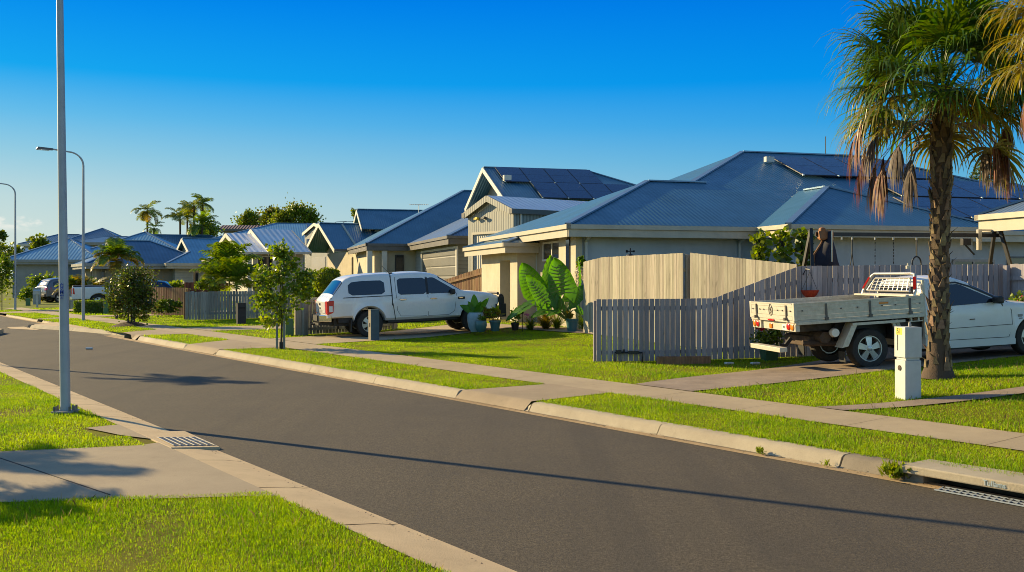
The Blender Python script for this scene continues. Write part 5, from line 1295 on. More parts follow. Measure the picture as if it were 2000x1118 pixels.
for s_ in (-1, 1):
    sstrip(ut, 'sill', [(1.1, .31), (2.7, .30)], .10, hwU, 'ute_paint', .02, (s_,))
    mb = MB(); mb.box((1.40, s_ * (hwU(1.4, .85) + .012), .845), (.17, .025, .035)); mb.build('door_handle', 'ute_paint', ut, bevel=.008)
    mb = MB(); mb.box((2.35, s_ * .99, 1.05), (.12, .2, .13)); mb.build('side_mirror', 'black_plastic', ut, bevel=.035)
    mb = MB(); mb.box((2.82, s_ * (hwU(2.82, .74) + .004), .745), (.085, .006, .05)); mb.box((2.82, s_ * (hwU(2.82, .70) + .004), .695), (.06, .006, .025)); mb.build('fender_badge', 'gutter_grey', ut)
    mb = MB(); mb.hexa([(3.72, s_ * .80, .55), (3.98, s_ * .55, .55), (3.9, s_ * .4, .55), (3.7, s_ * .5, .55), (3.60, s_ * .84, .76), (3.86, s_ * .6, .73), (3.8, s_ * .4, .75), (3.6, s_ * .5, .79)]); mb.build('headlight', 'clear_lens', ut, bevel=.02)
    mb = MB(); mb.box((1.9, s_ * (hwU(1.9, .75) + .006), .735), (.10, .006, .016)); mb.build('scuff_mark', 'rusty_steel', ut)
mb = MB(); mb.span((1.1, -.6, .2), (3.8, .6, .5)); mb.span((1.1, -.8, .22), (2.6, .8, .3)); mb.build('underbody', 'black_plastic', ut)
mb = MB(); mb.span((2.66, .25, .985), (2.72, .35, 1.01)); mb.bar((2.6, -.5, 1.03), (2.66, .1, 1.03), .03, .03); mb.build('wiper', 'black_plastic', ut)
# tray: floor, four dropsides, latches, headboard
TX0, TX1, TW_ = -1.40, .98, .93
mb = MB(); mb.span((TX0, -TW_, .755), (TX1, TW_, .795)); mb.span((TX0 + .02, -TW_ - .02, .715), (TX1, -TW_ + .05, .765)); mb.span((TX0 + .02, TW_ - .05, .715), (TX1, TW_ + .02, .765)); mb.build('tray_floor', 'alu', ut, bevel=.004)
def dropside(p, q, wn):                        # ribbed aluminium side board, wn outward normal
    p = Vector(p); q = Vector(q); n = Vector(wn); mb = MB()
    for z0_, z1_, o in ((.800, .868, .012), (.872, .948, .006), (.952, 1.022, .006), (1.026, 1.065, .010), (1.065, 1.085, .016)):
        a, b = p + n * o, q + n * o
        mb.hexa([a + Vector((0, 0, z0_)), b + Vector((0, 0, z0_)), b - n * (.03 + o) + Vector((0, 0, z0_)), a - n * (.03 + o) + Vector((0, 0, z0_)), a + Vector((0, 0, z1_)), b + Vector((0, 0, z1_)), b - n * (.03 + o) + Vector((0, 0, z1_)), a - n * (.03 + o) + Vector((0, 0, z1_))])
    return mb.build('dropside', 'alu', ut)
dropside((TX0 + .03, -TW_, 0), (TX1, -TW_, 0), (0, -1, 0)); dropside((TX0 + .03, TW_, 0), (TX1, TW_, 0), (0, 1, 0))
tgU = dropside((TX0, -TW_ + .05, 0), (TX0, TW_ - .05, 0), (-1, 0, 0))
for y_ in (-TW_ + .01, TW_ - .01):
    mb = MB(); mb.span((TX0 - .01, y_ - .04, .79), (TX0 + .05, y_ + .04, 1.09)); mb.build('corner_post', 'alu', ut, bevel=.004)
for s_ in (-1, 1):
    for x in (-.82, -.02, .72):
        mb = MB(); mb.span((x - .018, s_ * (TW_ + .012) - .008, .81), (x + .018, s_ * (TW_ + .012) + .012, 1.055)); mb.box((x, s_ * (TW_ + .02), .80), (.06, .03, .05)); mb.build('latch', 'gutter_dark', ut)
    for x in (-1.25, -.55, -.25, .2, .45, .9):
        mb = MB(); mb.box((x, s_ * (TW_ + .014), .955), (.022, .016, .022)); mb.build('stud', 'gutter_dark', ut)
    mb = MB(); mb.span((.15, min(s_ * (TW_ + .008), s_ * (TW_ + .0125)), .985), (.32, max(s_ * (TW_ + .008), s_ * (TW_ + .0125)), 1.012)); mb.build('reflector', 'orange_tape', ut)
for y_ in (-.66, .62):
    mb = MB(); mb.span((TX0 - .03, y_ - .02, .83), (TX0 - .012, y_ + .02, 1.05)); mb.box((TX0 - .04, y_, .815), (.05, .06, .05)); mb.build('latch', 'gutter_dark', ut)
for y_ in (-.82, -.5, -.3, 0, .3, .48, .8):
    mb = MB(); mb.box((TX0 - .016, y_, .955), (.012, .022, .022)); mb.build('stud', 'gutter_dark', ut)
mb = MB(); pts = [(TX0 - .014, .075 * math.cos(t) * (1 if math.sin(t) < .5 else .75), .955 + .105 * math.sin(t)) for t in np.linspace(0, 2 * math.pi, 19)]; mb.tube(pts, .006, 5)
mb.tube([(TX0 - .014, -.03, 1.0), (TX0 - .014, .03, .97), (TX0 - .014, -.02, .93), (TX0 - .014, .02, .89)], .006, 5); mb.build('emblem', 'gutter_dark', tgU)
mb = MB(); mb.span((TX0 - .022, -.13, .765), (TX0 - .01, .12, .79)); mb.build('reflector', 'red_lens', ut)
# tail lamp boxes and under tray gear
for s_ in (-1, 1):
    mb = MB(); mb.span((TX0 + .02, s_ * .73 - .19, .60), (TX0 + .10, s_ * .73 + .19, .755)); lb_ = mb.build('tail_lamp_box', 'alu', ut, bevel=.008)
    for y_, m_ in ((.08, 'amber_lens'), (-.07, 'red_lens')):
        mb = MB(); mb.lathe([(0, -.02), (.045, -.02), (.06, -.01), (.06, .02)], (0, 0, 0), 16, axis='y'); o = mb.build('lamp_lens', m_, lb_, smooth=40); o.rotation_euler = (0, 0, R(-90)); o.location = (TX0 + .015, s_ * (.73 + y_), .68)
mb = MB(); mb.span((TX0 + .06, -.54, .60), (TX0 + .10, .54, .75)); rp_ = mb.build('rear_panel', 'alu', ut)
mb = MB(); mb.box((TX0 + .05, -.42, .66), (.012, .16, .11)); pt_ = mb.build('number_plate', 'plate', rp_); text('lettering', '481', .07, 'ink', pt_, (TX0 + .0425, -.42, .66), (R(90), 0, R(-90)))
mb = MB(); mb.box((TX0 + .05, .16, .66), (.03, .12, .09)); mb.build('work_lamp', 'amber_lens', rp_, bevel=.02)
mb = MB(); mb.span((TX0 - .12, -.55, .36), (TX0 + .02, .75, .44)); mb.build('rear_step', 'alu', ut, bevel=.006)
mb = MB()
for y_ in (-.42, .42):
    mb.span((TX0 + .1, y_ - .04, .56), (1.1, y_ + .04, .70))
for x in (-1.0, -.4, .3, .9): mb.span((x - .03, -.85, .70), (x + .03, .85, .755))
mb.build('chassis_rail', 'grimy_steel', ut)
mb = MB(); mb.span((-.95, -.5, .34), (-.15, .5, .52)); mb.tube([(-1.1, -.55, .42), (-.3, -.62, .36)], .05, 8); mb.tube([(0, -.62, .33), (0, .62, .33)], .05, 8); mb.tube([(-.75, -.72, .5), (-.75, .5, .5)], .1, 12); mb.build('fuel_tank', 'rusty_steel', ut, bevel=.03)
mb = MB(); mb.span((-.5, -.58, .42), (1.0, .58, .72)); mb.span((.45, -.80, .40), (1.0, .80, .70)); mb.build('undertray_shade', 'black_plastic', ut)  # dark boxes added to give the space under the tray its black shade
mb = MB(); mb.lathe([(0, -.04), (.07, -.04), (.085, .02), (.05, .12)], (0, 0, 0), 16, axis='y'); o = mb.build('spot_lamp', 'clear_lens', ut, smooth=40); o.location = (-.62, -.8, .58)
mb = MB(); mb.bar((-1.1, -.1, .56), (-1.21, -.1, .44), .06, .06); mb.tube([(-1.2, -.1, .44), (-1.32, -.1, .44), (-1.32, -.1, .5)], .025, 8); mb.build('tow_hitch', 'black_plastic', ut)
for s_ in (-1, 1):
    mb = MB(); mb.hexa([(-.56, s_ * .66, .32), (-.44, s_ * .66, .34), (-.44, s_ * .92, .34), (-.56, s_ * .92, .32), (-.34, s_ * .66, .735), (-.24, s_ * .66, .735), (-.24, s_ * .92, .735), (-.34, s_ * .92, .735)]); mb.build('mudguard', 'alu', ut)
    mb = MB(); mb.bar((.40, s_ * .88, .735), (.56, s_ * .88, .40), .04, .05); mb.bar((.52, s_ * .80, .735), (.64, s_ * .80, .44), .04, .06); mb.span((-.35, min(s_ * .9, s_ * .94), .69), (.62, max(s_ * .9, s_ * .94), .735)); mb.build('mudguard_brace', 'alu', ut)
    mb = MB(); mb.box((-.50, s_ * .80, .24), (.02, .24, .18)); mb.build('mud_flap', 'black_plastic', ut)
    mb = MB(); mb.span((.70, min(s_ * .83, s_ * .93), .64), (.95, max(s_ * .83, s_ * .93), .655)); mb.span((.74, s_ * .88 - .02, .655), (.77, s_ * .88 + .02, .72)); mb.span((.88, s_ * .88 - .02, .655), (.91, s_ * .88 + .02, .72)); mb.build('tie_rail', 'alu', ut)
hb_ = []
XB, XT, Z0_, Z1_ = .84, .98, 1.09, 1.465
def hbp(y, t): return Vector((XB + (XT - XB) * t, y, Z0_ + (Z1_ - Z0_) * t))
mb = MB(); mb.tube([hbp(.90, 0), hbp(.89, .25), hbp(.74, .9), hbp(.66, 1.0), hbp(-.60, 1.0), hbp(-.72, .95), hbp(-.88, .2), hbp(-.90, 0), hbp(.90, 0)], .028, 8); hbo = mb.build('headboard_frame', 'mesh_pipe', ut, smooth=50)
mb = MB(); mb.tube([hbp(.76, .18), hbp(.58, .78), hbp(-.62, .78), hbp(-.70, .18), hbp(.76, .18)], .018, 8)
for i in range(9):
    y_ = -.6 + 1.25 * i / 8; mb.tube([hbp(y_, .18), hbp(y_ * .93, .78)], .007, 5)
for t in (.34, .48, .62): mb.tube([hbp(.74 - .2 * t, t), hbp(-.70 + .06 * t, t)], .007, 5)
mb.build('headboard_mesh', 'mesh_pipe', hbo)
for s_ in (-1, 1):
    mb = MB(); mb.bar(hbp(s_ * .875, .28) + Vector((-.025, s_ * .01, 0)), hbp(s_ * .755, .84) + Vector((-.025, s_ * .01, 0)), .05, .03); mb.build('reflector', 'red_lens', hbo)
mb = MB(); mb.bar((.70, .9, 1.095), (.70, -.9, 1.095), .06, .03); mb.bar((TX1 - .03, -.9, .8), (TX1 - .03, -.9, 1.12), .05, .05); mb.bar((TX1 + .02, -.9, .35), (TX1 + .02, -.9, 1.35), .04, .04); mb.build('headboard_base', 'alu', ut)
mb = MB(); mb.lathe([(0, 0), (.04, 0), (.04, .05), (.015, .06), (.015, .10), (0, .10)], (.98, -.5, 1.55), 10); mb.build('beacon_mount', 'alu', ut)
spatch(ut, 'rear_window', 1.018, 1.03, lambda x: 1.05, lambda x: 1.4, lambda x, z: .0, 'car_glass')
mb = MB(); mb.span((1.005, -.62, 1.04), (1.035, .62, 1.36)); mb.build('rear_window', 'car_glass', ut)
for y_ in (-.72, .72):
    s_ = 1 if y_ > 0 else -1
    wheel(ut, 0, y_, .345, .235, 'silver', 5, s_, .64); wheel(ut, 3.10, y_, .345, .235, 'silver', 5, s_, .64)

for o in [o for o in bpy.data.objects if o.parent == ut]:
    nm = o.name.split('.')[0]
    if nm in ('tray_floor', 'dropside', 'corner_post', 'latch', 'stud', 'reflector', 'tail_lamp_box', 'rear_panel', 'chassis_rail', 'headboard_frame', 'headboard_base', 'tie_rail', 'beacon_mount'): o.location.z += .125
    elif nm in ('mudguard', 'mudguard_brace', 'spot_lamp', 'fuel_tank', 'undertray_shade'): o.location.z += .08
# ---- silver wagon, white tailgate pickup and dark car further along
def wagon(name, label, cat, loc_, hd, paint, scl=1):
    r = thing(name, label, cat, loc_, hd); r.scale = (scl,) * 3
    pr_ = [(-.95, .72), (-.93, .95), (-.86, 1.12), (-.62, 1.50), (-.5, 1.58), (0, 1.66), (.8, 1.68), (1.5, 1.60), (2.3, 1.08), (2.9, 1.0), (3.35, .85), (3.5, .6)]
    hw = lambda x, z: .90 - (max(0, z - .95) * .30) - (.2 * ((x - 2.9) / .6) ** 2 if x > 2.9 else 0) - (.06 if x < -.8 else 0)
    WH = [(0, .38), (2.67, .38)]; zb = arch(lambda x: .34 if x > -.6 else .42, WH, .34)
    xs_ = stations(list(np.arange(-.95, 3.51, .08)) + [-.93, -.86, 3.5], WH)
    shell(r, 'body', xs_, pr_, zb, hw, [paint, 'car_glass'], lambda x, b, n: 1 if (1.55 < x < 2.25 or -.84 < x < -.64) and abs(b - n // 2 + .5) < 5 else 0)
    spatch(r, 'window', -.45, .3, lambda x: 1.05, lambda x: 1.5 - .25 * max(0, -.1 - x), hw, 'car_glass', rnd=.05); spatch(r, 'window', .36, 1.15, lambda x: 1.03, lambda x: 1.52, hw, 'car_glass', rnd=.04); spatch(r, 'window', 1.2, 1.95, lambda x: 1.02, lambda x: min(1.5, 1.5 - .62 * (x - 1.35)), hw, 'car_glass')
    for s_ in (-1, 1):
        mb = MB(); mb.hexa([(-.96, s_ * .86, .85), (-.6, s_ * .91, .92), (-.6, s_ * .6, .92), (-.97, s_ * .62, .85), (-.90, s_ * .85, 1.06), (-.55, s_ * .89, 1.04), (-.55, s_ * .6, 1.04), (-.9, s_ * .62, 1.06)]); mb.build('tail_light', 'red_lens', r, bevel=.02)
        for x in (0, 2.67): wheel(r, x, s_ * .76, .35, .22, 'silver', 5, s_, .68)
        for x in (.62, 1.4):
            mb = MB(); mb.box((x, s_ * (hw(x, .9) + .01), .93), (.16, .02, .03)); mb.build('door_handle', 'chrome', r)
    mb = MB(); mb.span((-.8, -.6, .25), (3.2, .6, .6)); mb.build('underbody', 'black_plastic', r)
    mb = MB(); mb.span((-1.02, -.8, .42), (-.9, .8, .62)); mb.build('rear_bumper', 'black_plastic', r, bevel=.02)
    mb = MB(); mb.span((-.965, -.25, .74), (-.94, .25, .86)); mb.build('number_plate', 'plate', r)
    return r
x, y, _ = P(107, 0, 67); wagon('station_wagon', 'silver grey wagon on the driveway left of the foreground lamp pole', 'car', (x, y, zg(x, y) - .02), R(48), 'silver_paint')
x, y, _ = P(262, 0, 49); wagon('parked_car', 'dark car roof showing above the brown paling fence behind the dark leaved tree', 'car', (x, y, .05), R(12), 'solar_cell')
x, y, _ = P(192, 0, 49.5); wp = thing('pickup_truck', 'white pickup tailgate with red light poking out behind the clipped box hedge', 'pickup', (x, y, .28), R(24))
prp = [(-1.2, .95), (-1.18, 1.12), (.8, 1.14), (.82, 1.14), (.85, 1.72), (1.9, 1.72), (2.6, 1.18), (3.6, 1.05), (3.8, .8)]
hwp = lambda x, z: .90 - .03 * max(0, .8 - z) - max(0, z - 1.14) * .25
WP = [(0, .43), (3.0, .43)]
shell(wp, 'body', stations(list(np.arange(-1.2, 3.81, .1)) + [-1.18, .8, .82, .85, 3.8], WP), prp, arch(lambda x: .52, WP, .38), hwp, ['white_paint', 'car_glass'], lambda x, b, n: 1 if 1.95 < x < 2.55 and abs(b - n // 2 + .5) < 5 else 0, r=.05)
mb = MB(); mb.span((-1.16, -.80, 1.13), (.78, .80, 1.20)); mb.build('tonneau_cover', 'black_plastic', wp, bevel=.02)
for s_ in (-1, 1):
    mb = MB(); mb.hexa([(-1.225, s_ * .89, .78), (-1.06, s_ * .915, .76), (-1.06, s_ * .7, .76), (-1.225, s_ * .74, .78), (-1.225, s_ * .89, 1.06), (-1.10, s_ * .91, 1.08), (-1.10, s_ * .7, 1.08), (-1.225, s_ * .78, 1.06)]); mb.build('tail_light', 'red_lens', wp, bevel=.02)
    spatch(wp, 'window', .95, 1.75, lambda x: 1.2, lambda x: 1.6, hwp, 'car_glass', sides=(s_,), rnd=.05)
    for x in (0, 3.0): wheel(wp, x, s_ * .76, .38, .25, 'silver', 6, s_, .62)
mb = MB(); mb.span((-1.3, -.85, .5), (-1.15, .85, .66)); mb.build('rear_bumper', 'chrome', wp, bevel=.02)
mb = MB(); mb.span((-.9, -.6, .35), (3.5, .6, .7)); mb.build('underbody', 'black_plastic', wp)
# ------------------------------------------------------------------ plants
def leaf_mesh(name, root, cen, size, m, up=.3, aspect=.45, fold=.12, out=None, clump=None):
    """one small folded leaf per point of cen (N, 3), local to root"""
    N = len(cen); d = rng.normal(0, 1, (N, 3)); d[:, 2] = d[:, 2] * .7 + up
    if out is not None: d += out * .8
    d /= np.linalg.norm(d, axis=1)[:, None]
    a = rng.normal(0, 1, (N, 3)); s = np.cross(d, a); s /= np.linalg.norm(s, axis=1)[:, None]; n = np.cross(s, d)
    L = (size * rng.uniform(.65, 1.35, N))[:, None]; wv = L * aspect
    V = np.empty((N, 4, 3)); V[:, 0] = cen; V[:, 1] = cen + d * L * .5 + s * wv + n * L * fold; V[:, 2] = cen + d * L; V[:, 3] = cen + d * L * .5 - s * wv + n * L * fold
    return tri_mesh(name, V.reshape(-1, 3), np.arange(N * 4).reshape(-1, 4), m, root, None)
def blob_pts(n, c, r, clumps=14, shell=.55, tight=.30, seed=None, flat=1.0):
    """leaf positions gathered in clumps over an ellipsoid, with gaps between the clumps"""
    c = np.array(c, float); r = np.array(r if hasattr(r, '__len__') else (r, r, r), float)
    v = rng.normal(0, 1, (clumps, 3)); v /= np.linalg.norm(v, axis=1)[:, None]
    k = v * rng.uniform(shell, 1, (clumps, 1)) ** .6
    wgt = rng.uniform(.4, 1.6, clumps); wgt /= wgt.sum(); idx = rng.choice(clumps, n, p=wgt)
    p = k[idx] * .82 + rng.normal(0, tight, (n, 3)) * rng.uniform(.5, 1.2, (clumps, 1))[idx]
    return c + p * r, p
def tree(name, label, base, crowns, trunk, cat='tree', group=None, rz=0, bark='bark'):
    """crowns: (part name, count, centre, radii, leaf size, material, clumps, tight); trunk: list of (points, radii)"""
    r = thing(name, label, cat, base, rz, group)
    for pts, rad in trunk:
        mb = MB(); mb.tube(pts, rad, 7); mb.build('trunk', bark, r, smooth=60)
    for nm, n, c, rad, sz, m, cl, tg in crowns:
        p, o = blob_pts(n, c, rad, cl, tight=tg); leaf_mesh(nm, r, p, sz, m, out=o)
    return r
def feather_palm(name, label, base, h, nf, L, m='palm_green', m2=None, seed=0, r0=.12, trunk=True, droop=.75, el=(-25, 75), wl=.045, group=None, nl=26, cat='palm', lean=(0, 0), frac2=.25):
    r = thing(name, label, cat, base, 0, group); rnd = random.Random(seed)
    if trunk:
        mb = MB(); mb.tube([(lean[0] * t * t, lean[1] * t * t, h * t) for t in (0, .15, .4, .7, 1)], [r0 * 1.3, r0, r0 * .85, r0 * .75, r0 * .8], 9); mb.build('trunk', 'palm_bark', r, smooth=60)
    top = Vector((lean[0], lean[1], h))
    for grp, mm, cnt in (('frond_crown', m, int(nf * (1 - frac2)) if m2 else nf), ('lower_fronds', m2, int(nf * frac2) if m2 else 0)):
        if not cnt: continue
        V = []; Fq = []
        for i in range(cnt):
            az = 2 * math.pi * (i * .382 + rnd.uniform(-.05, .05)); e = R(rnd.uniform(*el)) if grp == 'frond_crown' else R(rnd.uniform(el[0] - 15, el[0] + 25))
            l = L * rnd.uniform(.8, 1.1); dr = droop * rnd.uniform(.8, 1.25)
            hd = Vector((math.cos(az), math.sin(az), 0)); sd_ = Vector((-math.sin(az), math.cos(az), 0))
            P_ = []; a = e
            p = top.copy(); K = 12
            for k in range(K + 1):
                P_.append((p.copy(), a)); dv = hd * math.cos(a) + Vector((0, 0, math.sin(a))); p = p + dv * l / K; a -= dr * 2.1 / K * (k / K + .35)
            for k in range(K):
                (q0, a0_), (q1, _) = P_[k], P_[k + 1]; i0 = len(V); w_ = .018 * l * (1 - k / K) + .006
                V += [q0 - sd_ * w_, q0 + sd_ * w_, q1 + sd_ * w_, q1 - sd_ * w_]; Fq.append((i0, i0 + 1, i0 + 2, i0 + 3))
            for k in range(nl):
                t = .16 + .84 * k / nl; f = t * K; j = min(K - 1, int(f)); q = P_[j][0].lerp(P_[j + 1][0], f - j); a = P_[j][1]
                dv = hd * math.cos(a) + Vector((0, 0, math.sin(a))); up = -hd * math.sin(a) + Vector((0, 0, math.cos(a)))
                ll = l * .36 * (math.sin(math.pi * min(1, .18 + .82 * t)) ** .7 + .12)
                for s in (-1, 1):
                    d1 = (dv * .55 + sd_ * s * .8 + up * rnd.uniform(.05, .35)).normalized(); d2 = (d1 + Vector((0, 0, -rnd.uniform(.5, 1.1)))).normalized()
                    wv = dv * wl * l * .5; m_ = q + d1 * ll * .55; e_ = m_ + d2 * ll * .45; i0 = len(V)
                    V += [q - wv * .7, q + wv * .7, m_ + wv, m_ - wv, e_ + wv * .15, e_ - wv * .15]; Fq += [(i0, i0 + 1, i0 + 2, i0 + 3), (i0 + 3, i0 + 2, i0 + 4, i0 + 5)]
        tri_mesh(grp, np.array([tuple(v) for v in V]), np.array(Fq), mm, r, None)
    return r
# ---- fan palm on the verge
def fan_frond(V, Fq, top, az, el, pet, L, rnd, dead=False, K=6, nleaf=34):
    hd = Vector((math.cos(az), math.sin(az), 0)); sd_ = Vector((-math.sin(az), math.cos(az), 0))
    pts = []; p = top.copy(); a = el
    for i in range(6):
        pts.append(p.copy()); dv = hd * math.cos(a) + Vector((0, 0, math.sin(a))); p = p + dv * pet / 5; a -= (.09 if not dead else .13)
    O = pts[-1]
    for i in range(5):
        w_ = .024 - .012 * i / 5; i0 = len(V); q0, q1 = pts[i], pts[i + 1]
        V += [q0 - sd_ * w_, q0 + sd_ * w_, q1 + sd_ * w_ * .9, q1 - sd_ * w_ * .9]; Fq.append((i0, i0 + 1, i0 + 2, i0 + 3))
    dv = (pts[-1] - pts[-2]).normalized()
    if dead: dv = (dv * .55 + Vector((0, 0, -.8)) + sd_ * rnd.uniform(-.2, .2)).normalized()
    up = dv.cross(sd_).normalized() * -1
    if up.dot(hd * -math.sin(el) + Vector((0, 0, math.cos(el)))) < 0: up = -up
    sp = R(115) if not dead else R(48)
    for i in range(nleaf):
        th = -sp + 2 * sp * i / (nleaf - 1) + rnd.uniform(-.03, .03)
        dirv = dv * math.cos(th) + sd_ * math.sin(th) + up * ((.20 * math.cos(th) if not dead else 0) + rnd.uniform(-.06, .10) * (2.5 if dead else 1))
        dirv.normalize(); l = L * (1 - .22 * abs(th) / sp) * rnd.uniform(.82, 1.1)
        wmax = .048 * rnd.uniform(.8, 1.2) * (1.0 if not dead else .62)
        tw = dirv.cross(up).normalized(); g = rnd.uniform(.8, 1.6) if not dead else rnd.uniform(.8, 1.8)
        pv = None; p = O.copy(); dcur = dirv.copy()
        for k in range(K + 1):
            t = k / K; w_ = wmax * (.35 + 1.3 * t if t < .4 else .87 * (1 - t) / .6 + .06) * .5
            if pv is not None:
                i0 = len(V); V += [pv[0], pv[1], p + tw * w_, p - tw * w_]; Fq.append((i0, i0 + 1, i0 + 2, i0 + 3))
            pv = (p - tw * w_, p + tw * w_)
            bend = g * (.04 + 1.15 * t ** 2.2) if not dead else g * .5
            dcur = (dcur + Vector((rnd.uniform(-.03, .03), rnd.uniform(-.03, .03), -bend))).normalized(); p = p + dcur * l / K
def fan_palm(name, label, base, h, rad, live, dead, mats, seed, pet=.95, L=1.0, boots=230, lean=(0, 0), live_el=(-18, 82), trunk_clear=True):
    r = thing(name, label, 'palm', base, 0); rnd = random.Random(seed)
    cx = lambda t: (lean[0] * t, lean[1] * t)
    mb = MB(); ts = [0, .02, .05, .1, .16, .25, .35, .5, .65, .8, .92, 1.0]; rs = [rad * 1.95, rad * 1.7, rad * 1.35, rad * 1.1, rad, rad * .98, rad * .92, rad * .93, rad * 1.0, rad * 1.06, rad * 1.1, rad * .85]
    mb.tube([(*cx(t), h * t) for t in ts], rs, 16); mb.build('trunk', 'palm_bark', r, smooth=60)
    mb = MB()
    for i in range(boots):
        t = (i + .5) / boots; 
        if t < .09 and rnd.random() < .75: continue
        az = i * 2.39996 + rnd.uniform(-.2, .2); z = h * (.02 + .96 * t); ra = ip(list(zip(ts, rs)), .02 + .96 * t) * .97
        x, y = cx(t); hd = Vector((math.cos(az), math.sin(az), 0)); sd_ = Vector((-math.sin(az), math.cos(az), 0))
        w_ = rad * rnd.uniform(.22, .48); l = rnd.uniform(.08, .20); tilt = rnd.uniform(.05, .30) if t > .1 else rnd.uniform(.0, .12)
        b = Vector((x, y, z)) + hd * ra; sk = sd_ * rnd.uniform(-.25, .25)
        dv = (Vector((0, 0, 1)) + hd * tilt + sk).normalized(); n = (hd - dv * hd.dot(dv)).normalized() * .014
        e = b + dv * l; mb.hexa([b - sd_ * w_ - n, b + sd_ * w_ - n, b + sd_ * w_ + n, b - sd_ * w_ + n, e - sd_ * w_ * .35 - n * .3, e + sd_ * w_ * .35 - n * .3, e + sd_ * w_ * .35 + n * .5, e - sd_ * w_ * .35 + n * .5])
        if rnd.random() < .5:
            e2 = e + dv * rnd.uniform(.02, .09) + sd_ * rnd.uniform(-.05, .05) + hd * rnd.uniform(0, .06); mb.hexa([e - sd_ * .02 - n * .3, e + sd_ * .012 - n * .3, e + sd_ * .012 + n * .3, e - sd_ * .02 + n * .3, e2 - sd_ * .004 - n * .1, e2 + sd_ * .004 - n * .1, e2 + sd_ * .004 + n * .1, e2 - sd_ * .004 + n * .1])
    mb.build('leaf_bases', 'palm_boot', r)
    mb = MB()
    for i in range(420):                       # loose fibres
        t = rnd.uniform(.08, 1); az = rnd.uniform(0, 6.28); ra = ip(list(zip(ts, rs)), t); x, y = cx(t); hd = Vector((math.cos(az), math.sin(az), 0))
        b = Vector((x, y, h * t)) + hd * ra * .98; e = b + hd * rnd.uniform(.02, .09) + Vector((rnd.uniform(-.05, .05), rnd.uniform(-.05, .05), rnd.uniform(-.10, .08))); sd_ = Vector((-math.sin(az), math.cos(az), 0)) * .003
        mb.poly([b - sd_, b + sd_, e])
    mb.build('fibres', 'palm_boot', r)
    top = Vector((*cx(1), h))
    for nm, cnt, e0, e1, mm, dd_, l_ in (('green_fronds', live, live_el[0], live_el[1], mats[0], False, L), ('yellow_fronds', max(3, live // 6), -30, 0, mats[1], False, L * .95), ('dead_fronds', dead, -38, 4, mats[2], True, L * .70), ('grey_fronds', dead // 2, -40, 0, mats[3], True, L * .66)):
        V = []; Fq = []
        if cnt == 0: continue
        for i in range(cnt):
            az = i * 2.39996 + rnd.uniform(-.3, .3) + len(nm)
            if dd_ and trunk_clear: az = (math.pi if i % 5 < 3 else 0) + rnd.uniform(-.75, .75)
            e = R(e0 + (e1 - e0) * ((i + .5) / cnt) ** .85 + rnd.uniform(-6, 6))
            st = top + Vector((math.cos(az) * rad * .5, math.sin(az) * rad * .5, rnd.uniform(-.25, .15) if not dd_ else rnd.uniform(-.45, -.1)))
            fan_frond(V, Fq, st, az, e, pet * rnd.uniform(.8, 1.15) * (1.22 if dd_ else 1), l_, rnd, dd_, nleaf=34 if not dd_ else 30)
        tri_mesh(nm, np.array([tuple(v) for v in V]), np.array(Fq), mm, r, None)
    return r
pb = at(1832, 739)
palm_h = EYE - (172 - HOR) / FPX * pb.y - pb.z
fan_palm('fan_palm', 'tall fan palm with shaggy trunk and brown hanging dead fronds beside the white letterbox', pb, palm_h, .122, 60, 16, ('palm_green', 'palm_yellow', 'palm_dead', 'palm_greydead'), 5, lean=(.06, 0), pet=.95, L=.98, live_el=(-10, 84))
x, y, z = P(2165, 60, 11.3)
fan_palm('fan_palm', 'yellow green fan palm fronds reaching in at the upper right corner of the picture', (x, y, .3), z - .3, .15, 34, 1, ('palm_yellow', 'palm_yellow', 'palm_dead', 'palm_dead'), 9, pet=.75, L=.85, boots=120)

# ---- street trees
sb = at(549, 682); s_ = FPX / sb.y
T = lambda px, py, off=0: Vector(P(px, py, sb.y + off)) - Vector((0, 0, 0)) - Vector(sb)
cr = []
for px, py, rp, n in ((545, 488, 17, 170), (548, 520, 30, 300), (520, 545, 26, 230), (572, 545, 30, 290), (590, 570, 22, 160), (535, 575, 28, 230), (560, 590, 26, 180), (515, 590, 20, 120), (545, 625, 20, 120), (525, 628, 14, 70), (600, 545, 16, 90)):
    c = T(px, py, rng.uniform(-.25, .25)); cr.append(('foliage_clump', n, c, (rp / s_ * .95, .30, rp / s_ * .9), .062, 'leaf_mid', 9, .34))
st = tree('street_tree', 'young staked street tree with sparse glossy leaves on the verge left of the white pickup', sb, cr[:0], [([(0, 0, -.05), (.02, 0, .6), (-.02, .02, 1.2), (.0, 0, 1.8), T(546, 482)], [.028, .024, .02, .014, .006]), ([(.0, 0, .9), T(520, 560, .1), T(512, 540, .1)], [.014, .010, .004]), ([(.0, 0, 1.1), T(575, 545, -.1), T(592, 535, -.1)], [.014, .009, .004]), ([(0, 0, 1.3), T(560, 520), T(572, 500)], [.011, .008, .004])])
pp, oo = [], []
for nm, n, c, rad, sz, m, cl, tg in cr:
    p, o = blob_pts(int(n * 1.5), c, rad, cl, tight=tg); pp.append(p); oo.append(o)
pp, oo = np.concatenate(pp), np.concatenate(oo); kk = rng.random(len(pp)) < .62
leaf_mesh('crown', st, pp[kk], .085, 'leaf_mid', out=oo[kk]); leaf_mesh('young_leaves', st, pp[~kk], .08, 'leaf_lime', out=oo[~kk])
for px, hgt in ((542, 1.02), (556, 1.12)):
    mb = MB(); q = T(px, 680); mb.box((q.x, -.05, hgt / 2), (.045, .045, hgt)); mb.build('stake', 'wood_grey', st, bevel=.003)
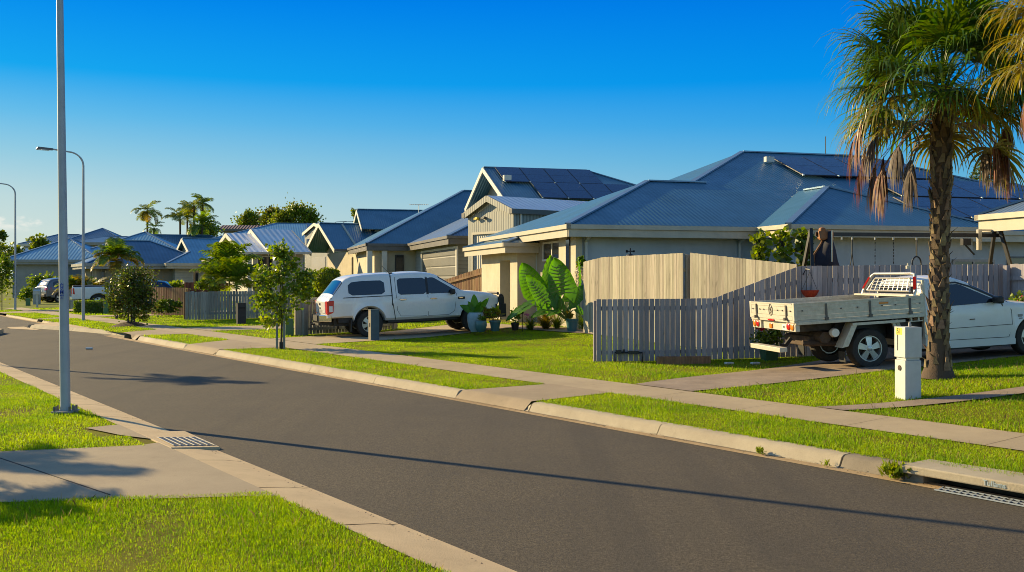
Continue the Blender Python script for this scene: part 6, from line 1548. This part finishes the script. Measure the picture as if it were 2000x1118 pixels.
mb = MB(); q = T(556, 612); mb.bar((T(542, 612).x, -.05, q.z), (q.x, -.05, q.z), .03, .04); mb.build('tie', 'black_plastic', st); mb = MB(); mb.tube([(0, 0, .0), (0, 0, .17)], .045, 10); mb.build('trunk_guard', 'black_plastic', st)
sb = at(255, 637); s_ = FPX / sb.y
T = lambda px, py, off=0: Vector(P(px, py, sb.y + off)) - Vector(sb)
st = tree('street_tree', 'dense dark bronze leaved street tree with three stems in a mulch mound', sb, [], [([(-.08, 0, 0), (-.06, 0, .8), (-.2, 0, 1.6)], [.035, .028, .012]), ([(.02, .05, 0), (.03, 0, .8), (.05, 0, 1.9)], [.035, .028, .012]), ([(.12, 0, 0), (.14, 0, .8), (.3, 0, 1.5)], [.035, .028, .012])])
pp, oo = [], []
for px, py, rp, n in ((255, 568, 33, 1100), (236, 556, 23, 500), (278, 556, 24, 500), (258, 540, 20, 420), (230, 582, 22, 420), (284, 584, 20, 420), (240, 603, 19, 300), (272, 606, 16, 220), (284, 622, 8, 70)):
    p, o = blob_pts(int(n * 1.7), T(px, py, rng.uniform(-.2, .2)), (rp / s_ * 1.1, rp / s_ * .85, rp / s_ * 1.1), 14, tight=.34); pp.append(p); oo.append(o)
pp, oo = np.concatenate(pp), np.concatenate(oo); q = rng.random(len(pp)); 
leaf_mesh('crown', st, pp[q < .68], .075, 'leaf_dark', out=oo[q < .68]); leaf_mesh('bronze_leaves', st, pp[q >= .68], .07, 'leaf_bronze', out=oo[q >= .68])
mb = MB(); rows = []
for i in range(7):
    rr = .62 * i / 6; rows.append([(rr * math.cos(t) * 1.1, rr * math.sin(t), .17 * (1 - (i / 6) ** 1.6) + .015 * math.sin(5 * t + i * 2) - .02) for t in np.linspace(0, 2 * math.pi, 16, False)])
mb.grid(rows, close=True); mb.build('mulch_mound', 'mulch', st, smooth=60)

# ---- shrubs and hedges
def bush(name, label, c, r, n, size, m, m2=None, base=None, clumps=20, cat='shrub', group=None, tight=.25, trunk=True):
    c = Vector(c); b = Vector((c.x, c.y, zg(c.x, c.y) if base is None else base))
    o = thing(name, label, cat, b, 0, group)
    p, d = blob_pts(n, c - b, r, clumps, tight=tight); k = rng.random(n) < .72 if m2 else np.ones(n, bool)
    leaf_mesh('foliage', o, p[k], size, m, out=d[k])
    if m2: leaf_mesh('young_leaves', o, p[~k], size * .95, m2, out=d[~k])
    if trunk:
        mb = MB(); mb.tube([(0, 0, -.05), (0, 0, max(.15, c.z - b.z))], .02, 6); mb.build('stem', 'bark', o)
    return o
def PD(px, py, d): return Vector(P(px, py, d))
def ball(name, label, px, py, d, rp, n, size, m, m2=None, **kw):
    s = d / FPX; rp = rp if hasattr(rp, '__len__') else (rp, rp); return bush(name, label, PD(px, py, d), (rp[0] * s, min(rp) * s, rp[1] * s), n, size, m, m2, **kw)
def topiary(name, label, px, py, d, rx, rz_, n, m='leaf_lime'):
    s = d / FPX; c = PD(px, py, d); b = Vector((c.x, c.y, zg(c.x, c.y))); o = thing(name, label, 'hedge', b)
    v = rng.normal(0, 1, (n, 3)); v /= np.linalg.norm(v, axis=1)[:, None]; q = v * rng.uniform(.86, 1.04, (n, 1)) * (1 + .05 * np.sin(v[:, :1] * 7) * np.sin(v[:, 2:] * 6))
    leaf_mesh('foliage', o, np.array(c - b) + q * np.array([rx * s, rx * s, rz_ * s]), .055, m, out=v)
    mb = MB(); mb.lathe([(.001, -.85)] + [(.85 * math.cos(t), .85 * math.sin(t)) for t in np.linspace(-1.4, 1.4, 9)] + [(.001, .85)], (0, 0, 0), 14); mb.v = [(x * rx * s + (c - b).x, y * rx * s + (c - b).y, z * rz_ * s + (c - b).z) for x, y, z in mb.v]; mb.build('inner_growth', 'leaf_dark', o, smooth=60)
    mb = MB(); mb.tube([(0, 0, 0), (0, 0, (c - b).z)], .04, 6); mb.build('stem', 'bark', o)
    return o
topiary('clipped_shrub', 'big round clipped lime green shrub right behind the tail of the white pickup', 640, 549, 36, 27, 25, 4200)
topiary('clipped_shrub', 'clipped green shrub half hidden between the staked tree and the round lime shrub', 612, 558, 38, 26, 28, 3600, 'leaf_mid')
ball('shrub', 'loose lime shrub growing at the left end of the low fence beside the pickup', 586, 600, 31, (14, 36), 900, .07, 'leaf_lime', 'leaf_mid')
def box_hedge(name, label, lo, hi, loc_, rz, n, m):
    o = thing(name, label, 'hedge', loc_, rz); lo, hi = np.array(lo), np.array(hi); p = rng.uniform(0, 1, (n, 3)); f = rng.integers(0, 5, n)
    for i in range(n):
        a = (0, 0, 1, 1, 2)[f[i]]; p[i, a] = (.0, 1., 0., 1., 1.)[f[i]] + rng.normal(0, .02)
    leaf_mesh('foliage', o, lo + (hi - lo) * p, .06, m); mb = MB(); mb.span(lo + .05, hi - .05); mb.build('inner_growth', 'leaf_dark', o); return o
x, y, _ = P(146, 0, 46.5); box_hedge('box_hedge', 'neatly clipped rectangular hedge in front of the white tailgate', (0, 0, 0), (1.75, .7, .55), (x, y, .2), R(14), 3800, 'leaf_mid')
ball('shrub', 'leafy green shrub against the wide garage door left of the silver wagon', 86, 552, 72, (26, 14), 1300, .16, 'leaf_mid', 'leaf_lime', tight=.3)
ball('shrub', 'round dark green shrub below the wide garage door', 52, 579, 71, (13, 14), 900, .13, 'leaf_mid', cat='shrub')
ball('shrub', 'orange flowered low shrub under the tail of the silver wagon', 82, 583, 66, (8, 4), 160, .12, 'leaf_gold', 'leaf_bronze', trunk=False)
feather_palm('golden_palm', 'golden green palm shrub right of the foreground pole above the grey fence', (*P(150, 0, 57)[:2], .3), .9, 22, 1.35, 'leaf_lime', 'palm_yellow', 3, .05, el=(10, 80), nl=16, wl=.08)
feather_palm('golden_palm', 'yellow palm shrub behind the second street lamp beside the white tailgate', (*P(178, 0, 56)[:2], .3), .7, 20, 1.35, 'palm_yellow', None, 4, .05, el=(0, 75), nl=16, wl=.08)
ball('shrub', 'yellow green low shrub along the small grey fence left of the second street lamp', 138, 563, 58, (18, 9), 700, .12, 'leaf_lime', 'leaf_gold')
feather_palm('young_palm', 'young palm with green head and drooping gold fronds above the dark leaved tree', (*P(228, 0, 40)[:2], .2), EYE - (505 - HOR) / FPX * 40 - .2, 22, 1.15, 'leaf_mid', 'palm_yellow', 7, .05, el=(5, 80), frac2=.42, wl=.06)
for px, py, d, h_, L_, sd_, lb in ((428, 520, 44, 1.5, 1.5, 1, 'left one of three bushy green palms behind the weathered grey fence'), (448, 500, 45, 1.9, 1.7, 2, 'middle tallest of three bushy green palms behind the weathered grey fence'), (462, 520, 43.5, 1.4, 1.5, 3, 'right one of three bushy green palms behind the weathered grey fence')):
    feather_palm('bushy_palm', lb, (*P(px, 0, d)[:2], .2), h_, 17, L_, 'leaf_mid', 'leaf_lime', sd_, .05, el=(10, 85), nl=22, wl=.045, group='bushy palms by the grey fence')
ball('shrub', 'yellow leafed low shrub on the fence line left of the bushy palms', 408, 558, 43.5, (26, 12), 800, .09, 'leaf_mid', 'leaf_lime')
tr = at(345, 607); d_ = tr.y + 2
tree('small_tree', 'small frangipani tree with a tuft of broad leaves in front of the brown fence', at(346, 606), [('crown', 260, (0, 0, 1.05), (.45, .45, .30), .20, 'leaf_lime', 12, .3)], [([(0, 0, 0), (0, 0, .8)], [.03, .025]), ([(0, 0, .7), (.2, 0, 1.0)], [.02, .015]), ([(0, 0, .7), (-.2, .1, 1.0)], [.02, .015])])
ball('shrub', 'dark low shrub at the foot of the brown fence beside the weathered grey fence', 330, 597, 42, (24, 11), 800, .10, 'leaf_dark', 'leaf_mid', trunk=False)
ball('shrub', 'dark shrub at the foot of the brown fence just right of the dark leaved tree', 310, 602, 42.5, (12, 8), 350, .09, 'leaf_dark', trunk=False)
ball('street_tree', 'pale green tree leaning in at the left edge below the third street lamp', 4, 535, 52, (19, 42), 1500, .13, 'leaf_mid', 'leaf_lime', cat='tree')
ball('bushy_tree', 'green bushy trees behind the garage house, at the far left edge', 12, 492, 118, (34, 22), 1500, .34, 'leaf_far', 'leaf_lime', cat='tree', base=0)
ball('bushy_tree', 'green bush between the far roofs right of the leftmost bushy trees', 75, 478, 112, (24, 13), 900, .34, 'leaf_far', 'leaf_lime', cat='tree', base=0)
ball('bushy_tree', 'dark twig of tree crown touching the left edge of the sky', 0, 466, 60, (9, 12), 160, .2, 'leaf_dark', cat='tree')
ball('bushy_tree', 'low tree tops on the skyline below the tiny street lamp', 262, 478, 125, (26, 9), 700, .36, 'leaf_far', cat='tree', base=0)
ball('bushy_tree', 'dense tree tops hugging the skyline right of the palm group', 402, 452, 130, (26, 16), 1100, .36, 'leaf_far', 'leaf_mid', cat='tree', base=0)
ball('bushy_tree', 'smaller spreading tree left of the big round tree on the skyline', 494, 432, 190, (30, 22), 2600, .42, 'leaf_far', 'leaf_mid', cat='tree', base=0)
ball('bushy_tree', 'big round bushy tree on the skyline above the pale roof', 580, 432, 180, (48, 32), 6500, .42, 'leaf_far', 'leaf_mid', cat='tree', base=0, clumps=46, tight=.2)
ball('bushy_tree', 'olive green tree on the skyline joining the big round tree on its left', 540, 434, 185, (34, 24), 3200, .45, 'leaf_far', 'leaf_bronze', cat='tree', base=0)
ball('bushy_tree', 'tree top peeking left of the upper cream gable', 695, 422, 170, (9, 14), 260, .4, 'leaf_far', cat='tree', base=0)
for px, py, d, L_, nf, sd_, lb in ((288, 412, 125, 2.2, 15, 1, 'tall single palm on the skyline, leftmost of the far palms'), (301, 446, 123, 1.5, 11, 2, 'short palm nestled beneath the tall single skyline palm'), (379, 402, 128, 2.2, 14, 3, 'tallest palm of the skyline group, near its middle'), (396, 400, 130, 2.1, 13, 4, 'tall palm at the right side of the skyline group'), (352, 428, 126, 2.3, 15, 5, 'lower palm at the left side of the skyline group'), (395, 440, 124, 2.5, 16, 6, 'low bushy palm at the right foot of the skyline group'), (366, 412, 132, 2.0, 12, 7, 'slender palm in the skyline group just left of its tallest')):
    x, y, z = P(px, py, d); feather_palm('skyline_palm', lb, (x, y, 0), z, nf, L_, 'leaf_far' if sd_ % 2 else 'leaf_mid', 'leaf_gold' if sd_ in (1, 3) else None, sd_, .16, nl=18, wl=.05, el=(-20, 75), group='tall palms on the skyline', droop=.9)
# Norfolk pine
x, y, z = P(1926, 300, 75); npine = thing('norfolk_pine', 'dark tiered pine tree rising behind the solar panelled roof', 'tree', (x, y, 0), 0)
mb = MB(); mb.tube([(0, 0, 0), (0, 0, z)], [.22, .03], 7); mb.build('trunk', 'bark', npine)
pp = []; mbb = MB()
for k in range(11):
    zz_ = z - .15 - .36 * k; rr = .18 + .20 * k
    for j in range(6 + k // 3):
        az = 2 * math.pi * j / (6 + k // 3) + k; 
        for t in np.linspace(.25, 1, 5 + k): 
            c = np.array([math.cos(az) * rr * t, math.sin(az) * rr * t, zz_ + .12 * rr * t * t]); pp.append(c + rng.normal(0, .05 + .07 * (t > .6), (16 if t > .55 else 3, 3)))
        mbb.bar((0, 0, zz_), (math.cos(az) * rr, math.sin(az) * rr, zz_ + .12 * rr), .03, .03)
mbb.build('branches', 'bark', npine); leaf_mesh('foliage', npine, np.concatenate(pp), .14, 'leaf_dark', aspect=.22)
# climbers on the wall of the big house
for px0, px1, y0_, y1_, lb in ((1468, 1500, 452, 530, 'leftmost of three leafy climbers against the pale house wall'), (1512, 1546, 450, 530, 'middle of three leafy climbers against the pale house wall'), (1552, 1590, 450, 530, 'rightmost dark climber against the pale house wall beside the swing frame')):
    d = 27.2; b = PD((px0 + px1) / 2, 560, d); o = thing('wall_climber', lb, 'climbing plant', (b.x, b.y, .2)); s = d / FPX
    n = 420; q = rng.uniform(0, 1, n); px = px0 + (px1 - px0) * (.5 + .5 * rng.uniform(-1, 1, n) * (.55 + .45 * np.abs(np.sin(q * 9)))); py = y0_ + (600 - y0_) * q
    c = np.stack([(px - 1000) * s - b.x, rng.normal(0, .12, n), EYE - (py - HOR) * s - .2], 1); k = q < (.32 if px0 < 1550 else .02)
    leaf_mesh('foliage', o, c[~k], .17, 'leaf_dark', up=-.3); 
    if k.any(): leaf_mesh('young_leaves', o, c[k], .16, 'leaf_lime', up=-.2)
    mb = MB(); mb.span((-.07, .12, 0), (.07, .2, EYE - (y0_ + 6 - HOR) * s - .2)); mb.build('trellis', 'black_steel', o)
# potted bush by the fence, flowering shrub at the right edge
q = at(1502, 705); pt = thing('potted_shrub', 'dark leafy shrub with a red flower in a square green pot behind the ute', 'potted plant', q)
mb = MB(); mb.box((0, 0, .13), (.23, .23, .26), .2, 0, 1.25); mb.box((0, 0, .265), (.31, .31, .035), .2); mb.build('pot', 'pot_green', pt, bevel=.008)
p, o = blob_pts(650, (0, 0, .42), (.27, .22, .20), 14); leaf_mesh('foliage', pt, p, .055, 'leaf_dark', out=o)
p, o = blob_pts(60, (-.2, -.1, .62), (.05, .05, .03), 3); leaf_mesh('flower', pt, p, .04, 'red_petal', out=o)
x, y, z = P(1994, 585, 17.6); fb = bush('shrub', 'green shrub with tiny yellow red flowers behind the ute bonnet at the right edge', (x, y, z - .15), (.22, .18, .26), 420, .06, 'leaf_mid', 'leaf_lime')
p, o = blob_pts(60, (-.05, -.1, z - fb.location[2]), (.16, .1, .1), 6); leaf_mesh('flowers', fb, p, .035, 'red_petal', out=o)
# ---- giant elephant ear in its pot, and the pots beside it
def ear(V, Fq, B, Tp, wd, nrm, cup=.12, droop=.12, ruf=.03, KS=14, KT=12, ph=0):
    B = Vector(B); D = Vector(Tp) - B; L = D.length; D.normalize(); n = Vector(nrm); n = (n - D * n.dot(D)).normalized(); S = D.cross(n).normalized(); i0 = len(V)
    for i in range(KS + 1):
        s = i / KS; w_ = wd * (min(1, (s * 3.2 + .32)) ** .6) * (max(0, 1 - s ** 2.1)) ** .75
        for j in range(KT + 1):
            t = -1 + 2 * j / KT; back = .30 * abs(t) ** 1.3 * (1 - s) ** 2.2 * (1 if abs(t) > .08 else 0)
            ve = math.sin((s - .28 * abs(t)) * 44 + ph) * ruf * abs(t) ** .7 * L
            p = B + D * (L * (s - back)) + S * (w_ * t) + n * (cup * wd * t * t - droop * L * s * s + ve + (.012 * L if j % 2 and abs(t) > .1 else 0) * 0)
            V.append(p)
    for i in range(KS):
        for j in range(KT):
            a = i0 + i * (KT + 1) + j; Fq.append((a, a + 1, a + KT + 2, a + KT + 1))
    return B
def ear_veins(B, Tp, wd, nrm, cup, droop):
    """raised pale side veins lying on both faces of an ear leaf"""
    V, Fq = [], []; B = Vector(B); D = Vector(Tp) - B; L = D.length; D.normalize(); n = Vector(nrm); n = (n - D * n.dot(D)).normalized(); S = D.cross(n).normalized()
    for k in range(9):
        for sg in (-1, 1):
            for face in (-1, 1):
                s0 = .04 + .085 * k; pv = None
                for j in range(6):
                    t = .9 * j / 5; s = min(1, s0 + .13 * t); w_ = wd * (min(1, (s * 3.2 + .32)) ** .6) * (max(0, 1 - s ** 2.1)) ** .75; back = .30 * t ** 1.3 * (1 - s) ** 2.2 * (1 if t > .08 else 0)
                    p = B + D * (L * (s - back)) + S * (w_ * t * sg) + n * (cup * wd * t * t - droop * L * s * s + face * .022)
                    h = D * (.011 * (1 - t) + .003)
                    if pv: i0 = len(V); V += [pv[0], pv[1], p + h, p - h]; Fq.append((i0, i0 + 1, i0 + 2, i0 + 3))
                    pv = (p - h, p + h)
    return V, Fq
q = at(1117, 648); q.y = min(q.y, 28.2); ep = thing('elephant_ear', 'giant elephant ear plant with huge ribbed leaves in a teal pot', 'potted plant', (q.x, q.y, q.z)); s = q.y / FPX
EP = lambda px, py, off=0: Vector(P(px, py, q.y + off)) - Vector(q)
mb = MB(); zr_ = 25 * s; mb.lathe([(0, 0), (.125, 0), (.165, zr_ * .82), (.18, zr_ * .83), (.185, zr_), (.165, zr_), (.15, zr_ * .85), (0, zr_ * .85)], (0, 0, 0), 22); mb.build('pot', 'pot_teal', ep, smooth=35)
leaves = [((1099, 575), (1083, 503), 31, (.25, -1, .15), 0), ((1074, 566), (1074, 498), 19, (-.5, -1, .1), .25), ((1048, 572), (1019, 513), 27, (-.3, -1, .25), .3), ((1066, 592), (1028, 536), 20, (.2, -1, .5), -.25), ((1112, 590), (1150, 556), 19, (.1, -.8, .6), .1), ((1033, 596), (984, 619), 15, (-.2, -.5, .9), -.3), ((1070, 606), (1034, 616), 11, (0, -.6, .8), -.1), ((1092, 607), (1066, 614), 10, (.1, -.5, .85), -.3), ((1126, 604), (1142, 613), 12, (.3, -.6, .7), -.1), ((1088, 600), (1087, 572), 9, (0, -1, .3), -.2), ((1098, 604), (1094, 580), 8, (.3, -1, .2), -.3), ((1060, 604), (1048, 575), 11, (-.3, -1, .2), .3), ((1132, 560), (1134, 505), 9, (.95, -.25, .1), .3), ((1078, 600), (1062, 570), 13, (.4, -1, .3), .1)]
ct = EP(1110, 622)
for i, (b, t, wd, n, off) in enumerate(leaves):
    V, Fq = [], []; B = ear(V, Fq, EP(*b, off), EP(*t, off), wd * s, n, cup=.25 if i < 4 else .1, ph=i * 1.7, droop=.10 if t[1] < b[1] else .22)
    lf = tri_mesh('leaf', np.array([tuple(v) for v in V]), np.array(Fq), 'ear_leaf', ep, None, True)
    D = (EP(*t, off) - B); nn = Vector(n); nn = (nn - D.normalized() * nn.dot(D.normalized())).normalized()
    if i in (0, 2, 3, 4):
        VV, FF = ear_veins(EP(*b, off), EP(*t, off), wd * s, n, .25 if i < 4 else .1, .10 if t[1] < b[1] else .22)
        o_ = tri_mesh('veins', np.array([tuple(v) for v in VV]), np.array(FF), 'ear_stem', lf, 'stuff')
    mb = MB(); a = ct + Vector((rng.uniform(-.06, .06), rng.uniform(-.05, .05), -.05)); m_ = a.lerp(B, .55) + Vector((0, 0, .10))
    mb.tube([a, a.lerp(m_, .5) + Vector((0, 0, .03)), m_, B.lerp(m_, .3), B, B + D * .35 + nn * .004, B + D * .8 - nn * .06 * D.length], [.022, .018, .015, .012, .010, .006, .002], 7)
    mb.build('stem', 'ear_stem', lf, smooth=60)
p, o = blob_pts(60, ct + Vector((0, 0, .05)), (.1, .1, .12), 6); leaf_mesh('dry_base', ep, p, .14, 'leaf_gold', aspect=.2)
pf = thing('flower_spike', 'tall pale flower spike of a shell ginger beside the sunlit cream fence', 'plant', (*P(1131, 0, 28.6)[:2], .28), 0); s2 = 28.6 / FPX
mb = MB(); mb.tube([(0, 0, 0), (.02, 0, (645 - 560) * s2), (.04, 0, (645 - 515) * s2)], [.02, .015, .008], 6); mb.build('stem', 'ear_stem', pf)
p, o = blob_pts(230, (.0, 0, (645 - 545) * s2), (.16, .12, .40), 8); leaf_mesh('blossom', pf, p, .075, 'cream_petal', out=o)
p, o = blob_pts(60, (.05, 0, (645 - 510) * s2), (.1, .08, .22), 5); leaf_mesh('foliage', pf, p, .14, 'leaf_mid')
def pot_plant(name, label, px, py, d, wpx, hpx, pm, prof=None):
    q = Vector((*P(px, py, d)[:2], EYE - (py - HOR) / FPX * d)); s = d / FPX; r = thing(name, label, 'potted plant', q)
    h_, w_ = hpx * s, wpx * s / 2
    pr_ = prof or [(0, 0), (.7, 0), (.93, .82), (1.04, .83), (1.04, 1), (.92, 1), (.88, .86), (0, .86)]
    mb = MB(); mb.lathe([(a * w_, b * h_) for a, b in pr_], (0, 0, 0), 22); mb.build('pot', pm, r, smooth=40); return r, h_, s
def paddles(r, z0, s, specs, m='ear_leaf'):
    V, Fq = [], []
    for dx0, dz0, dx1, dz1, wd, n in specs: ear(V, Fq, Vector((dx0 * s, rng.uniform(-.05, .05), z0 + dz0 * s)), Vector((dx1 * s, rng.uniform(-.08, .08), z0 + dz1 * s)), wd * s, n, cup=.2, ruf=.005, KS=8, KT=6)
    tri_mesh('leaves', np.array([tuple(v) for v in V]), np.array(Fq), m, r, None, True)
ROUND = [(0, 0), (.55, 0), (.85, .25), (1, .6), (.98, .85), (.88, 1), (.8, 1), (.82, .9), (0, .88)]
gy = 27.6
r, h_, s = pot_plant('potted_plant', 'pale blue round pot with upright paddle leaves in front of the pickup wheel', 929, 648.5, gy, 33, 38, 'pot_blue', ROUND)
paddles(r, h_, s, [(-4, 0, -30, 15, 9, (0, -1, .6)), (-2, 2, -3, 36, 10, (.2, -1, .1)), (3, 2, 26, 28, 8, (.5, -1, .2)), (1, 0, 10, 22, 7, (-.4, -1, .2)), (-3, 1, -14, 22, 7, (.5, -1, .3)), (0, 0, 4, 12, 6, (0, -1, .4))])
r, h_, s = pot_plant('potted_plant', 'small teal pot with tiny grassy plant standing before the pale blue pot', 939, 648.8, gy - .5, 24, 22, 'pot_teal', ROUND)
p, o = blob_pts(160, (0, 0, h_ + .05), (.13, .11, .06), 6); leaf_mesh('foliage', r, p, .09, 'leaf_mid', aspect=.12, up=1)
r, h_, s = pot_plant('potted_plant', 'teal tapered pot with yellow green croton leaves right of the pale blue pot', 967, 647, gy, 22, 21, 'pot_teal')
for k, (dx, dz) in enumerate(((-16, 16), (0, 20), (10, 10), (-6, 10))):
    p = np.array([[dx * s + .0, 0, h_ + dz * s]]) + rng.normal(0, .02, (16, 3)); leaf_mesh('leaf_rosette', r, p, .19, 'leaf_lime' if k % 2 else 'leaf_gold', aspect=.2)
    mb = MB(); mb.tube([(0, 0, h_ * .8), (dx * s, 0, h_ + dz * s)], .012, 5); mb.build('stem', 'bark', r)
r, h_, s = pot_plant('potted_plant', 'black pot with small yellow green leaves beside the garage door', 1006, 645.5, 28.4, 17, 15, 'pot_black')
p, o = blob_pts(130, (0, 0, h_ + .17), (.16, .13, .17), 8); leaf_mesh('foliage', r, p, .085, 'leaf_lime', out=o)
def tuft(name, label, px, py, d, n, L, m, spread=.9, cat='plant'):
    q = Vector((*P(px, py, d)[:2], zg(*P(px, py, d)[:2]))); r = thing(name, label, cat, q); V, Fq = [], []
    for i in range(n):
        az = rng.uniform(0, 6.28); tl = abs(rng.normal(0, spread * .6)); hd = Vector((math.cos(az), math.sin(az), 0)); sd_ = Vector((-math.sin(az), math.cos(az), 0)) * .013
        l = L * rng.uniform(.6, 1.15); p = hd * rng.uniform(0, .06); a = 1.5 - tl; pv = None
        for k in range(5):
            w_ = sd_ * (1 - k / 4.3)
            if pv: i0 = len(V); V += [pv[0], pv[1], p + w_, p - w_]; Fq.append((i0, i0 + 1, i0 + 2, i0 + 3))
            pv = (p - w_, p + w_); p = p + (hd * math.cos(a) + Vector((0, 0, math.sin(a)))) * l / 4; a -= .35
    tri_mesh('leaves', np.array([tuple(v) for v in V]), np.array(Fq), m, r, None); return r
tuft('lily_clump', 'dark strappy lily clump left of the elephant ear pot', 1036, 642, 28.6, 100, .62, 'leaf_dark')
tuft('grass_clump', 'bushy yellowish grass clump behind the elephant ear plant', 1066, 641, 28.8, 260, .85, 'leaf_gold')
tuft('grass_clump', 'olive grass clump directly left of the teal pot', 1088, 642, 28.9, 170, .7, 'leaf_mid')
tuft('lily_clump', 'bright green strappy clump at the left end of the mauve fence', 1142, 642, 28.3, 200, .7, 'leaf_mid')
tuft('lily_clump', 'green strappy clump tucked behind the left post of the mauve fence', 1158, 643, 28.0, 120, .65, 'leaf_lime')
x, y, _ = P(1028, 0, 28.5); fl = thing('garden_flower', 'small pink flower above the black pot', 'flower', (x, y, .28)); mb = MB(); mb.tube([(0, 0, 0), (0, 0, .42)], .006, 5); mb.build('stem', 'ear_stem', fl); p, o = blob_pts(40, (0, 0, .46), (.09, .05, .05), 4); leaf_mesh('petals', fl, p, .05, 'pink_petal', out=o)
for px, z1, lb in ((1020, .62, 'thin black garden torch beside the black pot'), (1148, .75, 'black garden lantern on a stake next to the mauve fence')):
    x, y, _ = P(px, 0, 28.1); g = thing('garden_torch', lb, 'garden light', (x, y, .28)); mb = MB(); mb.tube([(0, 0, 0), (0, 0, z1)], .014, 6); mb.build('stake', 'black_steel', g); mb = MB(); mb.lathe([(0, z1 - .1), (.04, z1 - .08), (.075, z1 + .12), (.05, z1 + .14), (0, z1 + .14)], (0, 0, 0), 10); mb.build('lantern', 'black_steel', g, smooth=40)
# kerb weeds
for i, (n, u, c, L_, lb) in enumerate(((8.0, 5.22, 70, .16, 'bright green weed tuft growing in the gutter at the stormwater inlet'), (7.98, 6.75, 22, .09, 'small weed sprouting in the gutter near the kerb outlet'), (7.99, 5.95, 14, .07, 'tiny weed sprouting in the gutter between the outlet and the inlet'))):
    x, y = NU(n, u); r = thing('weed', lb, 'weed', (x, y, .01)); p = rng.normal(0, .05 if i == 0 else .018, (c * 3, 3)) * np.array([1, 1, .3]); p[:, 2] = np.abs(p[:, 2]) + L_ * rng.uniform(0, .55, c * 3); leaf_mesh('leaves', r, p, L_ * .5, 'leaf_lime', up=1.2, aspect=.16)
# trees standing left of the picture whose shadows fall across the road and the concrete drive
feather_palm('shade_palm', 'palm standing left of the picture whose shadow crosses the concrete driveway', (-12.6, 14.0, .13), 3.0, 13, 1.05, 'palm_green', None, 21, .10, nl=18, wl=.06)
feather_palm('shade_palm', 'second palm left of the picture whose shadow darkens the near lawn edge', (-8.9, 10.9, .13), 2.0, 9, .75, 'palm_green', None, 22, .10, nl=18, wl=.06)
feather_palm('shade_palm', 'slender palm left of the picture whose thin shadow lies on the road', (-14.9, 23.2, .13), 3.6, 12, .9, 'palm_green', None, 23, .07, nl=16, wl=.06)
